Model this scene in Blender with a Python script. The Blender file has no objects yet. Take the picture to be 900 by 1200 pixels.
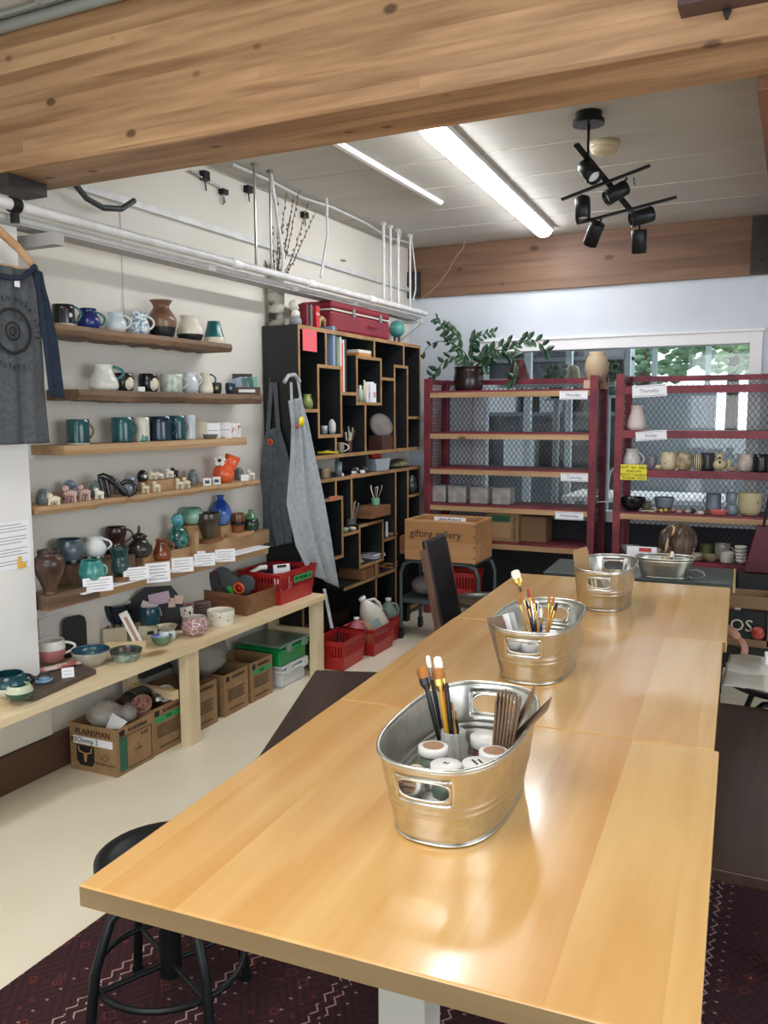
import bpy, bmesh, math, random
from mathutils import Matrix, Vector
random.seed(7)
C = bpy.context.scene.collection
SC = bpy.context.scene
PI = math.pi
# ---------------------------------------------------------------- camera (fitted from vanishing points)
YAW, PIT, ROL, FPX, CAMH = .4501, .1147, -.00455, 998.4, 1.65
def _cam():
    cy, sy = math.cos(YAW), math.sin(YAW)
    f = Vector((-sy, cy, 0)); r = Vector((cy, sy, 0)); u = Vector((0, 0, 1))
    cp, sp = math.cos(PIT), math.sin(PIT)
    f2 = f*cp-u*sp; u2 = u*cp+f*sp
    cr, sr = math.cos(ROL), math.sin(ROL)
    return r*cr+u2*sr, -r*sr+u2*cr, f2
CR, CU, CF = _cam()
CP = Vector((0, 0, CAMH))
cd = bpy.data.cameras.new('camera'); cam = bpy.data.objects.new('camera', cd); C.objects.link(cam)
cam.matrix_world = Matrix(((CR.x, CU.x, -CF.x, 0), (CR.y, CU.y, -CF.y, 0), (CR.z, CU.z, -CF.z, CAMH), (0, 0, 0, 1)))
cd.sensor_fit = 'VERTICAL'; cd.sensor_height = 24.0; cd.lens = 24.0*FPX/1200; cd.clip_start = .02
SC.camera = cam
# ---------------------------------------------------------------- world, lights, exposure
w = bpy.data.worlds.new('world'); SC.world = w; w.use_nodes = True
bg = w.node_tree.nodes['Background']; bg.inputs[0].default_value = (.80, .90, 1.0, 1); bg.inputs[1].default_value = 1.5
def area(name, loc, aim, sx, sy, power, col):
    d = bpy.data.lights.new(name, 'AREA'); d.shape = 'RECTANGLE'; d.size = sx; d.size_y = sy; d.energy = power; d.color = col
    o = bpy.data.objects.new(name, d); C.objects.link(o); o.location = loc
    o.rotation_euler = (Vector(aim)-Vector(loc)).to_track_quat('-Z', 'Y').to_euler(); return o
area('window_daylight_rear', (.3, -2.85, 1.75), (.0, 3, 1.3), 4.2, 1.9, 45, (.93, .97, 1))
area('ceiling_panel_front_room', (-1.3, .2, 3.18), (-1.3, .2, 0), 1.2, 1.6, 42, (1, .97, .92))
area('window_daylight_right', (2.75, 2.0, 1.8), (-1, 2.4, 1.2), 3.0, 1.5, 40, (.92, .96, 1))
area('added_fill_far_room', (-1.2, 9.2, 2.94), (-1.2, 9.2, 0), 1.2, .6, 42, (.85, .95, 1))  # added fill light, no known fixture; brightens the room behind the window
SC.view_settings.view_transform = 'Standard'; SC.view_settings.look = 'None'
SC.view_settings.gamma = 1; SC.view_settings.use_curve_mapping = False
SC.view_settings.exposure = 0.48
# ---------------------------------------------------------------- helpers: where a pixel's sight line meets a real plane
def ray(px, py): return CR*((px-450)/FPX)-CU*((py-600)/FPX)+CF
def PZ(px, py, z): d = ray(px, py); return CP+d*((z-CAMH)/d.z)
def PX(px, py, x): d = ray(px, py); return CP+d*(x/d.x)
def PY(px, py, y): d = ray(px, py); return CP+d*(y/d.y)
def yat(px, X, z):
    a = (px-450)/FPX; v = CR-CF*a
    return -(v.x*X+v.z*(z-CAMH))/v.y
def xat(px, Y, z):
    a = (px-450)/FPX; v = CR-CF*a
    return -(v.y*Y+v.z*(z-CAMH))/v.x
def mpp(P): return (Vector(P)-CP).dot(CF)/FPX
def face(P): return math.atan2(P[1], P[0])-PI/2        # local +X = to the right as seen from the viewer, local +Y = away
# ---------------------------------------------------------------- helpers: meshes
class MB:
    def __init__(s): s.v = []; s.f = []; s.m = []; s.s = []; s.T = Matrix()
    def add(s, vs, fs, mi=0, sm=False):
        n = len(s.v); s.v += [tuple(s.T @ Vector(p)) for p in vs]
        for i, f in enumerate(fs):
            s.f.append([n+k for k in f]); s.m.append(mi[i] if isinstance(mi, list) else mi); s.s.append(sm)
        return s
    def bx(s, x0, x1, y0, y1, z0, z1, mi=0):
        return s.add([(x0,y0,z0),(x1,y0,z0),(x1,y1,z0),(x0,y1,z0),(x0,y0,z1),(x1,y0,z1),(x1,y1,z1),(x0,y1,z1)],
            [(0,3,2,1),(4,5,6,7),(0,1,5,4),(1,2,6,5),(2,3,7,6),(3,0,4,7)], mi)
    def box(s, c, d, mi=0, rz=0):
        T = s.T; s.T = T @ Matrix.Translation(c) @ Matrix.Rotation(rz, 4, 'Z')
        s.bx(-d[0]/2, d[0]/2, -d[1]/2, d[1]/2, -d[2]/2, d[2]/2, mi); s.T = T; return s
    def bar(s, p, q, w, h, mi=0, up=(0, 0, 1)):
        p = Vector(p); q = Vector(q); d = (q-p); L = d.length; d.normalize(); u = Vector(up)
        if abs(d.dot(u)) > .98: u = Vector((1, 0, 0))
        a = d.cross(u).normalized(); b = a.cross(d)
        T = s.T; s.T = T @ Matrix(((d.x,a.x,b.x,p.x),(d.y,a.y,b.y,p.y),(d.z,a.z,b.z,p.z),(0,0,0,1)))
        s.bx(0, L, -w/2, w/2, -h/2, h/2, mi); s.T = T; return s
    def tube(s, pts, r, n=8, mi=0, closed=False, caps=True, sq=1):
        pts = [Vector(p) for p in pts]; N = len(pts); rs = r if isinstance(r, (list, tuple)) else [r]*N
        vs = []; prev = None
        for i, p in enumerate(pts):
            if closed: d = pts[(i+1) % N]-pts[i-1]
            else: d = pts[min(i+1, N-1)]-pts[max(i-1, 0)]
            if d.length < 1e-9: d = Vector((0, 0, 1))
            d.normalize()
            if prev is None:
                prev = d.orthogonal().normalized()
                if abs(d.z) < .95: prev = d.cross(Vector((0,0,1))).normalized()
            a = (prev-d*prev.dot(d)).normalized(); prev = a; b = d.cross(a)
            for k in range(n):
                t = 2*PI*k/n; vs.append(p+a*(rs[i]*math.cos(t))+b*(rs[i]*sq*math.sin(t)))
        fs = []
        for i in range(N if closed else N-1):
            j = (i+1) % N
            for k in range(n):
                k2 = (k+1) % n; fs.append((i*n+k, i*n+k2, j*n+k2, j*n+k))
        s.add(vs, fs, mi, True)
        if not closed and caps: s.add([vs[k] for k in range(n)]+[vs[(N-1)*n+k] for k in range(n)], [tuple(range(n-1,-1,-1)), tuple(range(n,2*n))], mi)
        return s
    def lathe(s, prof, n=28, mi=0, c=(0, 0, 0), sx=1, sy=1, sm=True):
        vs = []; fs = []; ms = []
        for p in prof:
            for k in range(n):
                t = 2*PI*k/n; vs.append((c[0]+p[0]*sx*math.cos(t), c[1]+p[0]*sy*math.sin(t), c[2]+p[1]))
        for i in range(len(prof)-1):
            if prof[i][0] == 0 and prof[i+1][0] == 0: continue
            m = prof[i][2] if len(prof[i]) > 2 else mi
            for k in range(n):
                k2 = (k+1) % n; fs.append((i*n+k, i*n+k2, (i+1)*n+k2, (i+1)*n+k)); ms.append(m)
        return s.add(vs, fs, ms, sm)
    def cyl(s, c, r, h, n=20, mi=0, r2=None):
        r2 = r if r2 is None else r2
        return s.lathe([(0, 0), (r, 0)], n, mi, c, sm=False).lathe([(r, 0), (r2, h)], n, mi, c).lathe([(r2, h), (0, h)], n, mi, c, sm=False)
    def ball(s, c, r, n=16, mi=0, sx=1, sy=1, sz=1):
        return s.lathe([(r*math.sin(PI*i/10), -r*sz*math.cos(PI*i/10)) for i in range(11)], n, mi, c, sx, sy)
    def prism(s, poly, h, mi=0, plane='xy', off=0):
        n = len(poly); mp = {'xy': lambda a, b, c: (a, b, c), 'xz': lambda a, b, c: (a, c, b), 'yz': lambda a, b, c: (c, a, b)}[plane]
        vs = [mp(a, b, off) for a, b in poly]+[mp(a, b, off+h) for a, b in poly]
        return s.add(vs, [tuple(range(n-1,-1,-1)), tuple(range(n,2*n))]+[(i,(i+1)%n,n+(i+1)%n,n+i) for i in range(n)], mi)
    def sheet(s, fn, nu, nv, mi=0, sm=True):
        vs = [fn(i/nu, j/nv) for j in range(nv+1) for i in range(nu+1)]
        return s.add(vs, [(j*(nu+1)+i, j*(nu+1)+i+1, (j+1)*(nu+1)+i+1, (j+1)*(nu+1)+i) for j in range(nv) for i in range(nu)], mi, sm)
    def text(s, body, size, M4, mi=0, ext=.0008, align='CENTER'):
        cu = bpy.data.curves.new('t', 'FONT'); cu.body = body; cu.size = size; cu.extrude = ext; cu.align_x = align; cu.align_y = 'CENTER'; cu.resolution_u = 2
        o = bpy.data.objects.new('t', cu); C.objects.link(o)
        bpy.context.view_layer.update()
        dg = bpy.context.evaluated_depsgraph_get(); me = bpy.data.meshes.new_from_object(o.evaluated_get(dg))
        T = s.T; s.T = T @ M4
        s.add([v.co.copy() for v in me.vertices], [tuple(p.vertices) for p in me.polygons], mi); s.T = T
        bpy.data.objects.remove(o); bpy.data.curves.remove(cu); bpy.data.meshes.remove(me)
        return s
    def build(s, name, mats, parent=None, bev=0, solid=0, sub=0, norm=True):
        me = bpy.data.meshes.new(name); me.from_pydata(s.v, [], s.f)
        for m in (mats if isinstance(mats, (list, tuple)) else [mats]): me.materials.append(m)
        me.polygons.foreach_set('material_index', s.m); me.polygons.foreach_set('use_smooth', s.s)
        if norm:
            b = bmesh.new(); b.from_mesh(me)
            if sub: bmesh.ops.remove_doubles(b, verts=b.verts, dist=1e-5)
            bmesh.ops.recalc_face_normals(b, faces=b.faces); b.to_mesh(me); b.free()
        me.update(); o = bpy.data.objects.new(name, me); C.objects.link(o)
        if parent: o.parent = parent
        if solid: md = o.modifiers.new('thickness', 'SOLIDIFY'); md.thickness = solid; md.offset = 0
        if sub: md = o.modifiers.new('smooth', 'SUBSURF'); md.levels = md.render_levels = sub
        if bev: md = o.modifiers.new('bevel', 'BEVEL'); md.width = bev; md.segments = 2; md.limit_method = 'ANGLE'
        return o
def tag(o, label=None, cat=None, group=None, kind=None):
    if label: o['label'] = label
    if cat: o['category'] = cat
    if group: o['group'] = group
    if kind: o['kind'] = kind
    return o
def thing(name, label, cat, loc=(0, 0, 0), rz=0, group=None):
    o = bpy.data.objects.new(name, None); o.empty_display_size = .05; C.objects.link(o); o.location = loc; o.rotation_euler = (0, 0, rz)
    return tag(o, label, cat, group)
def one(name, mb, mats, label, cat, loc=(0, 0, 0), rz=0, group=None, **k):
    o = mb.build(name, mats, **k); o.location = loc; o.rotation_euler = (0, 0, rz); return tag(o, label, cat, group)
def struct(name, mb, mats, **k): return tag(mb.build(name, mats, **k), kind='structure')
def flat(M4=None): return M4 or Matrix()
RX90 = Matrix.Rotation(PI/2, 4, 'X')                       # text upright, read from -Y
def frame(o, x, y): # matrix with origin o, x axis along x, y axis along y
    x = Vector(x).normalized(); z = x.cross(Vector(y)).normalized(); y = z.cross(x)
    return Matrix(((x.x,y.x,z.x,o[0]),(x.y,y.y,z.y,o[1]),(x.z,y.z,z.z,o[2]),(0,0,0,1)))
# ---------------------------------------------------------------- helpers: materials
def lin(h):
    h = h.lstrip('#'); o = []
    for i in (0, 2, 4):
        c = int(h[i:i+2], 16)/255; o.append(c/12.92 if c <= .04045 else ((c+.055)/1.055)**2.4)
    return (*o, 1)
_mc = {}
def mat(name, c1, c2=None, scale=8, rough=.5, metal=0, bump=0, stretch=(1, 1, 1), lo=.4, hi=.6, detail=4, kind='noise', emit=0, trans=0, coat=0, alpha=1, dist=0, c3=None):
    if name in _mc: return _mc[name]
    m = bpy.data.materials.new(name); _mc[name] = m; m.use_nodes = True; nt = m.node_tree; N = nt.nodes; L = nt.links
    b = N['Principled BSDF']; b.inputs['Base Color'].default_value = lin(c1); b.inputs['Roughness'].default_value = rough; b.inputs['Metallic'].default_value = metal
    if trans: b.inputs['Transmission Weight'].default_value = trans
    if coat: b.inputs['Coat Weight'].default_value = coat; b.inputs['Coat Roughness'].default_value = .08
    if alpha < 1: b.inputs['Alpha'].default_value = alpha
    if emit: b.inputs['Emission Color'].default_value = lin(c1); b.inputs['Emission Strength'].default_value = emit
    if c2 or bump:
        tc = N.new('ShaderNodeTexCoord'); mp = N.new('ShaderNodeMapping'); mp.inputs['Scale'].default_value = stretch; L.new(tc.outputs['Object'], mp.inputs[0])
        if kind == 'voronoi': t = N.new('ShaderNodeTexVoronoi'); fac = t.outputs['Distance']
        elif kind == 'edge': t = N.new('ShaderNodeTexVoronoi'); t.feature = 'DISTANCE_TO_EDGE'; fac = t.outputs['Distance']
        elif kind == 'cell': t = N.new('ShaderNodeTexVoronoi'); fac = t.outputs['Color']
        elif kind == 'wave': t = N.new('ShaderNodeTexWave'); t.inputs['Distortion'].default_value = dist; t.inputs['Detail'].default_value = 2; fac = t.outputs['Fac']
        else: t = N.new('ShaderNodeTexNoise'); t.inputs['Detail'].default_value = detail; t.inputs['Distortion'].default_value = dist; fac = t.outputs['Fac']
        t.inputs['Scale'].default_value = scale; L.new(mp.outputs[0], t.inputs['Vector'])
        if c2:
            r = N.new('ShaderNodeValToRGB'); r.color_ramp.elements[0].position = lo; r.color_ramp.elements[1].position = hi
            r.color_ramp.elements[0].color = lin(c1); r.color_ramp.elements[1].color = lin(c2)
            if c3: e = r.color_ramp.elements.new((lo+hi)/2); e.color = lin(c3)
            L.new(fac, r.inputs[0]); L.new(r.outputs[0], b.inputs['Base Color'])
        if bump:
            bp = N.new('ShaderNodeBump'); bp.inputs['Strength'].default_value = bump; bp.inputs['Distance'].default_value = .01; L.new(fac, bp.inputs['Height']); L.new(bp.outputs[0], b.inputs['Normal'])
    return m
def nmath(N, L, op, a, b=None):
    n = N.new('ShaderNodeMath'); n.operation = op
    for i, v in enumerate((a, b)):
        if v is None: continue
        if isinstance(v, (int, float)): n.inputs[i].default_value = v
        else: L.new(v, n.inputs[i])
    return n.outputs[0]
def wood(name, c1, c2, axis='Y', board=0, rough=.45, grain=14, knots=0, coat=0, across=None, tone=.35, bump=.05, dark='#3a2415', blen=0):
    """planks: grain runs along `axis`; boards of width `board` laid along `across`"""
    if name in _mc: return _mc[name]
    m = bpy.data.materials.new(name); _mc[name] = m; m.use_nodes = True; nt = m.node_tree; N = nt.nodes; L = nt.links
    b = N['Principled BSDF']; b.inputs['Roughness'].default_value = rough
    if coat: b.inputs['Coat Weight'].default_value = coat; b.inputs['Coat Roughness'].default_value = .12
    tc = N.new('ShaderNodeTexCoord'); sp = N.new('ShaderNodeSeparateXYZ'); L.new(tc.outputs['Object'], sp.inputs[0])
    mp = N.new('ShaderNodeMapping'); st = [1, 1, 1]; st['XYZ'.index(axis)] = .08; mp.inputs['Scale'].default_value = st
    vec = tc.outputs['Object']; rnd = None
    if board:
        ac = across or ('X' if axis == 'Y' else 'Y' if axis == 'X' else 'X')
        cell = nmath(N, L, 'FLOOR', nmath(N, L, 'DIVIDE', sp.outputs[ac], board))
        if blen:
            off = nmath(N, L, 'MULTIPLY', cell, .377); lc = nmath(N, L, 'FLOOR', nmath(N, L, 'ADD', nmath(N, L, 'DIVIDE', sp.outputs[axis], blen), off))
            cell = nmath(N, L, 'ADD', cell, nmath(N, L, 'MULTIPLY', lc, 7.31))
        wn = N.new('ShaderNodeTexWhiteNoise'); wn.noise_dimensions = '1D'; L.new(cell, wn.inputs['W']); rnd = wn.outputs['Value']
        cb = N.new('ShaderNodeCombineXYZ')
        for i in range(3): L.new(nmath(N, L, 'MULTIPLY', rnd, 9.0), cb.inputs[i])
        va = N.new('ShaderNodeVectorMath'); va.operation = 'ADD'; L.new(vec, va.inputs[0]); L.new(cb.outputs[0], va.inputs[1]); vec = va.outputs[0]
    L.new(vec, mp.inputs[0])
    n1 = N.new('ShaderNodeTexNoise'); n1.inputs['Scale'].default_value = grain; n1.inputs['Detail'].default_value = 5; n1.inputs['Distortion'].default_value = 1.1; L.new(mp.outputs[0], n1.inputs['Vector'])
    n2 = N.new('ShaderNodeTexNoise'); n2.inputs['Scale'].default_value = grain*7; n2.inputs['Detail'].default_value = 3; L.new(mp.outputs[0], n2.inputs['Vector'])
    f = nmath(N, L, 'ADD', nmath(N, L, 'MULTIPLY', n1.outputs['Fac'], .8), nmath(N, L, 'MULTIPLY', n2.outputs['Fac'], .2))
    if rnd is not None: f = nmath(N, L, 'ADD', f, nmath(N, L, 'MULTIPLY', nmath(N, L, 'SUBTRACT', rnd, .5), tone))
    r = N.new('ShaderNodeValToRGB'); r.color_ramp.elements[0].position = .36; r.color_ramp.elements[1].position = .66
    r.color_ramp.elements[0].color = lin(c1); r.color_ramp.elements[1].color = lin(c2); L.new(f, r.inputs[0]); col = r.outputs[0]
    if knots:
        mk = N.new('ShaderNodeMapping'); sk = [1, 1, 1]; sk['XYZ'.index(axis)] = .6; mk.inputs['Scale'].default_value = sk; L.new(tc.outputs['Object'], mk.inputs[0])
        v = N.new('ShaderNodeTexVoronoi'); v.inputs['Scale'].default_value = knots; L.new(mk.outputs[0], v.inputs['Vector'])
        kr = N.new('ShaderNodeValToRGB'); kr.color_ramp.elements[0].position = .08; kr.color_ramp.elements[1].position = .14; kr.color_ramp.elements[0].color = (1, 1, 1, 1); kr.color_ramp.elements[1].color = (0, 0, 0, 1); L.new(v.outputs['Distance'], kr.inputs[0])
        mx = N.new('ShaderNodeMix'); mx.data_type = 'RGBA'; L.new(nmath(N, L, 'MULTIPLY', kr.outputs[0], .8), mx.inputs[0]); L.new(col, mx.inputs[6]); mx.inputs[7].default_value = lin(dark); col = mx.outputs[2]
    L.new(col, b.inputs['Base Color'])
    if bump:
        bp = N.new('ShaderNodeBump'); bp.inputs['Strength'].default_value = bump; bp.inputs['Distance'].default_value = .004; L.new(n2.outputs['Fac'], bp.inputs['Height']); L.new(bp.outputs[0], b.inputs['Normal'])
    return m
# ---------------------------------------------------------------- materials
m_wall = mat('wall paint', '#e2ddd3', '#dedacf', 1.5, .75)
m_wall_b = mat('back wall paint', '#d3d9e2', '#ccd3dd', 2, .6)
m_floor = mat('cream floor paint', '#efe8d4', '#e9e1cb', 2.5, .32, lo=.35, hi=.7)
m_ceil = mat('grey ceiling boards', '#c4c1b9', '#bbb8b0', 1.5, .65, stretch=(1, 5, 1), lo=.3, hi=.7)
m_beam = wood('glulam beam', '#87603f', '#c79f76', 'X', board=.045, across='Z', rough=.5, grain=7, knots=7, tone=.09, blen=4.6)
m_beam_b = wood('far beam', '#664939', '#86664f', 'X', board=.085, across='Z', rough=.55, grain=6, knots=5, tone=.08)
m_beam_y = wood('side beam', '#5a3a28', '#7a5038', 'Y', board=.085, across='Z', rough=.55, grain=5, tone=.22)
m_base = mat('brown baseboard', '#4a3226', '#5a3e30', 4, .5, stretch=(1, .1, 1))
m_white = mat('white paint', '#eeeef0', rough=.4)
m_pipe = mat('white pipe', '#dcdcdc', '#cfcfce', 12, .4)
m_table = wood('maple tabletop', '#cf9a57', '#e2b878', 'Y', board=.17, rough=.25, grain=4, coat=.5, tone=.06, bump=.01)
m_tedge = wood('maple edge', '#87704f', '#a18960', 'X', board=.3, rough=.4, grain=5, tone=.2)
m_pine = wood('pine board', '#dac297', '#eedcb8', 'Y', rough=.55, grain=8, knots=2.5, dark='#8a5c30')
m_pine_z = wood('pine post', '#d6be98', '#ead8b6', 'Z', rough=.55, grain=8)
m_shelf = wood('rustic shelf wood', '#564233', '#8a6c50', 'Y', rough=.6, grain=9, bump=.4)
m_shelf_l = wood('light shelf wood', '#a07d57', '#be9c72', 'Y', rough=.55, grain=8)
m_dkwood = wood('dark walnut', '#2a1d15', '#4a3527', 'Y', rough=.4, grain=8)
m_dkwood_x = wood('dark walnut cross', '#241912', '#3b2b20', 'X', rough=.35, grain=8)
m_cratew = wood('crate wood', '#a4764a', '#c4966a', 'X', board=.14, across='Z', rough=.6, grain=7)
m_tray = wood('tray wood', '#6f4a30', '#8f6544', 'X', rough=.5, grain=9)
m_edge = mat('ply edge', '#a98358', '#94704a', 9, .55)
m_black = mat('black paint', '#17191a', '#1e2022', 6, .45)
m_blackg = mat('black gloss', '#0e0f11', rough=.15)
m_blackm = mat('black metal', '#1c2022', rough=.38, metal=.5)
m_vinyl = mat('black vinyl', '#14161a', '#1b1e22', 10, .3, bump=.1)
m_grey_m = mat('grey cart paint', '#4d5a5c', rough=.4, metal=.3)
m_red = mat('red paint', '#83303c', '#682430', 6, .45)
m_redm = mat('red mesh paint', '#6d2a36', rough=.5)
m_meshg = mat('expanded metal', '#3f3a42', rough=.45, metal=.4)
m_wlip = wood('wood lip', '#a4805c', '#c4a078', 'X', rough=.6, grain=9, knots=4)
m_basket = mat('red plastic', '#a3201f', '#b3282a', 5, .35)
m_card = mat('cardboard', '#9c7c58', '#8f704d', 12, .8)
m_cardin = mat('cardboard inside', '#6e563d', rough=.9)
m_ink = mat('black ink', '#1a1716', rough=.6)
m_inkg = mat('grey ink', '#9a9590', rough=.7)
m_brink = mat('brown ink', '#4c3a2b', rough=.7)
m_paper = mat('white paper', '#eeeef2', rough=.7)
m_galv = mat('galvanised steel', '#d8d8d2', '#cecfca', 40, .3, metal=1, kind='cell', bump=.02)
m_chrome = mat('chrome', '#c9c9c9', rough=.12, metal=1)
m_steel = mat('steel', '#a8a8a6', rough=.3, metal=1)
m_green_t = mat('green tape', '#2f9a58', rough=.6)
m_green_l = mat('green label', '#2b5f4b', rough=.7)
m_gbin = mat('green plastic', '#0d8a45', rough=.3)
m_clear = mat('clear plastic', '#dfe5e4', rough=.15, alpha=.35)
m_bag = mat('clear bag', '#c9c5bf', '#e8e6e2', 9, .2, alpha=.42, bump=.6)
m_glass = mat('window glass', '#ffffff', rough=.0, trans=1)
m_jar = mat('clear glass jar', '#e6eeee', rough=.03, alpha=.28)
m_cream = mat('cream glaze', '#e3dcc6', '#d6ceb6', 14, .22)
m_whiteg = mat('white glaze', '#e9e6df', '#dcd9d0', 10, .18)
# ================================================================ THE ROOM
XW, YB, ZC = -3.09, 6.92, 3.06
struct('floor', MB().bx(-3.3, 3.0, -3.2, 11.2, -.1, 0), m_floor)
struct('ceiling', MB().bx(-3.3, 3.0, 2.6, 7.2, ZC, ZC+.1), m_ceil)
struct('ceiling_front', MB().bx(-3.3, 3.0, -3.2, 2.7, 3.2, 3.3), m_ceil)
for k, x in enumerate((2.95, 3.5, 4.05, 4.6, 5.15, 5.7, 6.25)):
    struct('trim_%d' % (k+1), MB().bx(-3.09, 3.0, x-.006, x+.006, ZC-.004, ZC+.01), m_ceil)
struct('wall_left', MB().bx(-3.29, XW, -3.2, 7.2, 0, 3.3), m_wall)
struct('wall_pillar', MB().bx(XW, -2.9, .9, 2.575, .517, 2.44), mat('pillar paint', '#e6e4e0', rough=.7))
struct('wall_left_lower', MB().bx(XW-.01, XW+.022, -3.2, 2.78, .17, .48), m_wall)
struct('baseboard_left', MB().bx(XW, XW+.045, -3.2, YB, 0, .165), m_base, bev=.004)
struct('trim_8', MB().bx(XW, XW+.03, 2.9, YB, 2.695, 2.725).bx(XW, XW+.012, 2.9, YB, 2.725, 2.735), m_pipe)
# back wall around window_1
wx0, wx1, wz0, wz1 = -2.40, -.34, .86, 2.155
struct('wall_back', MB().bx(-3.29, wx0, YB, YB+.14, 0, 3.1).bx(wx1, 3.0, YB, YB+.14, 0, 3.1).bx(wx0, wx1, YB, YB+.14, 0, wz0).bx(wx0, wx1, YB, YB+.14, wz1, 3.1), m_wall_b)
wn = tag(thing('window_1', None, None), kind='structure')
MB().bx(wx0-.085, wx0, YB-.02, YB, wz0-.08, wz1+.085).bx(wx1, wx1+.085, YB-.02, YB, wz0-.08, wz1+.085).bx(wx0, wx1, YB-.02, YB, wz1, wz1+.085).bx(wx0, wx1, YB-.02, YB, wz0-.08, wz0).bx(wx0-.1, wx1+.1, YB-.032, YB, wz1+.085, wz1+.105).build('window_frame', m_white, wn, bev=.003)
MB().bx(wx0, wx1, YB+.06, YB+.066, wz0, wz1).build('glass', m_glass, wn)
struct('wall_right', MB().bx(2.9, 3.1, -3.2, .4, 0, 3.3).bx(2.9, 3.1, 3.6, 7.2, 0, 3.3).bx(2.9, 3.1, .4, 3.6, 0, .95).bx(2.9, 3.1, .4, 3.6, 2.6, 3.3), m_wall_b)
struct('wall_rear', MB().bx(-3.3, -1.9, -3.2, -3.05, 0, 3.3).bx(2.4, 3.1, -3.2, -3.05, 0, 3.3).bx(-1.9, 2.4, -3.2, -3.05, 0, .7).bx(-1.9, 2.4, -3.2, -3.05, 2.75, 3.3).bx(-.1, .05, -3.2, -3.05, .7, 2.75), m_wall_b)
# beams
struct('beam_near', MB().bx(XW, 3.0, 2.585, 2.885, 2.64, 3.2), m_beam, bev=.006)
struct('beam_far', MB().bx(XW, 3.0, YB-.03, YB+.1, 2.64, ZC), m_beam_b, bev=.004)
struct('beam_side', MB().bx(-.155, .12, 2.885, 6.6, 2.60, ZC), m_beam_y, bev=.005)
one('beam_bracket', MB().bx(-.36, .1, YB-.045, YB-.031, 2.645, ZC-.01).cyl((-.29, YB-.05, 2.74), .014, .006, 8).cyl((-.29, YB-.05, 2.93), .014, .006, 8), mat('dark steel plate', '#3d3938', rough=.5, metal=.4), 'dark steel plate bracket at the right end of the far beam', 'bracket')
one('beam_bracket', MB().bx(XW+.002, XW+.12, YB-.05, YB-.031, 2.642, 2.86), mat('dark steel plate', '#3d3938'), 'dark plate at the left end of the far beam behind the cables', 'bracket')
one('beam_bracket', MB().bx(XW+.002, -2.96, 2.60, 2.80, 2.585, 2.639), mat('dark steel plate', '#3d3938'), 'dark block tucked under the left end of the near beam', 'bracket')
P = PY(797, 18, 2.56)
one('ledge_board', MB().bx(P.x, .3, 2.50, 2.583, P.z, P.z+.2), mat('plum paint', '#4d3535', rough=.5), 'dark plum board fixed to the upper right of the near beam face', 'board')
P = PY(852, 10, 2.57)
one('clip', MB().prism([(-.012, 0), (.012, 0), (.003, -.022), (-.004, -.022)], .01, 0, 'xz'), m_black, 'small black clip under the plum board on the near beam', 'clip', (P.x, 2.573, P.z-.001))
# conduits on the ceiling in front of the near beam
one('ceiling_conduit', MB().tube([(-3.05, 2.555, 3.174), (-1.5, 2.555, 3.174), (0, 2.555, 3.174)], .022, 12), mat('grey conduit', '#8f948f', rough=.45), 'thick grey conduit running along the top of the near beam', 'conduit')
one('ceiling_conduit', MB().tube([(-3.05, 2.49, 3.182), (-1.5, 2.49, 3.182), (0, 2.49, 3.182)], .009, 8).box((-2.62, 2.49, 3.187), (.02, .035, .026)), mat('grey conduit', '#8f948f'), 'thin grey conduit with a clamp above the near beam', 'conduit')
# white board above the hanging pipes near the beam: small black bracket + pipe elbow
one('cable_bundle', MB().tube([(-2.95, 2.93, 2.69), (-2.93, 3.0, 2.62), (-2.93, 3.1, 2.60), (-2.93, 3.22, 2.62), (-2.94, 3.32, 2.68)], .014, 8), mat('dark cable', '#34383a', rough=.5), 'short loop of dark cable under the near beam by the left wall', 'cable')
# ---------------------------------------------------------------- ceiling lights
t = thing('ceiling_light', 'long lit fluorescent ceiling light with a glowing white diffuser', 'ceiling light', (-1.742, 5.3, ZC), .055)
MB().bx(-.075, .075, -1.29, 1.29, -.03, 0).build('housing', m_white, t)
d = MB(); pr = [(.062*math.cos(PI+PI*i/10), .045*math.sin(PI+PI*i/10)-.03) for i in range(11)]
d.prism(pr, 2.56, 0, 'xz', -1.28)
d.build('diffuser', mat('lit diffuser', '#fbfdff', emit=27), t)
t = thing('ceiling_light', 'thin unlit ceiling strip parallel to the bright fluorescent light', 'ceiling light', (-2.22, 4.55, ZC))
MB().bx(-.022, .022, -.95, .93, -.018, 0).build('housing', m_white, t, bev=.003)
MB().bx(-.014, .014, -.94, .92, -.026, -.018).build('diffuser', mat('milky diffuser', '#f4f4f2', rough=.3), t)
t = thing('smoke_detector', 'cream round smoke detector on the ceiling behind the spotlight fixture', 'smoke detector', (PZ(711, 170, ZC).x, PZ(711, 166, ZC).y, ZC))
MB().lathe([(0, 0), (.078, 0), (.078, -.03), (.07, -.034)], 28).build('base', mat('aged plastic', '#d6c8a8', '#cdbf9f', 6, .5), t)
MB().lathe([(.07, -.034), (.066, -.05), (.045, -.062), (0, -.064)], 28).lathe([(.071, -.033), (.071, -.036)], 28).build('cover', mat('aged plastic', '#d6c8a8'), t)
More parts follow.
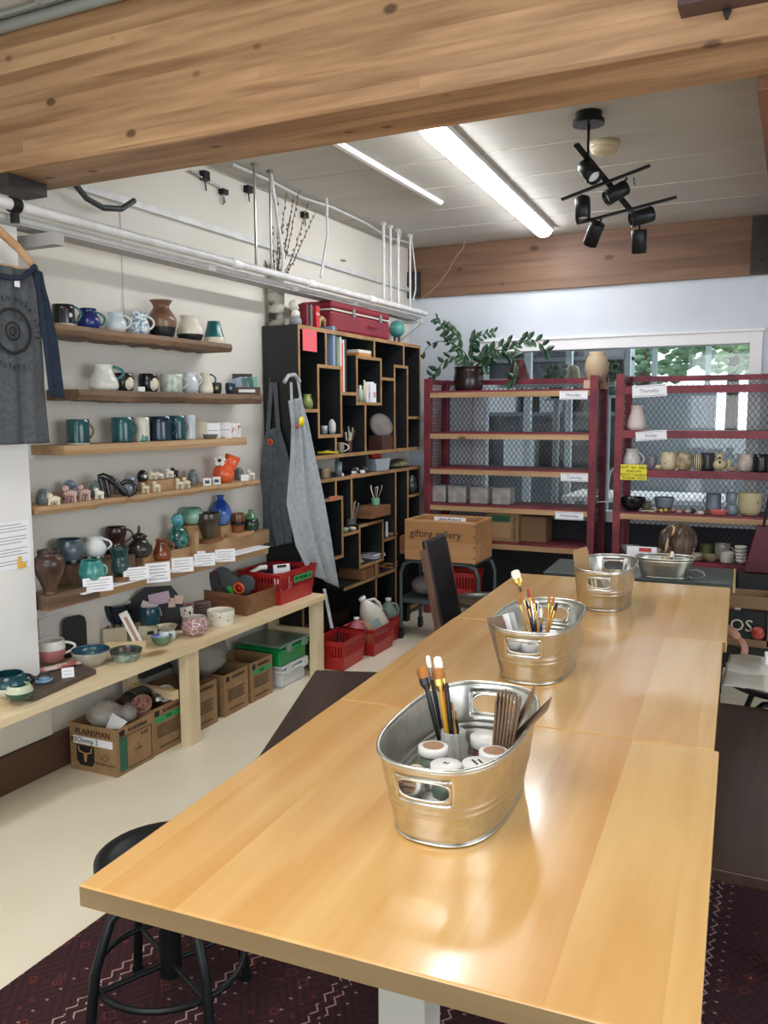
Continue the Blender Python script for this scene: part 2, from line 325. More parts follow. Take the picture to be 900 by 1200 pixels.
# track spotlight
P0 = PZ(690, 132, ZC); tx, ty = P0.x, P0.y
t = thing('spotlight_fixture', 'black ceiling spotlight fixture with two crossbars and adjustable heads', 'light fixture', (tx, ty, ZC))
MB().cyl((0, 0, -.035), .062, .035, 28).cyl((0, 0, -.055), .075, .02, 28).build('canopy', m_blackm, t)
def tp(px, py, dy=0): v = PY(px, py, ty+dy); return Vector((v.x-tx, v.y-ty, v.z-ZC))
j = tp(693, 214)
MB().tube([(0, 0, -.05), (0, 0, j.z)], .007, 8).build('stem', m_blackm, t)
a = tp(675, 169, -.22); b = tp(742, 250, .22)
MB().bar(a, b, .026, .014).build('centre_bar', m_blackm, t, bev=.002)
for (p, q) in ((tp(658, 234, 0), tp(762, 194, 0)), (tp(676, 262, .12), tp(793, 231, .12))):
    MB().bar(p, q, .022, .012).build('cross_bar', m_blackm, t, bev=.002)
def head(base, mid, aim, r=.036, L=.112):
    base = Vector(base); mid = Vector(mid); aim = Vector(aim).normalized()
    Q = frame(mid, aim.orthogonal(), aim.cross(aim.orthogonal()))
    h = MB(); h.T = Q; h.lathe([(0, -L/2), (r*.9, -L/2), (r, -L/2+.006), (r, L/2), (r*.86, L/2), (r*.8, L/2-.02)], 20)
    o = h.build('lamp_head', m_blackm, t)
    k = MB(); k.T = Q; k.lathe([(r*.8, L/2-.018), (0, L/2-.012)], 18); k.build('bulb', mat('bulb face', '#dfe2e4', rough=.25), o)
    MB().tube([base, base+(mid-base)*.5+Vector((0, 0, -.004)), mid], .006, 6).build('swivel_arm', m_blackm, o)
head(tp(686, 186, -.12), tp(691, 201, -.14), (.62, -.5, -.75))
head(tp(682, 228), tp(683, 245), (.1, -.25, -1))
head(tp(735, 208), tp(722, 226), (-.75, -.45, -.5))
head(tp(705, 256, .12), tp(696, 274, .12), (-.45, .45, -.8))
head(tp(762, 242, .12), tp(752, 254, .1), (-.85, -.4, -.25))
head(tp(749, 262, .18), tp(749, 283, .18), (0, .2, -1))
one('ceiling_hook', MB().tube([(0, 0, 0), (0, 0, -.03), (.01, 0, -.045)], .004, 6), m_blackm, 'tiny black hook in the ceiling right of the spotlight fixture', 'hook', (PZ(743, 208, ZC).x, PZ(743, 208, ZC).y, ZC))
# ---------------------------------------------------------------- hanging pipes along the left wall
pA, pz = -2.80, 2.468
t = thing('hanging_pipe', 'thick white pipe hung along the left wall above the shelves', 'pipe', (pA, 0, pz))
MB().tube([(0, .8, 0), (0, 4.5, 0), (0, 6.6, 0)], .022, 14).build('pipe', m_pipe, t)
for y in (3.95, 4.75, 5.6): MB().tube([(0, y-.04, 0), (0, y+.04, 0)], .027, 14).build('coupling', m_white, t)
t = thing('hanging_pipe', 'thinner white pipe just behind and below the thick white pipe', 'pipe', (pA-.06, 0, pz-.036))
MB().tube([(0, .8, 0), (0, 4.5, 0), (0, 6.62, 0)], .015, 12).build('pipe', m_pipe, t)
for y in (3.8, 4.65, 5.45): MB().tube([(0, y-.03, 0), (0, y+.03, 0)], .02, 12).build('coupling', m_white, t)
one('mounting_rail', MB().bx(-.05, .05, .9, 6.6, -.008, .008), mat('grey rail', '#a9a7a5', rough=.5), 'flat grey rail running under the white pipes', 'rail', (pA-.10, 0, pz-.05))
one('mounting_bracket', MB().bar((.27, 0, 0), (0, 0, 0), .03, .03).bar((.27, 0, -.01), (0, 0, -.2), .03, .012).bx(-.004, .004, -.03, .03, -.22, .03), m_pipe, 'white triangular bracket holding the far end of the pipes', 'bracket', (XW+.005, 6.56, pz-.06))
one('mounting_bracket', MB().bar((.33, 0, 0), (0, 0, 0), .05, .05).bx(0, .006, -.03, .03, -.2, .03), mat('grey rail', '#a9a7a5'), 'grey bracket under the pipes above the T-shirt', 'bracket', (XW+.005, 2.66, pz-.1))
one('black_wire', MB().tube([PX(88, 272, -2.86), PX(110, 282, -2.86), PX(140, 293, -2.88), PX(180, 298, -2.88), PX(215, 306, -2.87)], .003, 6), m_black, 'thin black wire dangling under the white pipes', 'wire')
# rods from the ceiling to the pipes
rods = [(297, 218, 310, .008), (315, 214, 318, .007), (447, 288, 352, .012), (455, 290, 353, .010), (464, 290, 354, .012), (478, 290, 354, .009)]
rl = ['thin steel rod hanging left of the pussy willow branches', 'steel rod hanging behind the pussy willow branches', 'white rod nearest the viewer in the far corner', 'second white rod in the far corner', 'grey-white rod beside the far beam end', 'white rod standing before the far beam']
for i, (px, y0, y1, r) in enumerate(rods):
    Y = yat(px, pA-.05, pz); Q = (pA-.03, min(Y, 6.6), 0)
    one('hanging_rod', MB().tube([(0, 0, pz+.01), (0, 0, ZC)], r, 8).box((0, 0, ZC-.01), (.03, .03, .02)), m_pipe if i > 1 else m_steel, rl[i], 'rod', Q, 0, 'rods holding the pipes')
cb = [([(383, 256), (384, 275), (380, 300), (376, 325)], 'white cable curving down right of the branches', .009),
      ([(318, 250), (328, 275), (332, 300), (331, 322)], 'white cable curving down among the branches', .011),
      ([(470, 291), (464, 310), (466, 335), (470, 352)], 'thin pale cable bowing out in the far corner', .004),
      ([(482, 290), (487, 320), (487, 340), (484, 352)], 'pale cable hanging against the far beam', .006)]
for pts, lb, r in cb: one('hanging_cable', MB().tube([Vector((*PX(*pts[0], pA-.05)[:2], ZC))]+[PX(a, b, pA-.05) for a, b in pts[1:]], r, 8), m_pipe, lb, 'cable', group='cables dropping to the pipes')
one('ceiling_cable', MB().tube([PZ(a, b, ZC-.012) for a, b in ((272, 192), (315, 211), (355, 232), (390, 243), (430, 262), (455, 278), (478, 284))], .009, 8), m_pipe, 'white cable stapled along the ceiling beside the left wall', 'cable')
one('ceiling_chain', MB().tube([PY(a, b, YB-.2+.0*a) for a, b in ((546, 272), (543, 290), (533, 303), (525, 318), (512, 335), (500, 346), (488, 352))], .005, 5), mat('brass chain', '#9c8d72', rough=.4, metal=.6), 'fine chain slung from the ceiling in front of the far beam', 'chain')
for (px, py, s, lb) in ((240, 206, .05, 'black box at the wall top nearest the near beam'), (262, 225, .03, 'small black fixing on the wall left of the rods'), (291, 222, .04, 'black fixing behind the first steel rod'), (357, 252, .04, 'black fixing right of the branches')):
    P = PX(px, py, XW+.02); one('wall_fixing', MB().box((0, 0, 0), (.035, .05, s)).tube([(0, 0, -s/2), (0, .01, -s-.03)], .004, 6), m_blackm, lb, 'fixing', P)
one('wall_conduit', MB().tube([PX(222, 200, XW+.02), PX(262, 222, XW+.02), PX(262, 240, XW+.02)], .006, 6), m_steel, 'thin steel conduit at the wall top by the near beam', 'conduit')
P = PX(402, 306, XW+.01); one('wall_hook', MB().lathe([(.022, 0), (.026, .006), (.018, .012), (.018, 0)], 16), m_steel, 'small round eyelet on the upper left wall', 'hook', P, 0)
one('hanging_wire', MB().tube([(0, 0, 0), (0, 0, .3), (0, 0, .62)], .0018, 5), m_steel, 'hair-thin wire hanging on the wall above the blue mugs', 'wire', (XW+.004, PX(143, 330, XW).y, 2.1))
# light switch plates
t = thing('wall_plate', 'blank white double wall plate above the bench by the dark slab', 'wall plate', PX(60, 736, XW+.003))
MB().bx(0, .006, -.075, .075, -.06, .06).build('plate', mat('ivory plate', '#dcd8cf', rough=.5), t, bev=.002)
# ---------------------------------------------------------------- other room seen through window_1
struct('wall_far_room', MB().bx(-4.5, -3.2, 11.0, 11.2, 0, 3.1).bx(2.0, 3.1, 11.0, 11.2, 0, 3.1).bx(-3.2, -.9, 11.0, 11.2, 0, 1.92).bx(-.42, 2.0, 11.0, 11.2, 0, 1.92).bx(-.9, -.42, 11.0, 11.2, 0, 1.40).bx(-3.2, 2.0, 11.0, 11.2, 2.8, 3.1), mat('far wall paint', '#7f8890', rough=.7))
struct('wall_far_left', MB().bx(-4.5, -4.3, 7.06, 11.2, 0, 3.1), m_wall_b)
struct('ceiling_far_room', MB().bx(-4.5, 3.1, 7.06, 11.2, 2.95, 3.05), m_ceil)
struct('floor_far_room', MB().bx(-4.5, -3.3, 7.06, 11.2, -.1, 0), m_floor)
wn = tag(thing('window_2', None, None), kind='structure')
f = MB().bx(-3.2, 2.0, 11.03, 11.1, 1.92, 1.96).bx(-3.2, 2.0, 11.03, 11.1, 2.72, 2.8)
for x in (-3.17, -2.35, -1.62, -1.0, -.38, .3, 1.1, 1.97): f.bx(x-.03, x+.03, 11.03, 11.1, 1.96, 2.72)
f.build('window_frame', mat('grey frame', '#9fb0b4', rough=.5), wn)
mp = mat('pale grey partition', '#a9b4b8', rough=.6)
one('glass_partition', MB().bx(-2.15, -2.08, 0, .07, 0, 2.9).bx(-1.72, -1.66, 0, .07, 0, 2.9).bx(-1.14, -1.09, 0, .07, 0, 2.9), mp, 'pale grey partition posts standing in the room behind the window', 'partition', (-.4, 8.6, 0))
one('work_table', MB().bx(-.9, .9, -.4, .4, .86, .9).bx(-.85, -.8, -.35, -.3, 0, .86).bx(.8, .85, -.35, -.3, 0, .86).bx(-.85, -.8, .3, .35, 0, .86).bx(.8, .85, .3, .35, 0, .86), m_white, 'white work table in the room behind the window mesh', 'table', (-1.0, 8.05, 0), .0)
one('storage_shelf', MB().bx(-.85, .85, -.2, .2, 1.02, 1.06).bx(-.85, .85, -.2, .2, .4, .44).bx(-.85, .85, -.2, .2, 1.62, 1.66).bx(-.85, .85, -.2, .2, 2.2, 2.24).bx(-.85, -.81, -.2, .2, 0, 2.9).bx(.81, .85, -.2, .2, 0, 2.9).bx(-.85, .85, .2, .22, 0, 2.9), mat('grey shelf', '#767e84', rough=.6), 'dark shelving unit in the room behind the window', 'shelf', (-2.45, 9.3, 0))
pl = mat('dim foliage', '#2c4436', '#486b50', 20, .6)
for i, (x, y, z, r, lb, mm) in enumerate(((-1.95, 7.6, 1.98, .12, 'dark leafy pot plant behind the left part of the window', pl), (-1.5, 7.6, 2.0, .10, 'dark green plant behind the window beside the clay jar', pl))):
    b_ = MB()
    for k in range(26):
        u = Vector((random.gauss(0, 1), random.gauss(0, 1), random.gauss(0, .8))).normalized()*r*random.uniform(.4, 1)
        b_.ball((u.x, u.y, u.z), .03, 6, 0, 1, .5, .8)
    one('potted_plant', b_.lathe([(0, -.2), (.06, -.2), (.08, -.06), (0, -.06)], 14), mm, lb, 'plant', (x, y, z))
    one('plant_stand', MB().cyl((0, 0, 0), .03, z-.22).cyl((0, 0, 0), .12, .02).cyl((0, 0, z-.22), .10, .02), mp, 'stand carrying the %s plant behind the window' % ('left' if i == 0 else 'right'), 'stand', (x, y, 0))
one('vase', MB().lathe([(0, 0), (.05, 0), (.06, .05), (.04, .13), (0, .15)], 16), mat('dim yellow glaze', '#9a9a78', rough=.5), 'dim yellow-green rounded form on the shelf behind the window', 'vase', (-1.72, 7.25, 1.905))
one('wall_shelf', MB().bx(-.5, .5, -.12, .12, -.03, 0), mp, 'pale shelf just behind the window glass', 'shelf', (-1.85, 7.25, 1.9))
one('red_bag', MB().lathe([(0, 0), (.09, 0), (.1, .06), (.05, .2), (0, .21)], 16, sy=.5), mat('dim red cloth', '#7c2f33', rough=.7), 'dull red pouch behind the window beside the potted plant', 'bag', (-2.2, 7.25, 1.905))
for k, (x, z, w_, h_, c_, lb) in enumerate(((-2.95, 1.66, .3, .34, '#d8dcdf', 'pale box on the upper shelf behind the window, left one'), (-2.4, 1.66, .24, .26, '#b9c2c8', 'pale grey box on the upper shelf behind the window, middle one'), (-1.95, 1.66, .2, .4, '#5a6068', 'dark tall box on the upper shelf behind the window'), (-2.75, 1.06, .34, .3, '#c9cfd4', 'pale box on the middle shelf behind the window, left one'), (-2.1, 1.06, .3, .22, '#3f4a50', 'dark box on the middle shelf behind the window'), (-2.3, 2.24, .5, .3, '#4d555c', 'dark crate on the top shelf behind the window'))):
    one('storage_box', MB().bx(-w_/2, w_/2, -.12, .12, 0, h_).bx(-w_/2-.006, w_/2+.006, -.126, .126, h_, h_+.02), mat('box '+c_, c_, rough=.6), lb, 'box', (x, 9.22, z+.001))
struct('wall_back_dark_sheet', MB().bx(-2.9, 1.0, YB-.012, YB-.001, 0, .775), mat('added dark sheet', '#2a2c33', rough=.8))  # dark sheet added so the wall behind the lower shelves looks dark
# trees outside
tl = [mat('leaves bright', '#5d8a52', '#c4dfb0', 6, .7, lo=.35, hi=.65), mat('leaves green', '#47784f', '#a4cfa4', 6, .7, lo=.35, hi=.65)]
for i, (x, y, z, r) in enumerate(((-4.25, 13.2, 2.95, 1.05), (-2.1, 13.3, 3.0, 1.05), (.05, 13.2, 2.95, 1.05), (-3.2, 15.4, 3.4, 1.15), (-1.0, 15.5, 3.4, 1.2))):
    b_ = MB(); rr = random.Random(i)
    for k in range(620):
        u = Vector((rr.gauss(0, 1), rr.gauss(0, 1), rr.gauss(0, 1))).normalized()*r*rr.uniform(.75, 1.05)
        s_ = rr.uniform(.05, .11); b_.lathe([(0, -s_*.6), (s_, -s_*.1), (s_*.8, s_*.4), (0, s_*.6)], 6, 0, (u.x, u.y, u.z*.9), 1, .8, False)
    tr = thing('tree', ('bright green tree seen through the far windows, %s' % ('leftmost of the nearer row', 'middle of the nearer row', 'rightmost of the nearer row', 'left one standing behind', 'right one standing behind')[i]), 'tree', (x, y, 0), 0, 'trees outside the far windows')
    b_.T = Matrix(); o = b_.build('foliage', tl[i % 2], tr); o.location = (0, 0, z)
    MB().tube([(0, 0, 0), (0, 0, z)], [.12, .08], 8).build('trunk', mat('bark', '#5a4a3a', rough=.9), tr)
struct('ground_outside', MB().bx(-12, 12, 11.2, 24, -.3, -.05), mat('outside ground', '#8b9a78', rough=.9))
# ================================================================ RUG
def rug_mat():
    m = bpy.data.materials.new('persian rug'); m.use_nodes = True; nt = m.node_tree; N = nt.nodes; L = nt.links; b = N['Principled BSDF']; b.inputs['Roughness'].default_value = .95
    tc = N.new('ShaderNodeTexCoord'); sp = N.new('ShaderNodeSeparateXYZ'); L.new(tc.outputs['Object'], sp.inputs[0]); x, y = sp.outputs['X'], sp.outputs['Y']
    mm = lambda o, a, c=None: nmath(N, L, o, a, c)
    def mix(f, a, c):
        n = N.new('ShaderNodeMix'); n.data_type = 'RGBA'; L.new(f, n.inputs[0])
        for i, v in ((6, a), (7, c)):
            if isinstance(v, str): n.inputs[i].default_value = lin(v)
            else: L.new(v, n.inputs[i])
        return n.outputs[2]
    tri = lambda v, p: mm('ABSOLUTE', mm('SUBTRACT', mm('FRACT', mm('DIVIDE', v, p)), .5))       # 0..0.5
    # field: stepped diamonds of maroon and near black
    d = mm('ADD', tri(x, .16), tri(y, .22)); st = mm('FRACT', mm('MULTIPLY', mm('FLOOR', mm('MULTIPLY', d, 11)), .5))
    col = mix(mm('GREATER_THAN', st, .25), '#3c101b', '#280b13')
    # small motifs
    vo = N.new('ShaderNodeTexVoronoi'); vo.distance = 'MANHATTAN'; vo.inputs['Scale'].default_value = 17; L.new(tc.outputs['Object'], vo.inputs['Vector'])
    ring = mm('MULTIPLY', mm('GREATER_THAN', vo.outputs['Distance'], .32), mm('LESS_THAN', vo.outputs['Distance'], .40))
    sc = N.new('ShaderNodeSeparateColor'); L.new(vo.outputs['Color'], sc.inputs[0])
    col = mix(mm('MULTIPLY', ring, mm('GREATER_THAN', sc.outputs[0], .55)), col, '#6a2a24')
    col = mix(mm('MULTIPLY', mm('LESS_THAN', vo.outputs['Distance'], .13), mm('GREATER_THAN', sc.outputs[1], .72)), col, '#b0582c')
    # rows of pale specks and zigzag guard lines running along the rug
    zig = mm('MULTIPLY', tri(y, .045), .035)
    per = mm('MULTIPLY', mm('FRACT', mm('DIVIDE', mm('ADD', x, zig), .31)), .31)
    z1 = mm('LESS_THAN', mm('ABSOLUTE', mm('SUBTRACT', per, .05)), .0032); z2 = mm('LESS_THAN', mm('ABSOLUTE', mm('SUBTRACT', per, .082)), .0032)
    ns = N.new('ShaderNodeTexNoise'); ns.inputs['Scale'].default_value = 40; L.new(tc.outputs['Object'], ns.inputs['Vector'])
    col = mix(mm('MULTIPLY', mm('MAXIMUM', z1, z2), mm('GREATER_THAN', ns.outputs['Fac'], .42)), col, '#a88784')
    per2 = mm('MULTIPLY', mm('FRACT', mm('DIVIDE', x, .155)), .155)
    sp_ = mm('MULTIPLY', mm('LESS_THAN', mm('ABSOLUTE', mm('SUBTRACT', per2, .11)), .005), mm('LESS_THAN', tri(y, .05), .07))
    col = mix(sp_, col, '#8d7468')
    n2 = N.new('ShaderNodeTexNoise'); n2.inputs['Scale'].default_value = 260; L.new(tc.outputs['Object'], n2.inputs['Vector'])
    bp = N.new('ShaderNodeBump'); bp.inputs['Strength'].default_value = .5; bp.inputs['Distance'].default_value = .004; L.new(n2.outputs['Fac'], bp.inputs['Height']); L.new(bp.outputs[0], b.inputs['Normal'])
    L.new(col, b.inputs['Base Color']); return m
m_rug = rug_mat()
one('patterned_rug', MB().bx(-1.13, 1.13, -1.65, 2.2, 0, .009), m_rug, 'dark red patterned rug with pale zigzag lines under the long table', 'rug', (-.86, 1.32, .001), 0)
# ================================================================ THREE BUTTED TABLES
def table(loc, rz, w, l, label, legs):
    t = thing('work_table', label, 'table', loc, rz, 'maple tables pushed end to end')
    MB().bx(-w/2, w/2, -l/2, l/2, .705, .75).build('tabletop', [m_table], t, bev=.004)
    for s in (-1, 1): MB().bx(-w/2+.003, w/2-.003, s*l/2-.001, s*l/2+.001, .708, .7465).build('end_edge', m_tedge, t)
    for x, y in legs: MB().bx(x-.045, x+.045, y-.045, y+.045, .0115 if loc[1] < 3.3 else 0, .705).build('leg', mat('grey table leg', '#b9b7ae', rough=.5), t, bev=.004)
    MB().bx(-w/2+.1, w/2-.1, -.03, .03, .66, .704).bx(-.03, .03, -l/2+.12, l/2-.12, .66, .704).build('apron', m_blackm, t)
A = math.radians(3.1)
def tloc(s, o=0):  # distance along the row of tables, sideways shift
    return Vector((-1.209, 1.138, 0))+Vector((-math.sin(A), math.cos(A), 0))*s+Vector((math.cos(A), math.sin(A), 0))*(.5625+o)
cz = math.cos(A); 
table(tloc(.582, .0), A, 1.125, 1.162, 'nearest of the three maple tables, holding the front tub', [(.06, -.42), (-.4, .5), (.42, .5)])
table(tloc(1.757, -.006), A, 1.112, 1.18, 'middle of the three maple tables, with the window shine on it', [(-.4, 0), (.4, 0)])
table(tloc(2.915, .003), A, 1.122, 1.13, 'farthest of the three maple tables, nearest the red racks', [(-.4, .4), (.4, .4)])
# far table with dark top
P = PZ(790, 674, .74)
t = thing('side_table', 'dark green-grey topped side table beyond the maple tables', 'table', (P.x-.12, 5.12, 0), A)
MB().bx(-.6, .42, -.3, .19, .705, .735).build('tabletop', mat('green grey top', '#3c4644', rough=.4), t, bev=.003)
MB().bx(.42, .432, -.3, .19, .69, .738).build('edge_strip', mat('brass edge', '#b49a68', rough=.4), t)
for x in (-.52, .36):
    for y in (-.24, .14): MB().bx(x-.02, x+.02, y-.02, y+.02, 0, .705).build('leg', m_blackm, t)
# ================================================================ GALVANISED TUBS
def tub_shape(a, b, n=2.7):
    def f(t):
        c, s = math.cos(t), math.sin(t); return (a*math.copysign(abs(c)**(2/n), c), b*math.copysign(abs(s)**(2/n), s))
    return f
def tub(label, loc, rz, a=.14, b=.27, h=.19, holes=(-1, 1), taper=.8):
    t = thing('galvanised_tub', label, 'tub', loc, rz, 'galvanised tubs on the tables')
    sh = tub_shape(a, b); N = 120
    def mp(i, z):
        k = z/h; s = taper+(1-taper)*k
        rib = .012*math.exp(-((z-.075)/.005)**2)+.010*math.exp(-((z-.090)/.004)**2)
        x, y = sh(2*PI*i/N); return (x*(s+rib), y*(s+rib*.6), z)
    zs = [0, .02, .045, .062, .068, .072, .075, .078, .083, .087, .090, .093, .098, .108, .118, .128, .138, .148, .158, .166, .178, h]
    zs = [z*h/.19 for z in zs]
    j0, j1 = 13, 19
    m = MB(); vs = [mp(i, z) for z in zs for i in range(N)]; fs = []
    hw = 6
    cols = []
    if -1 in holes: cols.append(3*N//4)
    if 1 in holes: cols.append(N//4)
    hole = lambda i, j: any(c-hw <= i < c+hw for c in cols) and j0 <= j < j1
    for j in range(len(zs)-1):
        for i in range(N):
            if not hole(i, j): fs.append((j*N+i, j*N+(i+1) % N, (j+1)*N+(i+1) % N, (j+1)*N+i))
    m.add(vs, fs, 0, True)
    rims = []
    for c in cols:
        per = [(c-hw+k, zs[j0]) for k in range(2*hw)]+[(c+hw, zs[j0+k]) for k in range(j1-j0)]+[(c+hw-k, zs[j1]) for k in range(2*hw)]+[(c-hw, zs[j1-k]) for k in range(j1-j0)]
        zc = (zs[j0]+zs[j1])/2; hh = (zs[j1]-zs[j0])/2*.80; inn = []
        for (i, z) in per:
            th = math.atan2((z-zc)/(zs[j1]-zs[j0])*2, (i-c)/hw); u, v = math.cos(th), math.sin(th)
            r_ = 1/(abs(u)**2.7+abs(v)**2.7)**(1/2.7); inn.append(mp(c+hw*.93*u*r_, zc+hh*v*r_))
        o = [mp(i, z) for i, z in per]; n = len(per)
        m.add(o+inn, [(k, (k+1) % n, n+(k+1) % n, n+k) for k in range(n)], 0, True); rims.append(inn)
    wl = m.build('wall', m_galv, t, solid=.0015)
    for inn in rims: MB().tube(inn, .0026, 6, closed=True).build('handle_rim', m_galv, t)
    MB().tube([mp(i, h) for i in range(N)], .0045, 8, closed=True).build('rolled_rim', m_galv, t)
    MB().tube([mp(i, .004) for i in range(N)], .003, 6, closed=True).build('foot_rim', m_galv, t)
    b_ = MB(); b_.add([mp(i, .006) for i in range(N)], [tuple(range(N))]); b_.build('base', m_galv, t)
    return t
TA = math.radians(3.2)
T1 = Vector((-.668, 1.80, .751)); T2 = Vector((-.792, 2.905, .751)); T3 = Vector((-.785, 4.06, .751))
tub('oval galvanised tub on the nearest table, full of white-lidded jars', T1, TA, .152, .295)
tub('middle galvanised tub holding a mixed cup of brushes and papers', T2, TA, .145, .275)
tub('galvanised tub on the farthest maple table with a brown paper bag', T3, TA, .135, .26)
P = PZ(778, 676, .737); T4 = Vector((P.x, P.y+.02, .737))
tub('low round-ended galvanised tub on the dark side table behind the others', T4, TA+PI/2, .10, .155, .11, ())
def intub(T, x, y, z=0, rz=TA): return T+Vector((x*math.cos(rz)-y*math.sin(rz), x*math.sin(rz)+y*math.cos(rz), z))
m_lid = mat('white lid', '#ecebea', rough=.35); m_cont = [mat('brown paint in jar', '#6b4438', rough=.4), mat('grey green paint in jar', '#5f6d62', rough=.4), mat('red brown paint in jar', '#8a3b34', rough=.4), mat('cream paint in jar', '#cfc6b4', rough=.4)]
m_tan = mat('tan label', '#a9866c', rough=.7)
def jar(label, loc, ci=0, r=.029, h=.07, mark='', sample=False, tilt=0):
    t = thing('paint_jar', label, 'jar', loc, random.uniform(-.5, .5)-.45, 'white-lidded paint jars in the front tub'); t.rotation_euler[0] = tilt
    MB().lathe([(0, 0), (r*.9, 0), (r*.93, .004), (r*.93, h*.74), (0, h*.74)], 22).build('jar_body', m_cont[ci], t)
    l = MB().lathe([(r, h*.74), (r*1.06, h*.76), (r*1.06, h*.98), (r*1.0, h), (0, h)], 24)
    lo = l.build('lid', m_lid, t)
    if sample: MB().lathe([(0, h+.0006), (r*.75, h+.0006)], 20).build('colour_dab', m_tan, lo)
    if mark: MB().text(mark, .013, Matrix.Translation((0, 0, h+.0012)), 0, .0003).build('lettering', m_ink, lo)
    return t
Z1 = .008
def jp(px, py, zt, h=.07): P = PZ(px, py, T1.z+zt); return Vector((P.x, P.y, T1.z+zt-h))
# a lower layer of jars carries the upper ones
one('folded_cloth', MB().prism([(.10*math.cos(i*PI/8), .20*math.sin(i*PI/8)) for i in range(16)], .022), mat('grey rag', '#5f5d58', rough=.9), 'flat grey rag lying under the jars in the front tub', 'cloth', T1+Vector((0, 0, .007)), TA)
for (x, y, ci, lb) in ((-.065, -.17, 0, 'lower jar under the left of the near row in the front tub'), (.0, -.195, 1, 'lower jar at the middle of the near end of the front tub'), (.062, -.16, 2, 'lower jar under the right of the near row in the front tub'), (-.005, -.125, 3, 'lower jar behind the middle of the near row'), (.06, -.09, 0, 'lower jar nearest the big brown glaze jar')):
    jar(lb, intub(T1, x, y, .03), ci, .030, .058)
for (x, y, ci, mk, sm, lb) in ((-.040, -.095, 1, '', True, 'jar with a brown-smeared lid behind the near row of the front tub'),
    (.018, -.178, 1, 'RS', False, 'white-lidded jar marked with two letters in the near row'),
    (.078, -.145, 2, 'wax\nwhite', False, 'white-lidded jar with two handwritten words, right of the near row'),
    (.094, -.072, 0, '', True, 'jar with a brown dab on its lid at the right edge of the near row')):
    jar(lb, intub(T1, x, y, .089), ci, .032, .07, mk, sm)
jar('big jar of brown glaze with a frosted lid beside the mason jar', intub(T1, .030, .09, .03), 0, .036, .095)
jar('big jar with a pale lid next to the paper bags', intub(T1, .088, .045, .03), 3, .034, .105, 'Oyster')
t = jar('jar lying on its side behind the near handle hole of the front tub', intub(T1, -.05, -.172, .119), 3, .028, .06, 'Blue\nGreen', True)
t.rotation_euler = (PI/2*.93, 0, TA)
# mason jar with brushes
def mason(loc, r=.035, h=.12):
    t = thing('mason_jar', 'clear glass mason jar of paintbrushes in the front tub', 'jar', loc)
    MB().lathe([(0, 0), (r, 0), (r*1.05, .01), (r*1.05, h*.72), (r*.8, h*.83), (r*.8, h), (r*.76, h), (r*.76, h*.84), (r*.98, h*.7), (r*.98, .012), (0, .008)], 28).build('jar_body', m_jar, t)
    m = MB()
    for k in range(3): m.tube([(r*.82*math.cos(a*PI/10), r*.82*math.sin(a*PI/10), h*.86+k*.007) for a in range(20)], .0014, 6, closed=True)
    m.build('thread', m_jar, t)
MJ = intub(T1, -.035, .035, .03); mason(MJ)
m_hnat = mat('natural handle', '#c9924a', rough=.4); m_hblk = mat('black handle', '#15171b', rough=.25); m_hblue = mat('blue handle', '#1d3a7a', rough=.3); m_hred = mat('red handle', '#a8242a', rough=.3); m_hyel = mat('yellow handle', '#d99a2b', rough=.35)
m_gold = mat('brass ferrule', '#c9a45a', rough=.25, metal=1); m_bris = mat('tan bristle', '#b5763a', rough=.9, bump=.5, c2='#8a5226', scale=60, stretch=(1, 1, .1)); m_bw = mat('white bristle', '#e8e4da', rough=.9); m_bdk = mat('dark bristle', '#3a2a22', rough=.9)
def brush(label, base, top, hm, fm, bm_, w=.008, bl=.03, flatw=None, group='paintbrushes standing in the tubs'):
    base = Vector(base); top = Vector(top); d = top-base; L = d.length; d.normalize(); fw = flatw or w
    a = CR-d*CR.dot(d); a.normalize(); c = d.cross(a)
    t = thing('paintbrush', label, 'paintbrush', base, 0, group)
    t.matrix_world = Matrix(((a.x, c.x, d.x, base.x), (a.y, c.y, d.y, base.y), (a.z, c.z, d.z, base.z), (0, 0, 0, 1)))
    t.rotation_mode = 'XYZ'
    MB().tube([(0, 0, 0), (0, 0, L*.35), (0, 0, L*.62), (0, 0, L-bl-.02)], [w*.28, w*.42, w*.55, w*.4], 8).build('handle', hm, t)
    z0 = L-bl-.03; f = MB(); n = 12; P_ = []
    for z, sx, sy in ((z0, w*.42, w*.42), (z0+.015, fw*.48, w*.38), (L-bl, fw*.5, w*.34)):
        P_.append([(sx*math.cos(2*PI*k/n), sy*math.sin(2*PI*k/n), z) for k in range(n)])
    for q in range(2): f.add(P_[q]+P_[q+1], [(k, (k+1) % n, n+(k+1) % n, n+k) for k in range(n)], 0, True)
    f.build('ferrule', fm, t)
    b_ = MB(); P_ = []
    for z, sx, sy in ((L-bl, fw*.48, w*.32), (L-bl*.5, fw*.55, w*.3), (L-bl*.1, fw*.45, w*.14), (L, fw*.12, w*.05)):
        P_.append([(sx*math.cos(2*PI*k/n), sy*math.sin(2*PI*k/n), z) for k in range(n)])
    for q in range(3): b_.add(P_[q]+P_[q+1], [(k, (k+1) % n, n+(k+1) % n, n+k) for k in range(n)], 0, True)
    b_.add(P_[3], [tuple(range(n))]); b_.build('bristles', bm_, t); return t
def topat(px, py, base, dy=0): # top of a brush: on the sight line, at the depth of its base
    D = (Vector(base)-CP).dot(CF)+dy; return CP+ray(px, py)*D
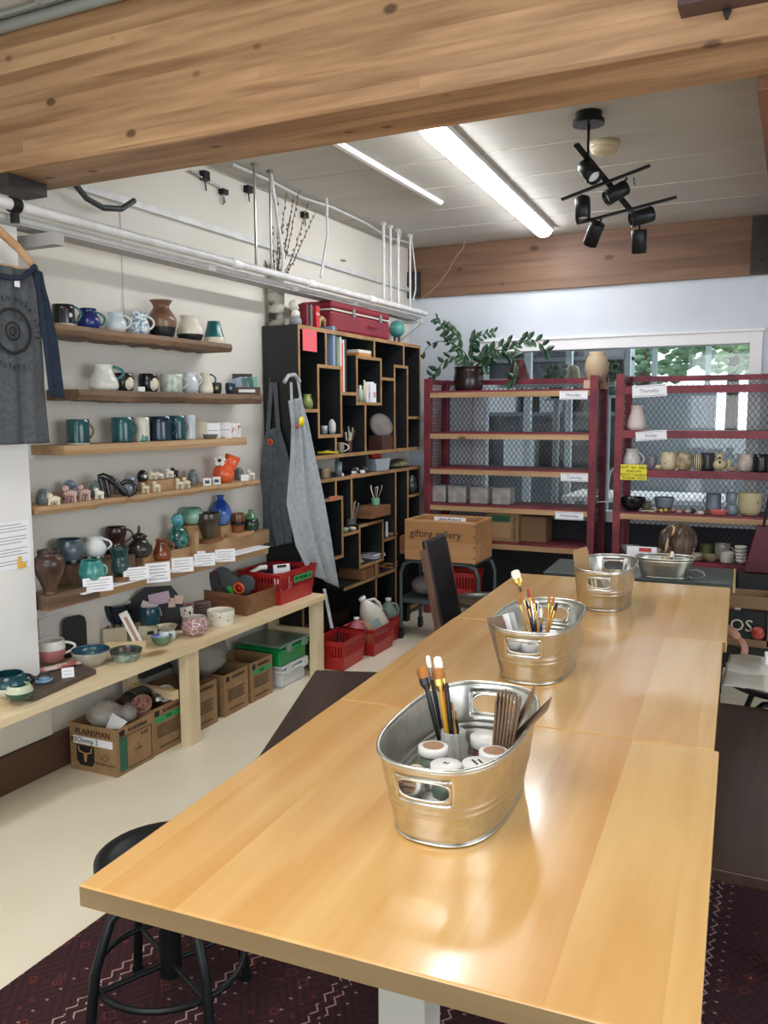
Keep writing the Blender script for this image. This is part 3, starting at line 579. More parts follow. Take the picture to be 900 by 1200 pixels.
for (bx_, by_, px, py, hm, fm, b_, w, bl, fw, lb) in (
    (-.01, -.01, 494, 781, m_hblk, m_hblk, m_bris, .013, .028, .028, 'wide flat brush with tan bristles and a black handle in the mason jar'),
    (-.015, .012, 501, 768, m_hblk, m_steel, m_bw, .010, .03, .012, 'tall round brush with white bristles and a black handle in the mason jar'),
    (0, .0, 513, 783, m_hyel, m_gold, m_bris, .014, .026, .03, 'flat brush with a shiny brass ferrule in the middle of the mason jar'),
    (.006, .016, 512, 769, m_hred, m_clear, m_bw, .010, .03, .02, 'brush with a clear ferrule and pale flat tip behind the brass one'),
    (.012, -.01, 523, 800, m_hblk, m_hblk, m_bdk, .012, .02, .01, 'short dark brush right of the brass brush'),
    (.02, .0, 528, 822, m_hnat, m_gold, m_bris, .009, .02, .008, 'small orange-handled brush at the right of the mason jar'),
    (.016, .014, 533, 824, m_hblk, m_gold, m_bw, .008, .018, .006, 'thin brush with a pale point at the right edge of the mason jar')):
    base = MJ+Vector((bx_, by_, .012)); brush(lb, base, topat(px, py, base, .01), hm, fm, b_, w, bl, fw)
# paper bags in tub 1
m_kraft = mat('kraft paper', '#7d634e', '#8b705a', 8, .85)
for k in range(7):
    c = intub(T1, .068+.0062*k, .02, .10)
    o = one('paper_bag', MB().bx(-.0030, .0008, -.04, .05, 0, .155-.003*abs(k-2)).bx(.0012, .0030, -.038, .048, .006, .150-.003*abs(k-2)), m_kraft, 'folded brown paper bag, %s in the upright packet in the front tub' % ('leftmost', 'second from the left', 'third from the left', 'middle one', 'third from the right', 'second from the right', 'rightmost')[k], 'paper bag', c, .25, 'folded paper bags in the front tub')
    o.rotation_euler = (0, .05+.018*k, .25)
for k, tl_ in enumerate((.45, .72)):
    o = one('paper_bag', MB().bx(-.0014, .0014, -.04, .04, 0, .14).bx(.0016, .003, -.038, .038, .006, .135), m_kraft, ('brown paper bag fanned out just right of the packet', 'brown paper bag leaning farthest out of the front tub')[k], 'paper bag', intub(T1, .092+.006*k, .055-.01*k, .135), .25, 'folded paper bags in the front tub')
    o.rotation_euler = (0, tl_, .25-.1*k)
# contents of tub 2
cup = intub(T2, .02, -.075, .008)
t = thing('brush_cup', 'pale cup of pencils and brushes in the middle tub', 'cup', cup)
MB().lathe([(0, 0), (.05, 0), (.055, .13), (.052, .13), (.047, .004), (0, .004)], 26).build('cup', m_whiteg, t)
for k, (px, py, hm, b_, lb) in enumerate(((603, 668, m_hblk, m_bw, 'tall brush with a splayed white tip leaning left'), (619, 690, m_hred, m_hred, 'brush with a bulky red end'), (611, 693, m_hnat, m_bris, 'natural wood brush left of the red one'),
    (624, 697, m_hyel, m_bris, 'yellow brush just right of the red one'), (628, 706, m_hblk, m_bdk, 'dark brush in the middle of the cup'), (644, 697, m_hnat, m_bris, 'tall orange pencil brush right of the middle'),
    (649, 700, m_hyel, m_bris, 'thin yellow brush beside the tall orange one'), (653, 706, m_hnat, m_bdk, 'brown brush at the right of the cup'), (616, 704, m_hblue, m_bdk, 'blue brush low in the cup'), (607, 699, m_hyel, m_bris, 'short yellow brush at the left of the cup'), (634, 713, m_hblue, m_bw, 'blue-handled brush sunk in the cup'))):
    base = cup+Vector((.035*math.cos(k*2.4), .03*math.sin(k*2.4), .01)); tp_ = topat(px, py, base, .01); brush(lb+' in the middle tub', base+ (cup+Vector((0,0,.01))-base)*.5, tp_, hm, m_gold, b_, .009, .03, .011 if k else .03)
for k, (px, py, c_, lb) in enumerate(((590, 722, mat('brown card', '#7a6350', rough=.8), 'brown card sleeve standing at the left of the middle tub'), (598, 716, m_paper, 'white paper packet with a red mark in the middle tub'), (606, 726, mat('grey sleeve', '#b8bab8', rough=.5), 'grey plastic sleeve in the middle tub'))):
    c = intub(T2, -.06+.012*k, -.19+.03*k, .03); o = MB().bx(-.028, .028, -.002, .002, 0, .19)
    if k == 1: o.bx(-.012, .010, -.0032, -.002, .14, .17, 1)
    o = one('paper_packet', o, [c_, mat('red print', '#c23b34', rough=.6)], lb, 'packet', c, .5-.2*k); o.rotation_euler = (-.12, -.28, .3)
for k, (x, y, lb) in enumerate(((-.055, -.175, 'white-lidded jar behind the left of the middle tub handle'), (.010, -.195, 'white-lidded jar behind the right of the middle tub handle'), (.05, .1, 'white jar at the back of the middle tub'))):
    q = jar(lb, intub(T2, x, y+.01, .045 if k < 2 else .007), 3, .03, .085, ('lo', 'an', '')[k]); q['group'] = 'white-lidded jars in the middle tub'
# contents of tub 3
one('paper_bag', MB().bx(-.035, .035, -.006, .006, 0, .24).prism([(-.035, .24), (.035, .24), (.03, .262), (-.03, .25)], .01, 0, 'xz', -.005), mat('tan paper', '#a8875e', '#9c7c56', 6, .85), 'tan paper bag standing in the left of the far tub', 'paper bag', intub(T3, -.085, -.09, .012), -.25).rotation_euler = (-.05, -.1, .3)
for k, (px, py, lb, wide) in enumerate(((683, 655, 'white-topped brush before the paper bag', 1), (734, 654, 'grey ruler-like stick leaning right', 1), (692, 664, 'orange pencil at the left', 0), (700, 667, 'orange pencil second from the left', 0), (706, 665, 'pencil in the middle', 0), (713, 668, 'short orange pencil right of the middle', 0), (720, 665, 'pencil right of the stick', 0), (726, 668, 'orange pencil at the right', 0), (696, 670, 'low orange pencil', 0), (717, 671, 'low brown pencil', 0))):
    base = intub(T3, .09*math.sin(k*1.9)*.6, .02+.09*math.cos(k*1.3), .012); tp_ = topat(px, py, base, .02)
    if wide: brush(lb+' in the far tub', base, tp_, m_hblk if k == 0 else m_steel, m_steel, m_bw, .012, .03, .02)
    else: one('pencil', MB().tube([(0, 0, 0), (tp_-base)*.93, tp_-base], [.004, .004, .001], 6), m_hnat if k != 9 else m_hred, lb+' in the far tub', 'pencil', base, group='pencils in the far tub')
MB_ = MB().lathe([(0, 0), (.045, 0), (.05, .11), (.047, .11), (.042, .004), (0, .004)], 20)
one('pencil_cup', MB_, m_clear, 'clear cup at the centre of the far tub holding the pencils', 'cup', intub(T3, 0, .02, .008))
# contents of tub 4
for k, (px, py, lb) in enumerate(((777, 651, 'pale wooden brush'), (783, 648, 'tall pale stick'), (788, 646, 'dark brush with a white tip'), (795, 655, 'short orange pencil'), (801, 657, 'brown pencil at the right end'))):
    base = T4+Vector((-.02+.022*k, .0, .008)); tp_ = topat(px, py, base, 0)
    if k == 2: brush(lb+' in the low tub', base, tp_, m_hblk, m_hblk, m_bw, .014, .035, .02)
    else: one('wooden_stick', MB().tube([(0, 0, 0), tp_-base], .006, 6), m_hnat, lb+' in the low tub', 'stick', base, group='sticks in the low tub')
one('paper_stack', MB().bx(-.17, .0, -.004, .004, 0, .125).bx(-.10, -.03, -.0052, -.004, .095, .118, 1), [m_paper, mat('red print', '#c23b34')], 'white cards with a red mark propped behind the low tub', 'paper', PZ(768, 672, .737)+Vector((-.02, .16, 0)), .05).rotation_euler = (-.15, 0, .05)
one('whisk_coil', MB().tube([(.05*math.sin(i*.9)*(1-.001*i), .02*math.cos(i*.45), .002+.05*(.5+.5*math.cos(i*.9))) for i in range(60)], .0016, 5), m_steel, 'small coil of silver wire right of the low tub', 'wire coil', PZ(815, 674, .76)-Vector((0, 0, .022)))
# ================================================================ SEATS AND SLABS AROUND THE TABLE
t = thing('bench', 'dark wooden bench set at an angle left of the long table', 'bench', (-1.996, 3.382, 0), math.radians(-71.1+90))
t.rotation_euler[2] = math.radians(19)
MB().bx(0, .42, -1.25, 0, .415, .45).build('bench_top', m_dkwood, t, bev=.004)
for x in (.05, .37):
    for y in (-1.15, -.1): MB().bx(x-.02, x+.02, y-.02, y+.02, .0105, .415).build('leg', m_blackm, t)
t = thing('bench', 'dark wooden bench at the right of the long table over the rug', 'bench', (-.2, 2.3, 0), 0)
MB().bx(-.14, .5, 0, 1.4, .415, .45).build('bench_top', m_dkwood, t, bev=.004)
for x in (.27, .45):
    for y in (.3, 1.2): MB().bx(x-.02, x+.02, y-.02, y+.02, .0105, .415).build('leg', m_blackm, t)
def tube_stool(label, loc, h, r, seatm, rz=0, name='stool', splay=1.0, ring=True):
    t = thing(name, label, 'stool', loc, rz)
    MB().lathe([(0, h-.03), (r*.9, h-.03), (r, h-.02), (r, h-.004), (r*.97, h), (r*.80, h-.004), (r*.78, h-.008), (0, h-.008)], 40).build('seat', seatm, t)
    MB().tube([(0, 0, .12), (0, 0, h-.03)], .03, 12).lathe([(.022, h-.09), (.035, h-.085), (.06, h-.035), (0, h-.03)], 16).build('column', m_blackm, t)
    for k in range(4):
        a = PI/4+k*PI/2; c, s = math.cos(a), math.sin(a); R = r*1.1*splay
        MB().tube([(c*.02, s*.02, h-.1), (c*r*.55, s*r*.55, h-.09), (c*r*.85, s*r*.85, h-.13), (c*R, s*R, h*.45), (c*R*1.12, s*R*1.12, .015)], .0135, 10).cyl((c*R*1.12, s*R*1.12, 0), .016, .02).build('leg', m_blackm, t)
    if ring:
        a_ = [(r*1.05*splay*math.cos(k*PI/16), r*1.05*splay*math.sin(k*PI/16), h*.33) for k in range(32)]
        MB().tube(a_, .009, 8, closed=True).tube([a_[4], (0, 0, h*.33), a_[20]], .008, 8).tube([a_[12], (0, 0, h*.33), a_[28]], .008, 8).build('foot_ring', m_blackm, t)
    return t
tube_stool('black metal stool tucked under the near left table corner', (-1.475, 1.70, .011), .47, .188, m_blackm, .35)
tube_stool('dark metal swivel stool with a bright rim behind the tall black chair back', (-1.62, 4.72, 0), .56, .2, mat('worn dark metal', '#3c3f3c', '#56584f', 5, .3, metal=.7), .2)
# chair with tall narrow back, seen side on
P = PZ(512, 747, 0)
t = thing('chair', 'wood-framed chair with a tall padded black vinyl back', 'chair', (xat(530, 4.25, .7), 4.25, 0), math.radians(2))
# local: +x to the chair front, y sideways
def slope(z): return -.02-(z-.45)*.20
MB().prism([(slope(.40), .40), (slope(.98), .98), (slope(.98)+.035, .985), (slope(.40)+.045, .40)], .30, 0, 'xz', -.15).build('back_cushion', m_vinyl, t, bev=.014)
for y in (-.172, .15): MB().prism([(slope(.02), .02), (slope(.93)-.01, .93), (slope(.94)+.03, .945), (slope(.02)+.04, .02)], .022, 0, 'xz', y).build('back_post', wood('chair wood', '#5c4034', '#7c5a48', 'Z', rough=.45), t, bev=.004)
MB().bx(-.02, .38, -.19, .19, .41, .46).build('seat', m_vinyl, t, bev=.015)
for y in (-.16, .16): MB().tube([(.36, y, .41), (.37, y, 0)], .012, 8).tube([(.0, y, .41), (-.0, y, 0)], .012, 8).build('leg', m_blackm, t)
# right hand side: dark stool seat with a pale cloth, brown seat cushion
t = tube_stool('black round stool right of the table partly under a pale cloth', (.02, 3.96, 0), .50, .25, m_blackg, 0)
P = PZ(862, 805, .63)
def cl(u, v):
    x = -.155+.30*u; y = -.20+.50*v; z = .506
    if v < .1: z -= (.1-v)*.1
    if x > .1: z -= (x-.1)*.5
    return (x, y, z+.004*math.sin(9*u+5*v)+(.03 if .42 < v < .46 else 0))
one('draped_cloth', MB().sheet(cl, 20, 30), mat('pale grey cloth', '#c9c5bc', '#bdb9b0', 6, .8), 'pale grey cloth laid over the black stool right of the table', 'cloth', (-.085, 3.98, .001), 0, solid=.003)
one('white_block', MB().bx(-.045, .045, -.03, .03, 0, .05), m_white, 'small white block standing on the pale cloth', 'block', (-.04, 4.16, .512), .1, bev=.005)
# near right corner: edge of a black chair
t = thing('chair', 'black chair at the bottom right corner of the photo beside the rug', 'chair', (.02, 1.36, .011), 0)
MB().lathe([(0, .40), (.17, .40), (.19, .415), (.19, .44), (.15, .448), (0, .445)], 32).build('seat', m_vinyl, t)
for k in range(4): a = PI/4+k*PI/2; MB().tube([(.13*math.cos(a), .13*math.sin(a), .40), (.17*math.cos(a), .17*math.sin(a), 0)], .012, 8).build('leg', m_blackm, t)
# ================================================================ POTTERY BUILDERS
_gl = {}
def glaze(c1, c2=None, scale=14, rough=.2, lo=.4, hi=.6, kind='noise', c3=None):
    k = (c1, c2, scale, rough, lo, hi, kind, c3)
    if k not in _gl: _gl[k] = mat('glaze %s %d' % (c1, len(_gl)), c1, c2, scale, rough, lo=lo, hi=hi, kind=kind, c3=c3)
    return _gl[k]
PR = dict(
 mug=[(.0, 0), (.84, 0), (.93, .04), (1, .25), (1, 1)],
 cup=[(.0, 0), (.6, 0), (.8, .08), (.98, .4), (1, .7), (.95, 1)],
 tum=[(.0, 0), (.7, 0), (.88, .12), (1, .45), (.95, .8), (.84, 1)],
 belly=[(.0, 0), (.72, 0), (.93, .14), (1, .34), (.93, .55), (.74, .74), (.66, .86), (.72, 1)],
 jug=[(.0, 0), (.8, 0), (.96, .08), (1, .22), (.92, .42), (.7, .68), (.6, .85), (.66, 1)],
 vase=[(.0, 0), (.7, 0), (.85, .1), (1, .38), (.95, .55), (.62, .76), (.55, .86), (.78, 1)],
 urn=[(.0, 0), (.45, 0), (.42, .06), (.55, .2), (.9, .5), (1, .68), (.9, .82), (.68, .9), (.72, 1)],
 bowl=[(.0, 0), (.45, 0), (.5, .06), (.8, .35), (.97, .75), (1, 1)],
 round=[(.0, 0), (.5, 0), (.75, .1), (.97, .35), (1, .55), (.9, .82), (.78, 1)],
 shallow=[(.0, 0), (.7, 0), (.85, .3), (1, 1)],
 cyl=[(.0, 0), (.95, 0), (1, .06), (1, 1)],
 tri=[(.0, 0), (.95, 0), (1, .1), (.85, .4), (.62, .8), (.55, 1)],
)
def smoothp(p, n=3):
    out = [p[0], p[1]]
    for i in range(1, len(p)-1):
        a = p[max(i-1, 1)]; b = p[i]; c = p[i+1]; d = p[min(i+2, len(p)-1)]
        for k in range(1, n+1):
            t = k/n; q = []
            for j in (0, 1): q.append(.5*((2*b[j])+(-a[j]+c[j])*t+(2*a[j]-5*b[j]+4*c[j]-d[j])*t*t+(-a[j]+3*b[j]-3*c[j]+d[j])*t**3))
            out.append(tuple(q))
    return out
def pot_mesh(prof, w, h, bands=(), inner=0, th=.004, sy=1, c=(0, 0, 0), n=26):
    """bands: [(z fraction above which, material index)]"""
    r = w/2; P_ = smoothp(PR[prof] if isinstance(prof, str) else prof)
    def mi(z):
        k = 0
        for zz, m_ in bands:
            if z >= zz: k = m_
        return k
    o = [(p[0]*r, p[1]*h, mi((p[1]+P_[min(i+1, len(P_)-1)][1])/2)) for i, p in enumerate(P_)]
    top = o[-1]; ins = [(top[0]-th*.5, h+th*.3, inner), (max(top[0]-th, .002), h-th*.3, inner)]
    for p in reversed(o[2:-1]):
        if p[1] > .12*h: ins.append((max(p[0]-th, .001), p[1], inner))
    ins += [(max(o[2][0]*.8-th, .001), .1*h+.001, inner), (0, .1*h, inner)]
    return MB().lathe(o+ins, n, 0, c, 1, sy)
def handle_mesh(w, h, prof, z0=.25, z1=.8, out=.55, r=None, mi=0, side=1, c=(0, 0, 0)):
    R = w/2; P_ = PR[prof] if isinstance(prof, str) else prof
    def rad(z):
        for a, b in zip(P_, P_[1:]):
            if a[1] <= z <= b[1] and b[1] > a[1]: return (a[0]+(b[0]-a[0])*(z-a[1])/(b[1]-a[1]))*R
        return R
    r = r or max(.0035, w*.05); pts = []
    for k in range(9):
        t = k/8; z = (z1+(z0-z1)*t); o = math.sin(PI*t)**.8*out*R
        base = rad(z1)*(1-t)+rad(z0)*t-r*.4
        pts.append((c[0]+side*(base+o), c[1], c[2]+z*h+(.05*h*math.sin(PI*t)*(1-t))))
    return MB().tube(pts, r, 8, mi)
def pot(name, cat, label, loc, w, h, prof, mats, handle=None, hmat=None, bands=(), inner=0, group=None, feet=0, rz=None, sy=1, hz=(.25, .8), ho=.6, extra=None, tilt=0, n=26):
    if not isinstance(mats, (list, tuple)): mats = [mats]
    rz = face(loc) if rz is None else rz
    fz = h*.12 if feet else 0
    pm = pot_mesh(prof, w, h-fz, bands, inner, max(.003, w*.03), sy, (0, 0, fz), n)
    if not handle and not extra and not feet: o = one(name, pm, mats, label, cat, loc, rz, group)
    else:
        o = thing(name, label, cat, loc, rz, group); body = pm.build('body', mats, o)
        if handle: handle_mesh(w, h-fz, prof, hz[0], hz[1], ho, None, 0, 1 if handle > 0 else -1, (0, 0, fz)).build('handle', hmat or mats[0], o)
        for k in range(feet): a = k*2*PI/feet+.4; MB().lathe([(0, 0), (w*.07, 0), (w*.11, fz*1.6), (0, fz*1.9)], 8, 0, (w*.3*math.cos(a), w*.3*math.sin(a), 0)).build('foot', mats[0], o)
        if extra: extra(o, w, h)
    if tilt: o.rotation_euler[1] = tilt
    return o
def L_(px, X, z): return Vector((X, yat(px, X, z), z))           # a spot on a wall shelf of known depth and height
def PW(px, X, z, wpx): return mpp(L_(px, X, z))*wpx
# ================================================================ WALL SHELVES
def shelf(label, y0, y1, z, th, x1, m_, rough=.012, x0=XW+.003):
    mb = MB(); n = 26; rr = random.Random(int(z*1000)); v = []; f = []
    for i in range(n+1):
        y = y0+(y1-y0)*i/n; d = x1+rough*rr.uniform(-1, .6)*(1 if 0 < i < n else .3); b = th*(1+.12*rr.uniform(-1, 1)*(rough > .004))
        v += [(x0, y, z), (d-.004, y, z), (d+.002, y, z-b*.5), (d-.008*(rough > .004), y, z-b), (x0, y, z-b)]
    for i in range(n):
        for k in range(5): f.append((i*5+k, i*5+(k+1) % 5, i*5+5+(k+1) % 5, i*5+5+k))
    f += [(4, 3, 2, 1, 0), tuple(n*5+k for k in range(5))]
    return one('wall_shelf', mb.add(v, f), m_, label, 'shelf')
X1, XM = -2.885, -2.985
SZ = [2.043, 1.765, 1.517, 1.262]
shelf('highest rough brown wall shelf, behind the T-shirt sleeve', 2.64, PX(272, 403, X1).y, SZ[0], .045, X1, m_shelf)
shelf('second wall shelf from the top, rough brown with bark edge', PX(93, 455, X1).y, PX(307, 464, X1).y, SZ[1], .05, X1, m_shelf)
shelf('third wall shelf from the top, straight pale plank', PX(75, 521, X1).y, PX(289, 514, X1).y, SZ[2], .042, X1, m_shelf_l, .001)
shelf('fourth wall shelf from the top, pale board with a wavy edge', 2.60, PX(305, 566, X1).y, SZ[3], .036, X1, m_shelf_l, .012)
# --- shelf 1
teal = glaze('#1f5f60', '#2f7a76', 9); navy = glaze('#1c2858', '#27357a', 9); blk = glaze('#15161a', '#23242a', 9); wht = glaze('#dfe4e2', '#ccd6d6', 12)
pal = glaze('#b9ccd0', '#cfdcdd', 10); brn = glaze('#664636', '#8f6e58', 5, .25); crm = glaze('#d8d2c0', '#e5dfce', 12); dteal = glaze('#12363f', '#1c4f58', 8)
XS = -2.97
def dot(o, w, h, mi=None, r=.011, z=.5, m_=None):
    MB().lathe([(0, 0), (r, 0), (r*.9, .002), (0, .003)], 14).build('white_dot', m_ or m_whiteg, o).matrix_local = Matrix.Translation((w*.28, -w*.405, h*z)) @ Matrix.Rotation(PI/2, 4, 'X')
z = SZ[0]
l = L_(75, XS, z); s = mpp(l)
pot('mug', 'mug', 'black mug with a cream dot and a green handle, first on the top shelf', l, s*25, s*25, 'mug', [blk, m_cream], 1, teal, bands=((0, 1), (.15, 0)), hz=(.2, .95), extra=lambda o, w, h: dot(o, w, h))
l = L_(104, XS, z); s = mpp(l); pot('mug', 'mug', 'deep blue rounded mug with a teal handle on the top shelf', l, s*27, s*24, 'belly', [navy], 1, teal, hz=(.2, .85))
l = L_(136, XS, z); s = mpp(l); pot('mug', 'mug', 'pale blue-white mug right of the deep blue one', l, s*25, s*23, 'belly', [pal, m_whiteg], 1, bands=((0, 1), (.2, 0)), hz=(.25, .9))
l = L_(163, XS, z); s = mpp(l); pot('mug', 'mug', 'white mug with blue floral pattern on the top shelf', l, s*25, s*27, 'belly', [glaze('#dfe6ea', '#7f98b0', 60, .2, .5, .54)], 1, wht, hz=(.25, .85))
l = L_(190, XS, z); s = mpp(l); pot('vase', 'vase', 'tall brown vase with a black base, tallest on the top shelf', l, s*34, s*43, 'vase', [brn, blk], bands=((0, 1), (.24, 0)))
l = L_(223, XS, z); s = mpp(l); pot('vase', 'vase', 'white and black collared pot beside the tall brown vase', l, s*31, s*29, 'belly', [crm, blk], bands=((0, 1), (.3, 0)))
l = L_(251, XS, z); s = mpp(l); pot('vase', 'vase', 'small teal cone-shaped pot at the right end of the top shelf', l, s*26, s*26, 'tri', [glaze('#15555a', '#1f7072', 9), m_cream], bands=((0, 1), (.25, 0)))
# --- shelf 2
z = SZ[1]
l = L_(122, XS, z); s = mpp(l); pot('pitcher', 'pitcher', 'off-white pitcher with a green handle, first on the second shelf', l, s*34, s*30, 'jug', [glaze('#d9ddd2', '#cbd3c8', 9), m_whiteg], 1, teal, bands=((0, 1), (.25, 0)), hz=(.45, .93))
def penguin(px, lb):
    l = L_(px, XS, z); s = mpp(l); w, h = s*24, s*21; t = pot('mug', 'mug', lb, l, w, h, 'tum', [blk], extra=lambda o, w_, h_: None)
    b_ = MB(); b_.ball((w*.17, -w*.27, h*.44), w*.36, 18, 0, .9, .62, 1.0); b_.build('cream_belly', m_cream, t)
    MB().lathe([(0, 0), (.003, 0), (0, .008)], 8, 0, (w*.2, -w*.50, h*.62)).build('beak', glaze('#c98a4a'), t)
penguin(145, 'black and cream penguin mug, left of the pair on the second shelf'); penguin(174, 'black and cream penguin mug, right of the pair behind the price card')
l = L_(201, XS, z); s = mpp(l); pot('mug', 'mug', 'pale mottled green mug in the middle of the second shelf', l, s*26, s*21, 'mug', [glaze('#c9cfc2', '#9fb0a0', 30, .2)], 1, hz=(.25, .85))
l = L_(223, XS, z); s = mpp(l); pot('mug', 'mug', 'white bellied mug right of the mottled green one', l, s*20, s*24, 'belly', [glaze('#d5d9de', '#c3cad4', 10)], 1, hz=(.4, .95), ho=.5)
l = L_(241, XS, z); s = mpp(l); pot('mug', 'mug', 'cream ribbed mug with a dark handle on the second shelf', l, s*18, s*24, 'jug', [crm], 1, dteal, hz=(.45, .95))
def card(label, P, w, h, rz, lines=2, tiltx=-.15, m_=None, cat='card', name='price_card', lm=None):
    mb = MB().bx(-w/2, w/2, -.0006, .0006, 0, h)
    for k in range(lines):
        zz = h*(1-(k+1)/(lines+1)); mb.bx(-w*.38, w*(.38-.1*(k % 2)), -.0012, -.0006, zz-h*.02, zz+h*.02, 1)
    o = one(name, mb, [m_ or m_paper, lm or m_inkg], label, cat, P, rz); o.rotation_euler[0] = tiltx; return o
P = L_(166, X1-.015, z); card('small white price card in front of the penguin mugs', P, .032, .022, face(P))
P = L_(254, X1-.03, z); s = mpp(P); w = s*9
for px, c_, lb in ((254, '#1f2a2c', 'small black pot with a yellow tag left of the card box'), (270, '#1e2e3c', 'small black pot with a blue tag beside the card box')):
    P = L_(px, XS+.02, z); s = mpp(P)
    pot('pot', 'pot', lb, P, s*12, s*13, 'cup', [glaze(c_)], extra=lambda o, w, h, c_=c_: MB().lathe([(0, 0), (.008, 0), (0, .003)], 12).build('round_tag', glaze('#d8c84a' if c_ == '#1f2a2c' else '#8fb4cc', rough=.6), o).__setattr__('matrix_local', Matrix.Translation((0, -w*.5, h*.5)) @ Matrix.Rotation(PI/2, 4, 'X')))
P = L_(290, XS, z); s = mpp(P)
t = thing('card_box', 'dark wooden box of greeting cards at the end of the second shelf', 'box', P, face(P))
MB().bx(-s*17, s*15, -s*5, s*6, 0, s*9).build('tray', glaze('#4a2420', rough=.4), t); MB().bx(-s*17, s*6, s*5, s*7, 0, s*25).build('backboard', mat('dark wood', '#3a2520'), t)
MB().bx(-s*10, s*9, -s*5.4, -s*5, s*3, s*6.5).build('label_plate', m_paper, t)
for k in range(4):
    one('greeting_card', MB().bx(-s*6, s*7, -.001, .001, 0, s*18), mat('card face %d' % k, ('#8fa6bd', '#b9c6d4', '#5f9a8f', '#7fb5a6')[k], rough=.6), 'greeting card in the dark box, %s' % ('leftmost', 'second', 'third', 'front green one')[k], 'card', P+Vector((math.cos(face(P)), math.sin(face(P)), 0))*s*(-8+5*k)+Vector((0, 0, s*2.5)), face(P)).rotation_euler[1] = -.25+.04*k
# --- shelf 3
z = SZ[2]
def hnd(px, w, h, m_, lb, **k): l = L_(px, XS, z); s = mpp(l); return pot('mug', 'mug', lb, l, s*w, s*h, 'cyl', m_, **k)
gt = glaze('#245c5c', '#1a4448', 5, .15); 
hnd(92, 26, 29, [gt, m_cream], 'tall dark green straight mug alone at the left of the third shelf', handle=1, bands=((0, 1), (.04, 0)), ho=.35, hmat=brn)
hnd(144, 25, 29, [gt], 'tall teal straight mug, first of the cluster on the third shelf', handle=1, ho=.35)
hnd(166, 19, 28, [glaze('#cfcabb', '#4b8580', 12, .2, .56, .6)], 'cream mug with a green leaf patch on the third shelf')
hnd(188, 26, 28, [glaze('#16283a', '#22364a', 6, .15)], 'dark navy straight mug in the middle of the third shelf', handle=1, ho=.5)
hnd(208, 19, 28, [gt], 'dark teal mug with a brown handle right of the navy one', handle=1, hmat=brn, ho=.3)
hnd(222, 15, 28, [glaze('#b7c0c8', '#c9cfd4', 6)], 'pale grey-blue cylinder cup on the third shelf')
P = L_(238, XS, z); s = mpp(P); one('small_dish', pot_mesh('shallow', s*18, s*5), glaze('#6f6a5e'), 'small brown dish near the right of the third shelf', 'dish', P+Vector((.05, -.0, 0)), 0)
card('plain cream card standing behind the small dish', L_(236, XM-.03, z), s*14, s*20, face(P), 0, m_=m_cream)
for px, w, h, lb, dx in ((250, 17, 18, 'white folded card right of the small dish', 0), (264, 15, 18, 'white printed card behind the small price card', -.03), (277, 11, 17, 'card with a red circle mark at the end of the third shelf', 0)):
    P = L_(px, XS+dx, z); s = mpp(P); o = card(lb, P, s*w, s*h, face(P)+.15, 1, m_=m_paper if px != 277 else mat('red print card', '#e9e6e3', '#b5403f', 40, .6, lo=.55, hi=.6))
P = L_(268, X1-.012, z); card('tiny white price card at the right end of the third shelf', P, .036, .02, face(P), 1)
for k, px in enumerate((252, 262)):
    P = L_(px, XS+.07, z); one('soap_bar', MB().ball((0, 0, .008), .016, 14, 0, 1.1, .7, .5), m_cream, 'small cream lump %s of the pair on the third shelf' % ('left', 'right')[k], 'ornament', P)
# --- shelf 4 : figurines
z = SZ[3]
def critter(name, label, px, w, h, m_, dx=.06, rz=None, legs=4, zo=0, ears=False, grp='small ceramic animals on the fourth shelf'):
    P = L_(px, XS+dx, z); s = mpp(P); w *= s; h *= s; t = thing(name, label, 'figurine', P+Vector((0, 0, zo)), face(P)+(rz or 0), grp)
    b_ = MB(); n = 12; vs = []
    b_.tube([(-w*.42, 0, h*.5), (-w*.2, 0, h*.55), (w*.12, 0, h*.55), (w*.42, 0, h*.5)], [w*.16, w*.25, w*.25, w*.16], 10).ball((-w*.3, -w*.03, h*.82), w*.25, 12)
    b_.build('body', m_, t)
    for k in range(legs):
        x = (-.3, .26, -.14, .12)[k]*w; y = (-.1, -.1, .1, .1)[k]*w; MB().tube([(x, y, h*.5), (x*1.25, y*1.4, h*.02)], [w*.11, w*.09], 8).build('leg', m_, t)
    if ears: MB().lathe([(0, 0), (w*.16, 0), (0, .004)], 10, 0, (0, 0, 0)).build('ear', m_, t).matrix_local = Matrix.Translation((-w*.2, -w*.18, h*.8)) @ Matrix.Rotation(PI/2, 4, 'X')
    return t
m_fig = glaze('#d9d2b6', '#c9c09f', 20, .35); m_figw = glaze('#e6e2d8', '#d3cdc0', 20, .35); m_stripe = mat('red striped glaze', '#d9cfc4', '#8e3a3c', 60, .3, kind='wave', lo=.45, hi=.55)
def rock(px, w, h, lb, m_, dx=0, dz=0, eye=False):
    P = L_(px, XS+dx, z+dz); s = mpp(P); r = s*w/2
    t = thing('ceramic_egg', lb, 'ornament', P, face(P), 'egg-shaped grey ceramics on the fourth shelf'); hh = s*h
    MB().lathe([(0, 0), (r*.7, 0), (r*.95, hh*.18), (r, hh*.4), (r*.85, hh*.7), (r*.5, hh*.93), (0, hh)], 22).build('shell', m_, t)
    if eye: MB().ball((r*.35, -r*.72, hh*.42), r*.5, 12, 0, 1, .5, .8).build('white_face', m_whiteg, t)
    return t
m_mot = glaze('#5d666c', '#8d979c', 26, .2, .42, .6); m_bm = glaze('#4d5f78', '#a8b0b8', 22, .2, .42, .6)
rock(51, 18, 19, 'grey mottled egg ornament at the left end of the fourth shelf', m_mot)
rock(82, 19, 24, 'blue and white mottled egg ornament behind the striped elephants', m_bm, -.04)
rock(112, 19, 20, 'grey-blue dome ornament left of the black stretched animal', m_mot, -.02)
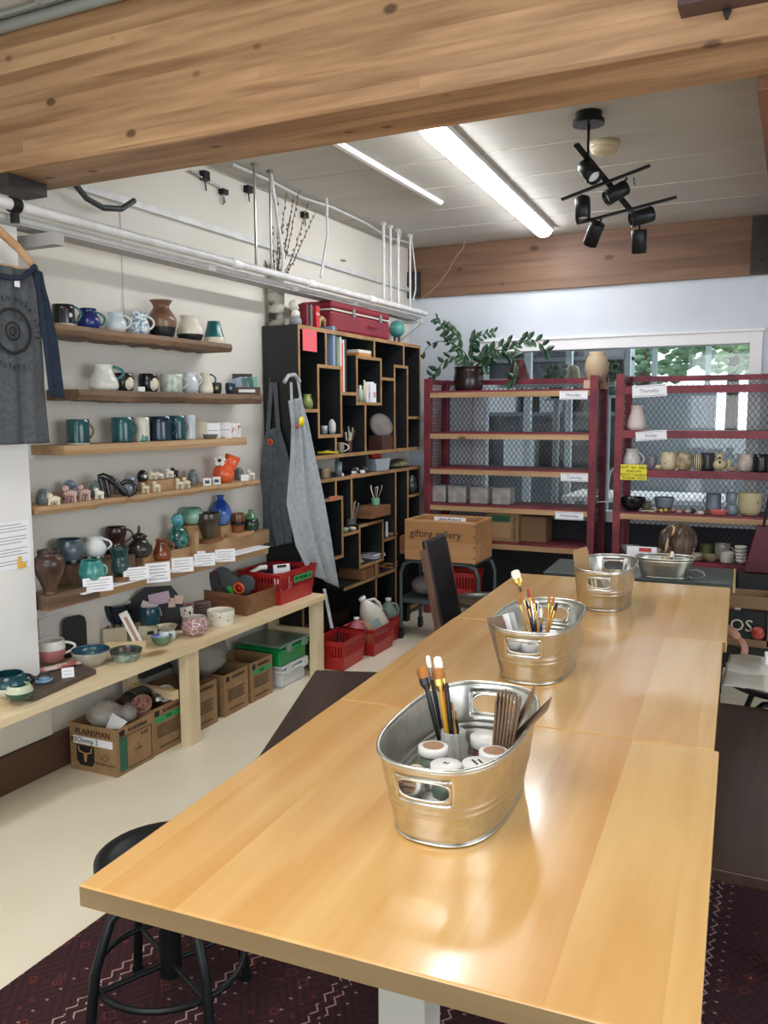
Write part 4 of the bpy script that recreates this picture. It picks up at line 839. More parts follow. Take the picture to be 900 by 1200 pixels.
rock(152, 19, 23, 'silver-blue dome ornament behind the black ring ornament', m_bm, .0)
rock(138, 10, 16, 'small pale dome ornament in the middle of the fourth shelf', m_mot, -.05)
rock(226, 13, 19, 'grey dome ornament just right of the wooden tray', m_mot, -.04)
rock(280, 12, 15, 'small blue-grey dome ornament behind the white card', m_mot, -.02)
critter('elephant_figurine', 'red and white striped elephant ornament, left of the pair', 83, 17, 20, m_stripe, .06, ears=True)
critter('elephant_figurine', 'red and white striped elephant ornament, right of the pair', 100, 15, 19, m_stripe, .06, ears=True)
critter('turtle_figurine', 'cream four-legged creature right of the leftmost egg', 64, 16, 13, m_fig, .075)
critter('dog_figurine', 'small cream dog ornament left of the black stretched animal', 117, 12, 13, m_figw, .065)
for px, lb in ((171, 'cream dog ornament before the left end of the wooden tray'), (184, 'cream dog ornament second from the left before the tray'), (211, 'cream dog ornament third from the left before the tray'), (219, 'cream dog ornament at the right end before the tray')):
    critter('dog_figurine', lb, px, 10, 13, m_fig, .07)
critter('dog_figurine', 'white dog ornament at the right tip of the fourth shelf', 295, 9, 12, m_figw, .05)
# small red arch/handle behind cream creature
P = L_(66, XS+.04, z); s = mpp(P)
one('clay_ring', MB().tube([(s*(11*math.cos(a*PI/9)), 0, s*(2+11*math.sin(a*PI/9))) for a in range(10)], s*1.6, 8), glaze('#7a3f3c'), 'dark red clay arch behind the cream four-legged creature', 'ornament', P, face(P))
# black stretched animal
P = L_(130, XS+.04, z); s = mpp(P)
t = thing('animal_figurine', 'black ceramic animal stretched in a long arch on the fourth shelf', 'figurine', P, face(P))
MB().tube([(-s*14, 0, s*24), (-s*8, 0, s*25), (0, 0, s*21), (s*8, 0, s*14), (s*15, 0, s*6), (s*18, 0, s*2)], [s*2.5, s*4, s*4.5, s*4, s*3.5, s*2], 10).build('body', blk, t)
for x in (-11, -5): MB().tube([(s*x, 0, s*22), (s*(x+2), -s*2, s*10), (s*(x+3), -s*2, 0)], [s*3, s*2.6, s*2.4], 8).build('leg', blk, t)
P = L_(150, XS+.075, z); s = mpp(P)
t = thing('owl_figurine', 'black ring-shaped ceramic with a mottled centre on the fourth shelf', 'figurine', P, face(P))
MB().tube([(s*9*math.cos(a*PI/8), 0, s*(9+8*math.sin(a*PI/8))) for a in range(16)], s*2.6, 8, closed=True).build('ring', blk, t)
MB().ball((0, 0, s*8.5), s*6.5, 14, 0, 1, .5, 1).build('centre', m_mot, t)
# wooden tray with figurines on it
P = L_(193, XS-.01, z); s = mpp(P); ry = PI/2-.08
t = thing('wooden_tray', 'upturned wooden tray in the middle of the fourth shelf', 'tray', P, ry)
MB().bx(-.16, .125, -.045, .045, 0, .052).build('box', m_shelf_l, t, bev=.002)
MB().box((.11, 0, .055), (.03, .08, .004)).build('lid_edge', m_shelf_l, t)
for k, (px, lb, mm) in enumerate(((180, 'cream dog ornament standing on the upturned tray', m_fig), (188, 'white lying animal ornament on the upturned tray', m_figw), (200, 'white dog ornament with a black companion on the tray', m_figw), (206, 'black and white dog ornament at the right on the tray', blk))):
    critter('dog_figurine', lb, px, 10, 11 if k != 1 else 8, mm, 0, zo=.058)
rock(167, 13, 13, 'dark dome with a white face sitting on the left of the tray', blk, -.01, .055, True)
for k, (px, lb) in enumerate(((243, 'blue and white patterned cube ornament, left one'), (254, 'blue and white patterned cube ornament, right one'))):
    P = L_(px, XS+.06, z); s = mpp(P); mb = MB().bx(-s*4.6, s*4.6, -s*4, s*4, 0, s*9); mb.lathe([(0, 0), (s*2.6, 0), (0, .002)], 12, 1, (0, 0, 0)) if 0 else mb.bx(-s*2.6, s*2.6, -s*4.3, -s*4, s*2.6, s*6.4, 1)
    one('ceramic_cube', mb, [m_whiteg, glaze('#25365f')], lb, 'ornament', P, face(P), 'patterned cubes on the fourth shelf', bev=.003)
# orange octopus-like vessel
P = L_(262, XS, z); s = mpp(P); m_or = glaze('#d0502c', '#e0683c', 12, .25)
t = thing('ceramic_vessel', 'bright orange bulbous ceramic with a white flower on the fourth shelf', 'ornament', P, face(P))
MB().lathe([(0, 0), (s*9, 0), (s*12, s*5), (s*13, s*10), (s*11, s*16), (s*8, s*20), (s*8.6, s*24), (s*8, s*27), (0, s*28)], 26).build('body', m_or, t)
b_ = MB(); b_.T = Matrix.Translation((s*8, s*2, s*20)) @ Matrix.Rotation(.35, 4, 'Y'); b_.lathe([(0, -s*12), (s*6, -s*10), (s*8, 0), (s*9, s*11), (s*8, s*11.5), (s*6.5, s*2), (0, -s*4)], 20, sy=.6); b_.build('scoop', m_or, t)
b_ = MB()
for k in range(5): a = k*2*PI/5+.3; b_.ball((-s*4+s*4.2*math.cos(a), -s*9, s*26+s*4.2*math.sin(a)), s*3, 10, 0, 1, .4, 1)
b_.build('flower', m_whiteg, t); MB().ball((-s*4, -s*10.4, s*26), s*2, 10, 0, 1, .5, 1).build('flower_centre', blk, t)
P = L_(287, X1-.03, z); card('white price card near the right end of the fourth shelf', P, .045, .035, face(P), 1)
# --- display 5 : risers and pots
z5 = .862
t = thing('display_riser', 'low wooden ledge of blocks under the lowest row of pots', 'shelf', (0, 0, 0))
MB().bx(XW+.003, -2.86, 2.60, 4.30, z5-.05, z5-.01).build('board', m_shelf_l, t)
MB().bx(-3.085, -2.95, 3.3, 4.45, z5-.01, z5+.075).build('back_step', m_shelf_l, t)
MB().bx(-2.935, -2.855, 2.594, 2.90, z5-.045, z5+.019).build('front_block', m_shelf, t)
one('white_runner', MB().bx(-2.93, -2.835, 2.78, 4.28, z5-.009, z5-.003), m_paper, 'white runner along the front of the lowest display ledge', 'runner')
one('wood_riser', MB().bx(-.09, .09, -.17, .17, 0, .115), m_shelf, 'grey-brown wooden block under the blue-grey and white pots', 'block', (-3.0, 3.03, z5-.009), 0)
one('wall_cleat', MB().bx(XW+.002, XW+.02, 2.6, 4.3, z5-.12, z5-.06), m_pipe, 'pale cleat on the wall below the lowest display ledge', 'cleat')
def P5(px, X, zz): return L_(px, X, zz)
zf, zb, zr = z5+.0, z5+.076, z5+.107
l = P5(59, -2.89, zf+.02); s = mpp(l); pot('vase', 'vase', 'brown shouldered vase at the left front of the lowest display', l, s*36, s*51, 'urn', [glaze('#3d2a22', '#5d4335', 7, .3)])
l = P5(82, -3.0, zr); s = mpp(l); pot('pot', 'pot', 'blue-grey round pot with tiny feet on the wooden block', l, s*36, s*29, 'round', [glaze('#33434c', '#62737a', 11, .25)], feet=4)
l = P5(112, -3.0, zr); s = mpp(l); pot('pot', 'mug', 'white footed mug beside the blue-grey round pot', l, s*26, s*25, 'belly', [wht], 1, feet=4, hz=(.3, .9))
l = P5(137, -3.02, zb); s = mpp(l); pot('mug', 'mug', 'dark brown hourglass mug behind the green pots', l, s*25, s*38, [(.0, 0), (.8, 0), (.95, .1), (.9, .35), (.72, .5), (.85, .68), (.98, .85), (.9, 1)], [glaze('#2c1a16', '#4b2b24', 9, .2)], 1, hz=(.5, .92), ho=.7)
l = P5(108, -2.88, zf); s = mpp(l); pot('pot', 'pot', 'turquoise lidless pot with ear handles in the front row', l, s*29, s*33, 'round', [glaze('#34807c', '#6fb0a6', 12, .2)], 1, feet=3, hz=(.35, .8), ho=.3)
l = P5(141, -2.9, zf+.02); s = mpp(l); pot('pot', 'pot', 'dark green hourglass pot on a round stand in the front row', l, s*24, s*33, [(.0, 0), (.7, 0), (.95, .15), (1, .35), (.8, .6), (.85, .8), (.95, 1)], [glaze('#27403f', '#3f5a56', 10, .2)], feet=4)
s = mpp(l); one('round_stand', MB().cyl((0, 0, 0), s*13, .02), m_tray, 'round wooden stand under the dark green hourglass pot', 'stand', l-Vector((0, 0, .0205)))
l = P5(164, -2.96, zb); s = mpp(l)
t = thing('lidded_jar', 'dark lidded jar with a spiked finial in the lowest display', 'jar', l, face(l)); gg = glaze('#221d1d', '#3e3a38', 9, .2)
MB().lathe([(0, 0), (s*10, 0), (s*14, s*6), (s*14.5, s*12), (s*9, s*19), (s*7, s*22), (0, s*22)], 26).build('body', gg, t)
MB().lathe([(s*7, s*22), (s*9.5, s*24), (s*6, s*27), (s*2, s*29), (s*1.6, s*33), (s*.8, s*37), (0, s*38)], 22).build('lid', gg, t)
l = P5(190, -2.93, zf+.045); s = mpp(l); pot('mug', 'mug', 'small shiny copper-brown jug in the lowest display', l, s*21, s*24, 'jug', [glaze('#5a2c1c', '#8a4a2c', 9, .15)], 1, hz=(.4, .9))
one('wood_riser', MB().bx(-.05, .05, -.09, .09, 0, .045), m_shelf_l, 'thin wooden wedge under the copper-brown jug', 'block', (-2.93, yat(180, -2.93, z5), z5-.002))
l = P5(209, -2.98, zb); s = mpp(l)
t = thing('vase', 'speckled teal-green bottle vase topped with a turquoise bulb', 'vase', l, face(l)); g1 = glaze('#20403d', '#4d8a80', 40, .15, .4, .65)
MB().lathe([(0, 0), (s*8, 0), (s*12.5, s*6), (s*13, s*13), (s*9, s*21), (s*5, s*26), (0, s*26)], 26).build('body', g1, t)
MB().lathe([(s*4, s*25), (s*7, s*29), (s*7, s*36), (s*4, s*40), (s*3, s*40), (0, s*38)], 22).build('neck_bulb', glaze('#2f7885', '#63a9ae', 22, .2), t)
one('riser_post', MB().bx(-.02, .02, -.015, .015, 0, .12), m_shelf_l, 'short upright wood post between the green bowl and the brown cone pot', 'block', P5(228, -2.93, z5+.04))
l = P5(244, -2.96, zb+.02); s = mpp(l); pot('pot', 'bowl', 'brown-olive cone-shaped pot in the lowest display', l, s*30, s*30, [(.0, 0), (.3, 0), (.42, .08), (.95, .7), (1, .85), (.98, 1)], [glaze('#3a342c', '#57503f', 9, .15)])
one('wood_riser', MB().bx(-.05, .05, -.07, .07, 0, .02), m_tray, 'flat block under the brown-olive cone pot', 'block', l-Vector((0, 0, .0205)))
l = P5(224, -3.03, zb+.105); s = mpp(l); pot('bowl', 'bowl', 'celadon green bowl raised behind the brown cone pot', l, s*28, s*19, 'round', [glaze('#5d8f80', '#94b8a4', 9, .2)])
one('wood_riser', MB().bx(-.045, .045, -.09, .09, 0, .10), m_shelf_l, 'wooden block holding up the celadon green bowl', 'block', (l.x, l.y, zb+.002))
l = P5(259, -3.03, zb+.07); s = mpp(l); pot('vase', 'vase', 'bright blue glazed bottle vase with a small flared mouth', l, s*25, s*34, [(.0, 0), (.6, 0), (.85, .12), (1, .35), (.92, .55), (.6, .74), (.3, .86), (.28, .92), (.42, 1)], [glaze('#1f459c', '#5f86c4', 10, .12)])
one('wood_riser', MB().bx(-.045, .045, -.06, .06, 0, .065), m_shelf_l, 'wooden block under the bright blue bottle vase', 'block', (l.x, l.y, zb+.002))
l = P5(279, -2.96, zb+.02); s = mpp(l); pot('mug', 'mug', 'copper brown mug with a dark band near the end of the display', l, s*17, s*22, 'cup', [glaze('#5d3320', '#8f5a3a', 9, .15), blk], bands=((.45, 1), (.6, 0)))
one('wood_riser', MB().bx(-.05, .05, -.1, .1, 0, .02), m_shelf_l, 'wooden block under the copper brown mug at the display end', 'block', l-Vector((0, 0, .0205)))
l = P5(294, -2.95, zb+.0); s = mpp(l)
t = thing('lidded_jar', 'dark green lidded pot at the right end of the lowest display', 'jar', l, face(l))
MB().lathe([(0, 0), (s*5, 0), (s*9, s*5), (s*10, s*11), (s*8, s*17), (0, s*18)], 22).build('body', glaze('#222c26', '#34463a', 9, .2), t); MB().lathe([(s*8.4, s*17), (s*6, s*22), (s*2, s*24), (s*3, s*27), (0, s*28)], 20).build('lid', glaze('#3f6a4c', '#6a9a6f', 9, .2), t)
# printed cards hanging on the ledge
for k, (px, py, w, h, lb) in enumerate(((115, 685, 31, 17, 'first printed card on the lowest ledge, below the turquoise pot'), (160, 672, 27, 15, 'second printed card, left of the tall one'), (185, 671, 26, 23, 'third printed card, the tallest on the lowest ledge'), (214, 662, 23, 17, 'fourth printed card, below the speckled bottle vase'), (240, 656, 22, 15, 'fifth printed card, below the brown cone pot'), (264, 651, 21, 15, 'sixth printed card, at the right end of the ledge'))):
    P = PX(px, py, -2.828); s = mpp(P); card(lb, P-Vector((0, 0, s*h/2)), s*w*1.12, s*h, face(P)+.25, 5 if h > 20 else 4, -.05)
P = P5(236, -2.87, z5+.02); card('small folded price card under the brown cone pot', P, .042, .035, face(P), 2)
# ================================================================ PINE BENCH
zt = .515
t = thing('display_bench', 'long low pine bench of pottery against the left wall', 'bench')
MB().bx(-3.085, -2.645, .9, 4.626, zt-.035, zt).build('plank', m_pine, t, bev=.002)
for y in (1.3, 3.31, 4.57): MB().bx(-2.715, -2.66, y-.045, y+.045, 0, zt-.035).build('leg', m_pine_z, t, bev=.002)
for y in (3.24, 4.575): MB().bx(-2.99, -2.716, y-.018, y+.018, .245, .29).build('cross_rail', m_pine, t)
for y in (1.3, 3.25, 4.58): MB().bx(-3.035, -2.996, y-.04, y+.04, 0, zt-.035).build('rear_leg', m_pine_z, t)
def Q(px, py): return PZ(px, py, zt)
def bowl(label, px, py, w, h, prof, mats, name='bowl', cat='bowl', **k):
    P = Q(px, py); s = mpp(P); P = Vector((P.x, P.y, zt)); v = Vector((P.x, P.y, 0)).normalized(); P += v*(s*w*.25); return pot(name, cat, label, P, s*w, s*h, prof, mats, **k)
# slate board with goods
zs = zt+.035
m_slate = mat('dark board', '#4a3e37', '#5a4c42', 12, .6, stretch=(1, .15, 1)); a0 = Q(42, 822); a1 = Q(113, 790)
t = one('serving_board', MB().prism([(a0.x, a0.y), (a1.x-.0, a1.y), (a1.x-.20, a1.y+.03), (a0.x-.26, a0.y-.12)], .022, 0, 'xy', zt+.001), m_slate, 'dark wooden board under the cups at the near end of the bench', 'board', bev=.003)
one('wood_block', MB().bx(-.03, .03, -.10, .0, 0, .05), m_pine, 'small pale wood block at the near left end of the bench', 'block', Q(8, 820)+Vector((.0, .02, .0)), 0)
def onb(px, py, zz=zt+.024): return PZ(px, py, zz)
P = onb(58, 779)+Vector((-.04, .05, 0)); s = mpp(P); pot('mug', 'mug', 'wide pink mug with a white drip glaze and white handle', P, s*32, s*25, 'cup', [glaze('#c98d8c', '#b87678', 10, .25), m_whiteg], 1, m_whiteg, bands=((.62, 1),), inner=1, hz=(.3, .85), ho=.75)
P = Vector((-2.80, yat(10, -2.80, zt+.05), zt+.024)); s = mpp(P); pot('mug', 'mug', 'dark green and white mug with a black handle at the left edge', P, s*44, s*25, 'round', [m_whiteg, dteal], 1, blk, bands=((.5, 1),), inner=1, hz=(.3, .85), ho=.4)
P = Vector((-2.715, yat(23, -2.715, zt+.04), zt+.024)); s = mpp(P); pot('bowl', 'bowl', 'small pale and green banded bowl on the dark board', P, s*31, s*17, 'round', [glaze('#3c6e58', '#2b5142', 9, .2), glaze('#cfd3b8', '#b9c4a2', 9, .2)], bands=((.55, 1),), inner=1)
P = onb(50, 800); s = mpp(P)
t = thing('small_dish', 'tiny blue leaf dish with a dark handle on the dark board', 'dish', P, face(P)); MB().lathe([(0, 0), (s*9, s*.5), (s*12, s*4), (s*11, s*4.4), (s*8, s*1.6), (0, s*1.4)], 20, sy=.8).build('dish', glaze('#5f86ad', '#8fb0cc', 20, .2), t); MB().tube([(-s*6, s*4, s*3), (-s*2, s*6, s*10), (s*6, s*6, s*10), (s*10, s*3, s*5)], s*1.2, 6).build('handle', blk, t)
P = onb(72, 786)+Vector((-.03, .02, .004)); s = mpp(P); one('spoon_rest', MB().prism([(-s*36, -s*3), (-s*10, -s*5), (s*30, -s*3), (s*34, s*1), (s*30, s*5), (-s*10, s*4), (-s*36, s*6)], .014), mat('pink marbled glaze', '#e3cfc8', '#b35f5c', 26, .25, lo=.45, hi=.6), 'long pink and white marbled spoon rest on the dark board', 'spoon rest', P, 1.22, bev=.004)
P = onb(80, 794); card('small white card leaning on the spoon rest', P, .05, .042, face(P)+.1, 2, -.3)
P = Vector((-3.03, yat(89, -3.03, zt+.12), zt+.001)); s = mpp(P)
one('slate_slab', MB().prism([(-.058, 0), (.058, 0), (.062, .15), (.055, .178), (.03, .192), (-.03, .192), (-.055, .178), (-.062, .15)], .012, 0, 'xz', 0), m_black, 'black rounded slab leaning on the wall behind the bowls', 'slab', P, face(P)+.55, bev=.003).rotation_euler = (-.04, 0, face(P)+.55)
bowl('wide bowl with a dark blue inside and pale dripped outside', 107, 783, 44, 20, 'bowl', [glaze('#c2beb0', '#a6a394', 16, .2), glaze('#1f3f52', '#2c5666', 9, .12)], bands=((.9, 1),), inner=1)
bowl('oval green and brown leaf-patterned dish', 148, 776, 38, 13, 'shallow', [glaze('#9fb3a6', '#74887a', 30, .2), glaze('#3d6a5c', '#4a3630', 26, .2)], bands=((.9, 1),), inner=1)
# boxes with stripes, pine stand + leaning white frame
m_lbox = mat('pale box card', '#c9bda4', rough=.7)
for px, py, w, h, lb in ((134, 754, 27, 18, 'pale box with black stripes under the dark bowl'), (173, 750, 22, 17, 'pale box with a stamp and black stripes under the navy cup')):
    P = Q(px, py); s = mpp(P); P = P+Vector((-.03, .03, 0)); w *= s; h *= s
    mb = MB().bx(-w/2, w/2, -.04, .06, 0, h)
    for k in range(3): mb.bar((-w/2+w*(.2+.27*k), -.035, h+.0006), (-w/2+w*(.34+.27*k), .055, h+.0006), w*.07, .0015, 1)
    if px > 150: mb.bx(-w*.05, w*.3, -.0412, -.04, h*.35, h*.6, 1)
    one('gift_box', mb, [m_lbox, m_ink], lb, 'box', P, face(P)+.15)
P = Q(134, 754); s = mpp(P); Pb = P+Vector((-.03, .03, h)); 
P0 = Q(133, 752); s = mpp(P0); pot('bowl', 'bowl', 'dark navy bowl with a white inside on the striped box', Vector((P0.x-.03, P0.y+.06, zt+mpp(P0)*18.5)), s*36, s*24, 'bowl', [glaze('#131a26', '#1d2a3c', 9, .15), m_whiteg], inner=1)
P0 = Q(174, 752); s = mpp(P0); pot('cup', 'cup', 'dark blue-green cup with a pale inside on the stamped box', Vector((P0.x-.03, P0.y+.05, zt+mpp(P0)*17.5)), s*25, s*22, 'tum', [glaze('#14303e', '#1e4454', 9, .15), m_whiteg], inner=1)
P = Q(148, 760); s = mpp(P); one('wood_block', MB().bx(-s*23, s*23, -.014, .014, 0, s*8), m_pine, 'pine strip lying in front of the striped box', 'block', P, face(P)-.25)
P = Q(165, 758); s = mpp(P)
o = one('leaning_frame', MB().bx(-s*5, s*5, -.008, .008, 0, s*46).bx(-s*1.8, s*1.8, -.0092, -.008, s*4, s*40, 1), [m_whiteg, glaze('#b08878')], 'narrow white framed strip leaning against the dark bowl', 'frame', P+Vector((0, .0, 0)), face(P)); o.rotation_euler = (-.08, -.42, face(P))
bowl('small fluted cream and white bowl behind the blue sponge dish', 196, 752, 25, 18, [(.0, 0), (.5, 0), (.75, .15), (.85, .45), (.7, .7), (1, 1)], [wht, glaze('#a8a088', '#857d66', 16, .3)], bands=((.7, 1),), inner=1)
bowl('small green-rimmed dish full of dark blue glaze', 190, 757, 25, 11, 'bowl', [glaze('#3f5c44', '#6a8a66', 9, .2), glaze('#2a3f86', '#9fb0d8', 40, .15)], bands=((.85, 0),), inner=1)
bowl('white cup with black dots and a pink inside', 216, 729, 21, 19, 'cyl', [mat('dotted glaze', '#1c1a1c', '#e9e5de', 36, .2, kind='voronoi', lo=.26, hi=.3), glaze('#c98d92')], inner=1, name='cup', cat='cup')
bowl('pink bowl with a white lattice pattern', 229, 746, 32, 22, 'round', [mat('lattice glaze', '#e3d8d2', '#a87f80', 30, .25, kind='edge', lo=.02, hi=.05), glaze('#d9cfc6')], inner=1)
bowl('white speckled straight-sided bowl right of the pink one', 259, 733, 32, 17, 'cyl', [mat('splatter glaze', '#3c3a38', '#e1dccb', 44, .2, kind='voronoi', lo=.16, hi=.2), glaze('#dcd8ca')], inner=1, bands=())
P = Q(236, 726); s = mpp(P)
for k in range(6):
    one('small_plate', MB().lathe([(0, 0), (s*8, 0), (s*10.5, s*2.2), (s*10.2, s*2.9), (s*7, s*1), (0, s*1)], 22), glaze('#8d7570', '#74605c', 9, .35), 'small grey-pink plate, %s in the stack by the wooden tray' % ('lowest', 'second from the bottom', 'third from the bottom', 'third from the top', 'second from the top', 'topmost')[k], 'plate', P+Vector((-.03, .05, s*3.1*k)), 0, 'stack of grey-pink plates')
# black display with jewellery cards
P = Vector((-2.975, yat(186, -2.975, zt), zt)); s = mpp(P); rz = face(P)+.1
t = thing('jewellery_display', 'black standing display covered with small cards and clay tags', 'display', P, rz)
MB().prism([(-s*30, 0), (s*26, 0), (s*30, s*34), (s*16, s*54), (-s*14, s*54), (-s*31, s*40)], .012, 0, 'xz', 0).build('board', m_black, t)
for x, y, w, h, c_, a in ((-15, 33, 8, 11, '#d6cdb8', .4), (2, 40, 24, 14, '#c9a9bc', -.15), (16, 34, 8, 11, '#c9ab9c', 0), (24, 37, 10, 10, '#c9ab9c', .1), (0, 24, 7, 10, '#d6cdb8', -.2), (28, 22, 5, 11, '#a79a92', -.1)):
    o = MB().bx(-s*w/2, s*w/2, -.002, 0, -s*h/2, s*h/2).build('card_tag', mat('tag '+c_, c_, rough=.7), t, bev=.002); o.location = (s*x, -.002, s*y); o.rotation_euler[1] = a
# wooden tray of oven mitts
P = Q(270, 722); a0, a1, a2 = Q(289, 722), Q(238, 713), Q(326, 708)
t = thing('wooden_tray', 'brown wooden tray full of oven mitts at the far end of the bench', 'tray')
hh = mpp(a0)*23
u = Vector((a1.x-a0.x, a1.y-a0.y, 0)); v = Vector((a2.x-a0.x, a2.y-a0.y, 0)); u = Vector((-.34, .04, 0)) if u.length > .45 else u
c0 = Vector((a0.x, a0.y, 0)); u = u.normalized()*min(u.length, .36)
def side(p, q): MB().bar(p+Vector((0, 0, zt+.003+hh/2)), q+Vector((0, 0, zt+.003+hh/2)), .012, hh).build('side', m_tray, t)
side(c0, c0+u); side(c0, c0+v); side(c0+v, c0+u+v); side(c0+u, c0+u+v)
MB().prism([tuple((c0)[:2]), tuple((c0+v)[:2]), tuple((c0+u+v)[:2]), tuple((c0+u)[:2])], .006, 0, 'xy', zt+.001).build('base', m_tray, t)
TC = c0+(u+v)*.5; tb = zt+.008
def mitt(label, px, py, c_, rot, w=.11, h=.2, ring=False, tilt=.7):
    D = TC+Vector((0, 0, tb+.06)); P = topat(px, py, D)
    m_ = mat('mitt '+c_, c_, rough=.85, bump=.4, c2=c_, scale=40); t = thing('oven_mitt', label, 'oven mitt', P, rot, 'oven mitts in the wooden tray')
    MB().ball((0, 0, 0), w*.5, 16, 0, 1, .35, h/w).build('mitt', m_, t, sub=0)
    MB().ball((w*.45, 0, -h*.1), w*.2, 12, 0, 1, .5, 1.6).build('thumb', m_, t)
    if ring: q = MB().lathe([(w*.30, 0), (w*.30, .006), (w*.18, .008), (w*.18, 0)], 20).lathe([(0, 0), (w*.16, .004), (0, .009)], 16, 1).build('round_badge', [mat('orange badge', '#e0692c'), mat('red badge', '#c9261e')], t); q.matrix_local = Matrix.Translation((0, -w*.17, 0)) @ Matrix.Rotation(PI/2, 4, 'X')
    t.rotation_euler = (.25, tilt, rot); return t
mitt('dark grey oven mitt at the left of the wooden tray', 246, 684, '#3d4145', .3, .10, .17, tilt=.5)
mitt('grey oven mitt with an orange round badge at the right', 282, 688, '#4c5154', .3, .13, .22, True, tilt=1.0)
mitt('grey mitt in the middle of the wooden tray', 265, 680, '#565a5c', .2, .12, .18, tilt=-.3)
mitt('red mitt sticking up behind the grey ones', 252, 674, '#a31f2a', .2, .06, .06, tilt=.4)
mitt('bright green mitt tab in the middle of the tray', 269, 690, '#3fc25a', .1, .035, .10, tilt=-.4)
mitt('crumpled white plastic bundle at the left of the tray', 234, 688, '#d8d8d8', .1, .06, .06, tilt=.4)
# ================================================================ SHOPPING BASKETS
def basket(label, loc, rz, l=.42, w=.28, h=.2, m_=m_basket, name='shopping_basket', taper=.86):
    t = thing(name, label, 'basket', loc, rz, 'red plastic shopping baskets')
    def cr(z): k = taper+(1-taper)*z/h; return l/2*k, w/2*k
    m = MB(); 
    def ringp(z, o=0): a, b = cr(z); a += o; b += o; r = .03; pts = []
    def quad(z0, z1, wt=.006):
        (a0_, b0_), (a1_, b1_) = cr(z0), cr(z1)
        for sx_, sy_, fx in ((1, 0, 0), (-1, 0, 0), (0, 1, 1), (0, -1, 1)):
            if fx: vs = [(-a0_, sy_*b0_, z0), (a0_, sy_*b0_, z0), (a1_, sy_*b1_, z1), (-a1_, sy_*b1_, z1)]
            else: vs = [(sx_*a0_, -b0_, z0), (sx_*a0_, b0_, z0), (sx_*a1_, b1_, z1), (sx_*a1_, -b1_, z1)]
            m.add(vs, [(0, 1, 2, 3)])
    quad(0, h*.45); quad(h*.86, h)
    a_, b_ = cr(0); m.add([(-a_, -b_, 0), (a_, -b_, 0), (a_, b_, 0), (-a_, b_, 0)], [(0, 1, 2, 3)])
    z0, z1 = h*.45, h*.86
    (a0_, b0_), (a1_, b1_) = cr(z0), cr(z1)
    for n_, ax in ((int(l/.022), 0), (int(w/.022), 1)):
        for k in range(n_):
            f0 = -1+2*k/n_; f1 = f0+2/n_*.42
            for sg in (-1, 1):
                if ax == 0: vs = [(f0*a0_, sg*b0_, z0), (f1*a0_, sg*b0_, z0), (f1*a1_, sg*b1_, z1), (f0*a1_, sg*b1_, z1)]
                else: vs = [(sg*a0_, f0*b0_, z0), (sg*a0_, f1*b0_, z0), (sg*a1_, f1*b1_, z1), (sg*a1_, f0*b1_, z1)]
                m.add(vs, [(0, 1, 2, 3)])
    m.build('shell', m_, t, solid=.004)
    a_, b_ = cr(h); MB().tube([(-a_, -b_, h), (a_, -b_, h), (a_, b_, h), (-a_, b_, h)], .007, 8, closed=True).build('rim', m_, t)
    return t
P = Q(330, 707); TB = Vector((-2.83, yat(331, -2.83, zt), zt+.001))
t = basket('red shopping basket with a green tape label at the far end of the bench', (-2.86, 4.405, zt+.002), math.radians(90), .42, .30, .19)
MB().bx(-.055, .16, -.151, -.148, .115, .155).text('MY WORK: 25', .03, Matrix.Translation((.05, -.1525, .135)) @ RX90, 1, .0004).build('tape_label', [m_green_t, m_ink], t)
one('clipboard', MB().bx(-.055, .055, -.003, .003, 0, .19).bx(-.03, .03, -.006, -.003, .17, .185, 1).bx(-.045, -.02, -.004, -.003, .03, .07, 1).bx(-.01, .04, -.004, -.003, .10, .106, 1).bx(-.04, .04, -.004, -.003, .13, .136, 1), [m_paper, m_ink], 'white printed notice standing in the basket on the bench', 'notice', (-2.80, 4.37, zt+.03), 1.0).rotation_euler = (-.15, 0, 1.0)
one('black_cloth', MB().ball((0, 0, .05), .09, 16, 0, 1.1, .7, 1.1), mat('black cloth', '#14171c', rough=.9), 'bundle of black cloth inside the basket on the bench', 'cloth', (-2.88, 4.40, zt+.04))
one('white_roll', MB().tube([(-.05, 0, .0), (-.05, 0, .17), (.0, 0, .19), (.04, 0, .19)], .016, 10), m_whiteg, 'bent white plastic tube standing in the basket on the bench', 'tube', (-2.90, 4.27, zt+.02), .8)
# ================================================================ UNDER THE BENCH: clay boxes
def clay_box(label, P, w, d, h, rz, front=None, sidef=None, flaps=True):
    t = thing('cardboard_box', label, 'cardboard box', P, rz, 'clay boxes under the pine bench')
    th = .004; m = MB(); m.bx(-w/2, w/2, -d/2, d/2, 0, th)
    m.bx(-w/2, w/2, -d/2, -d/2+th, th, h).bx(-w/2, w/2, d/2-th, d/2, th, h).bx(-w/2, -w/2+th, -d/2+th, d/2-th, th, h).bx(w/2-th, w/2, -d/2+th, d/2-th, th, h)
    m.build('box', m_card, t)
    if front: front(t, w, d, h)
    if sidef: sidef(t, w, d, h)
    return t
def TM(x, y, z, rot): return Matrix.Translation((x, y, z)) @ Matrix.Rotation(rot, 4, 'Z') @ RX90
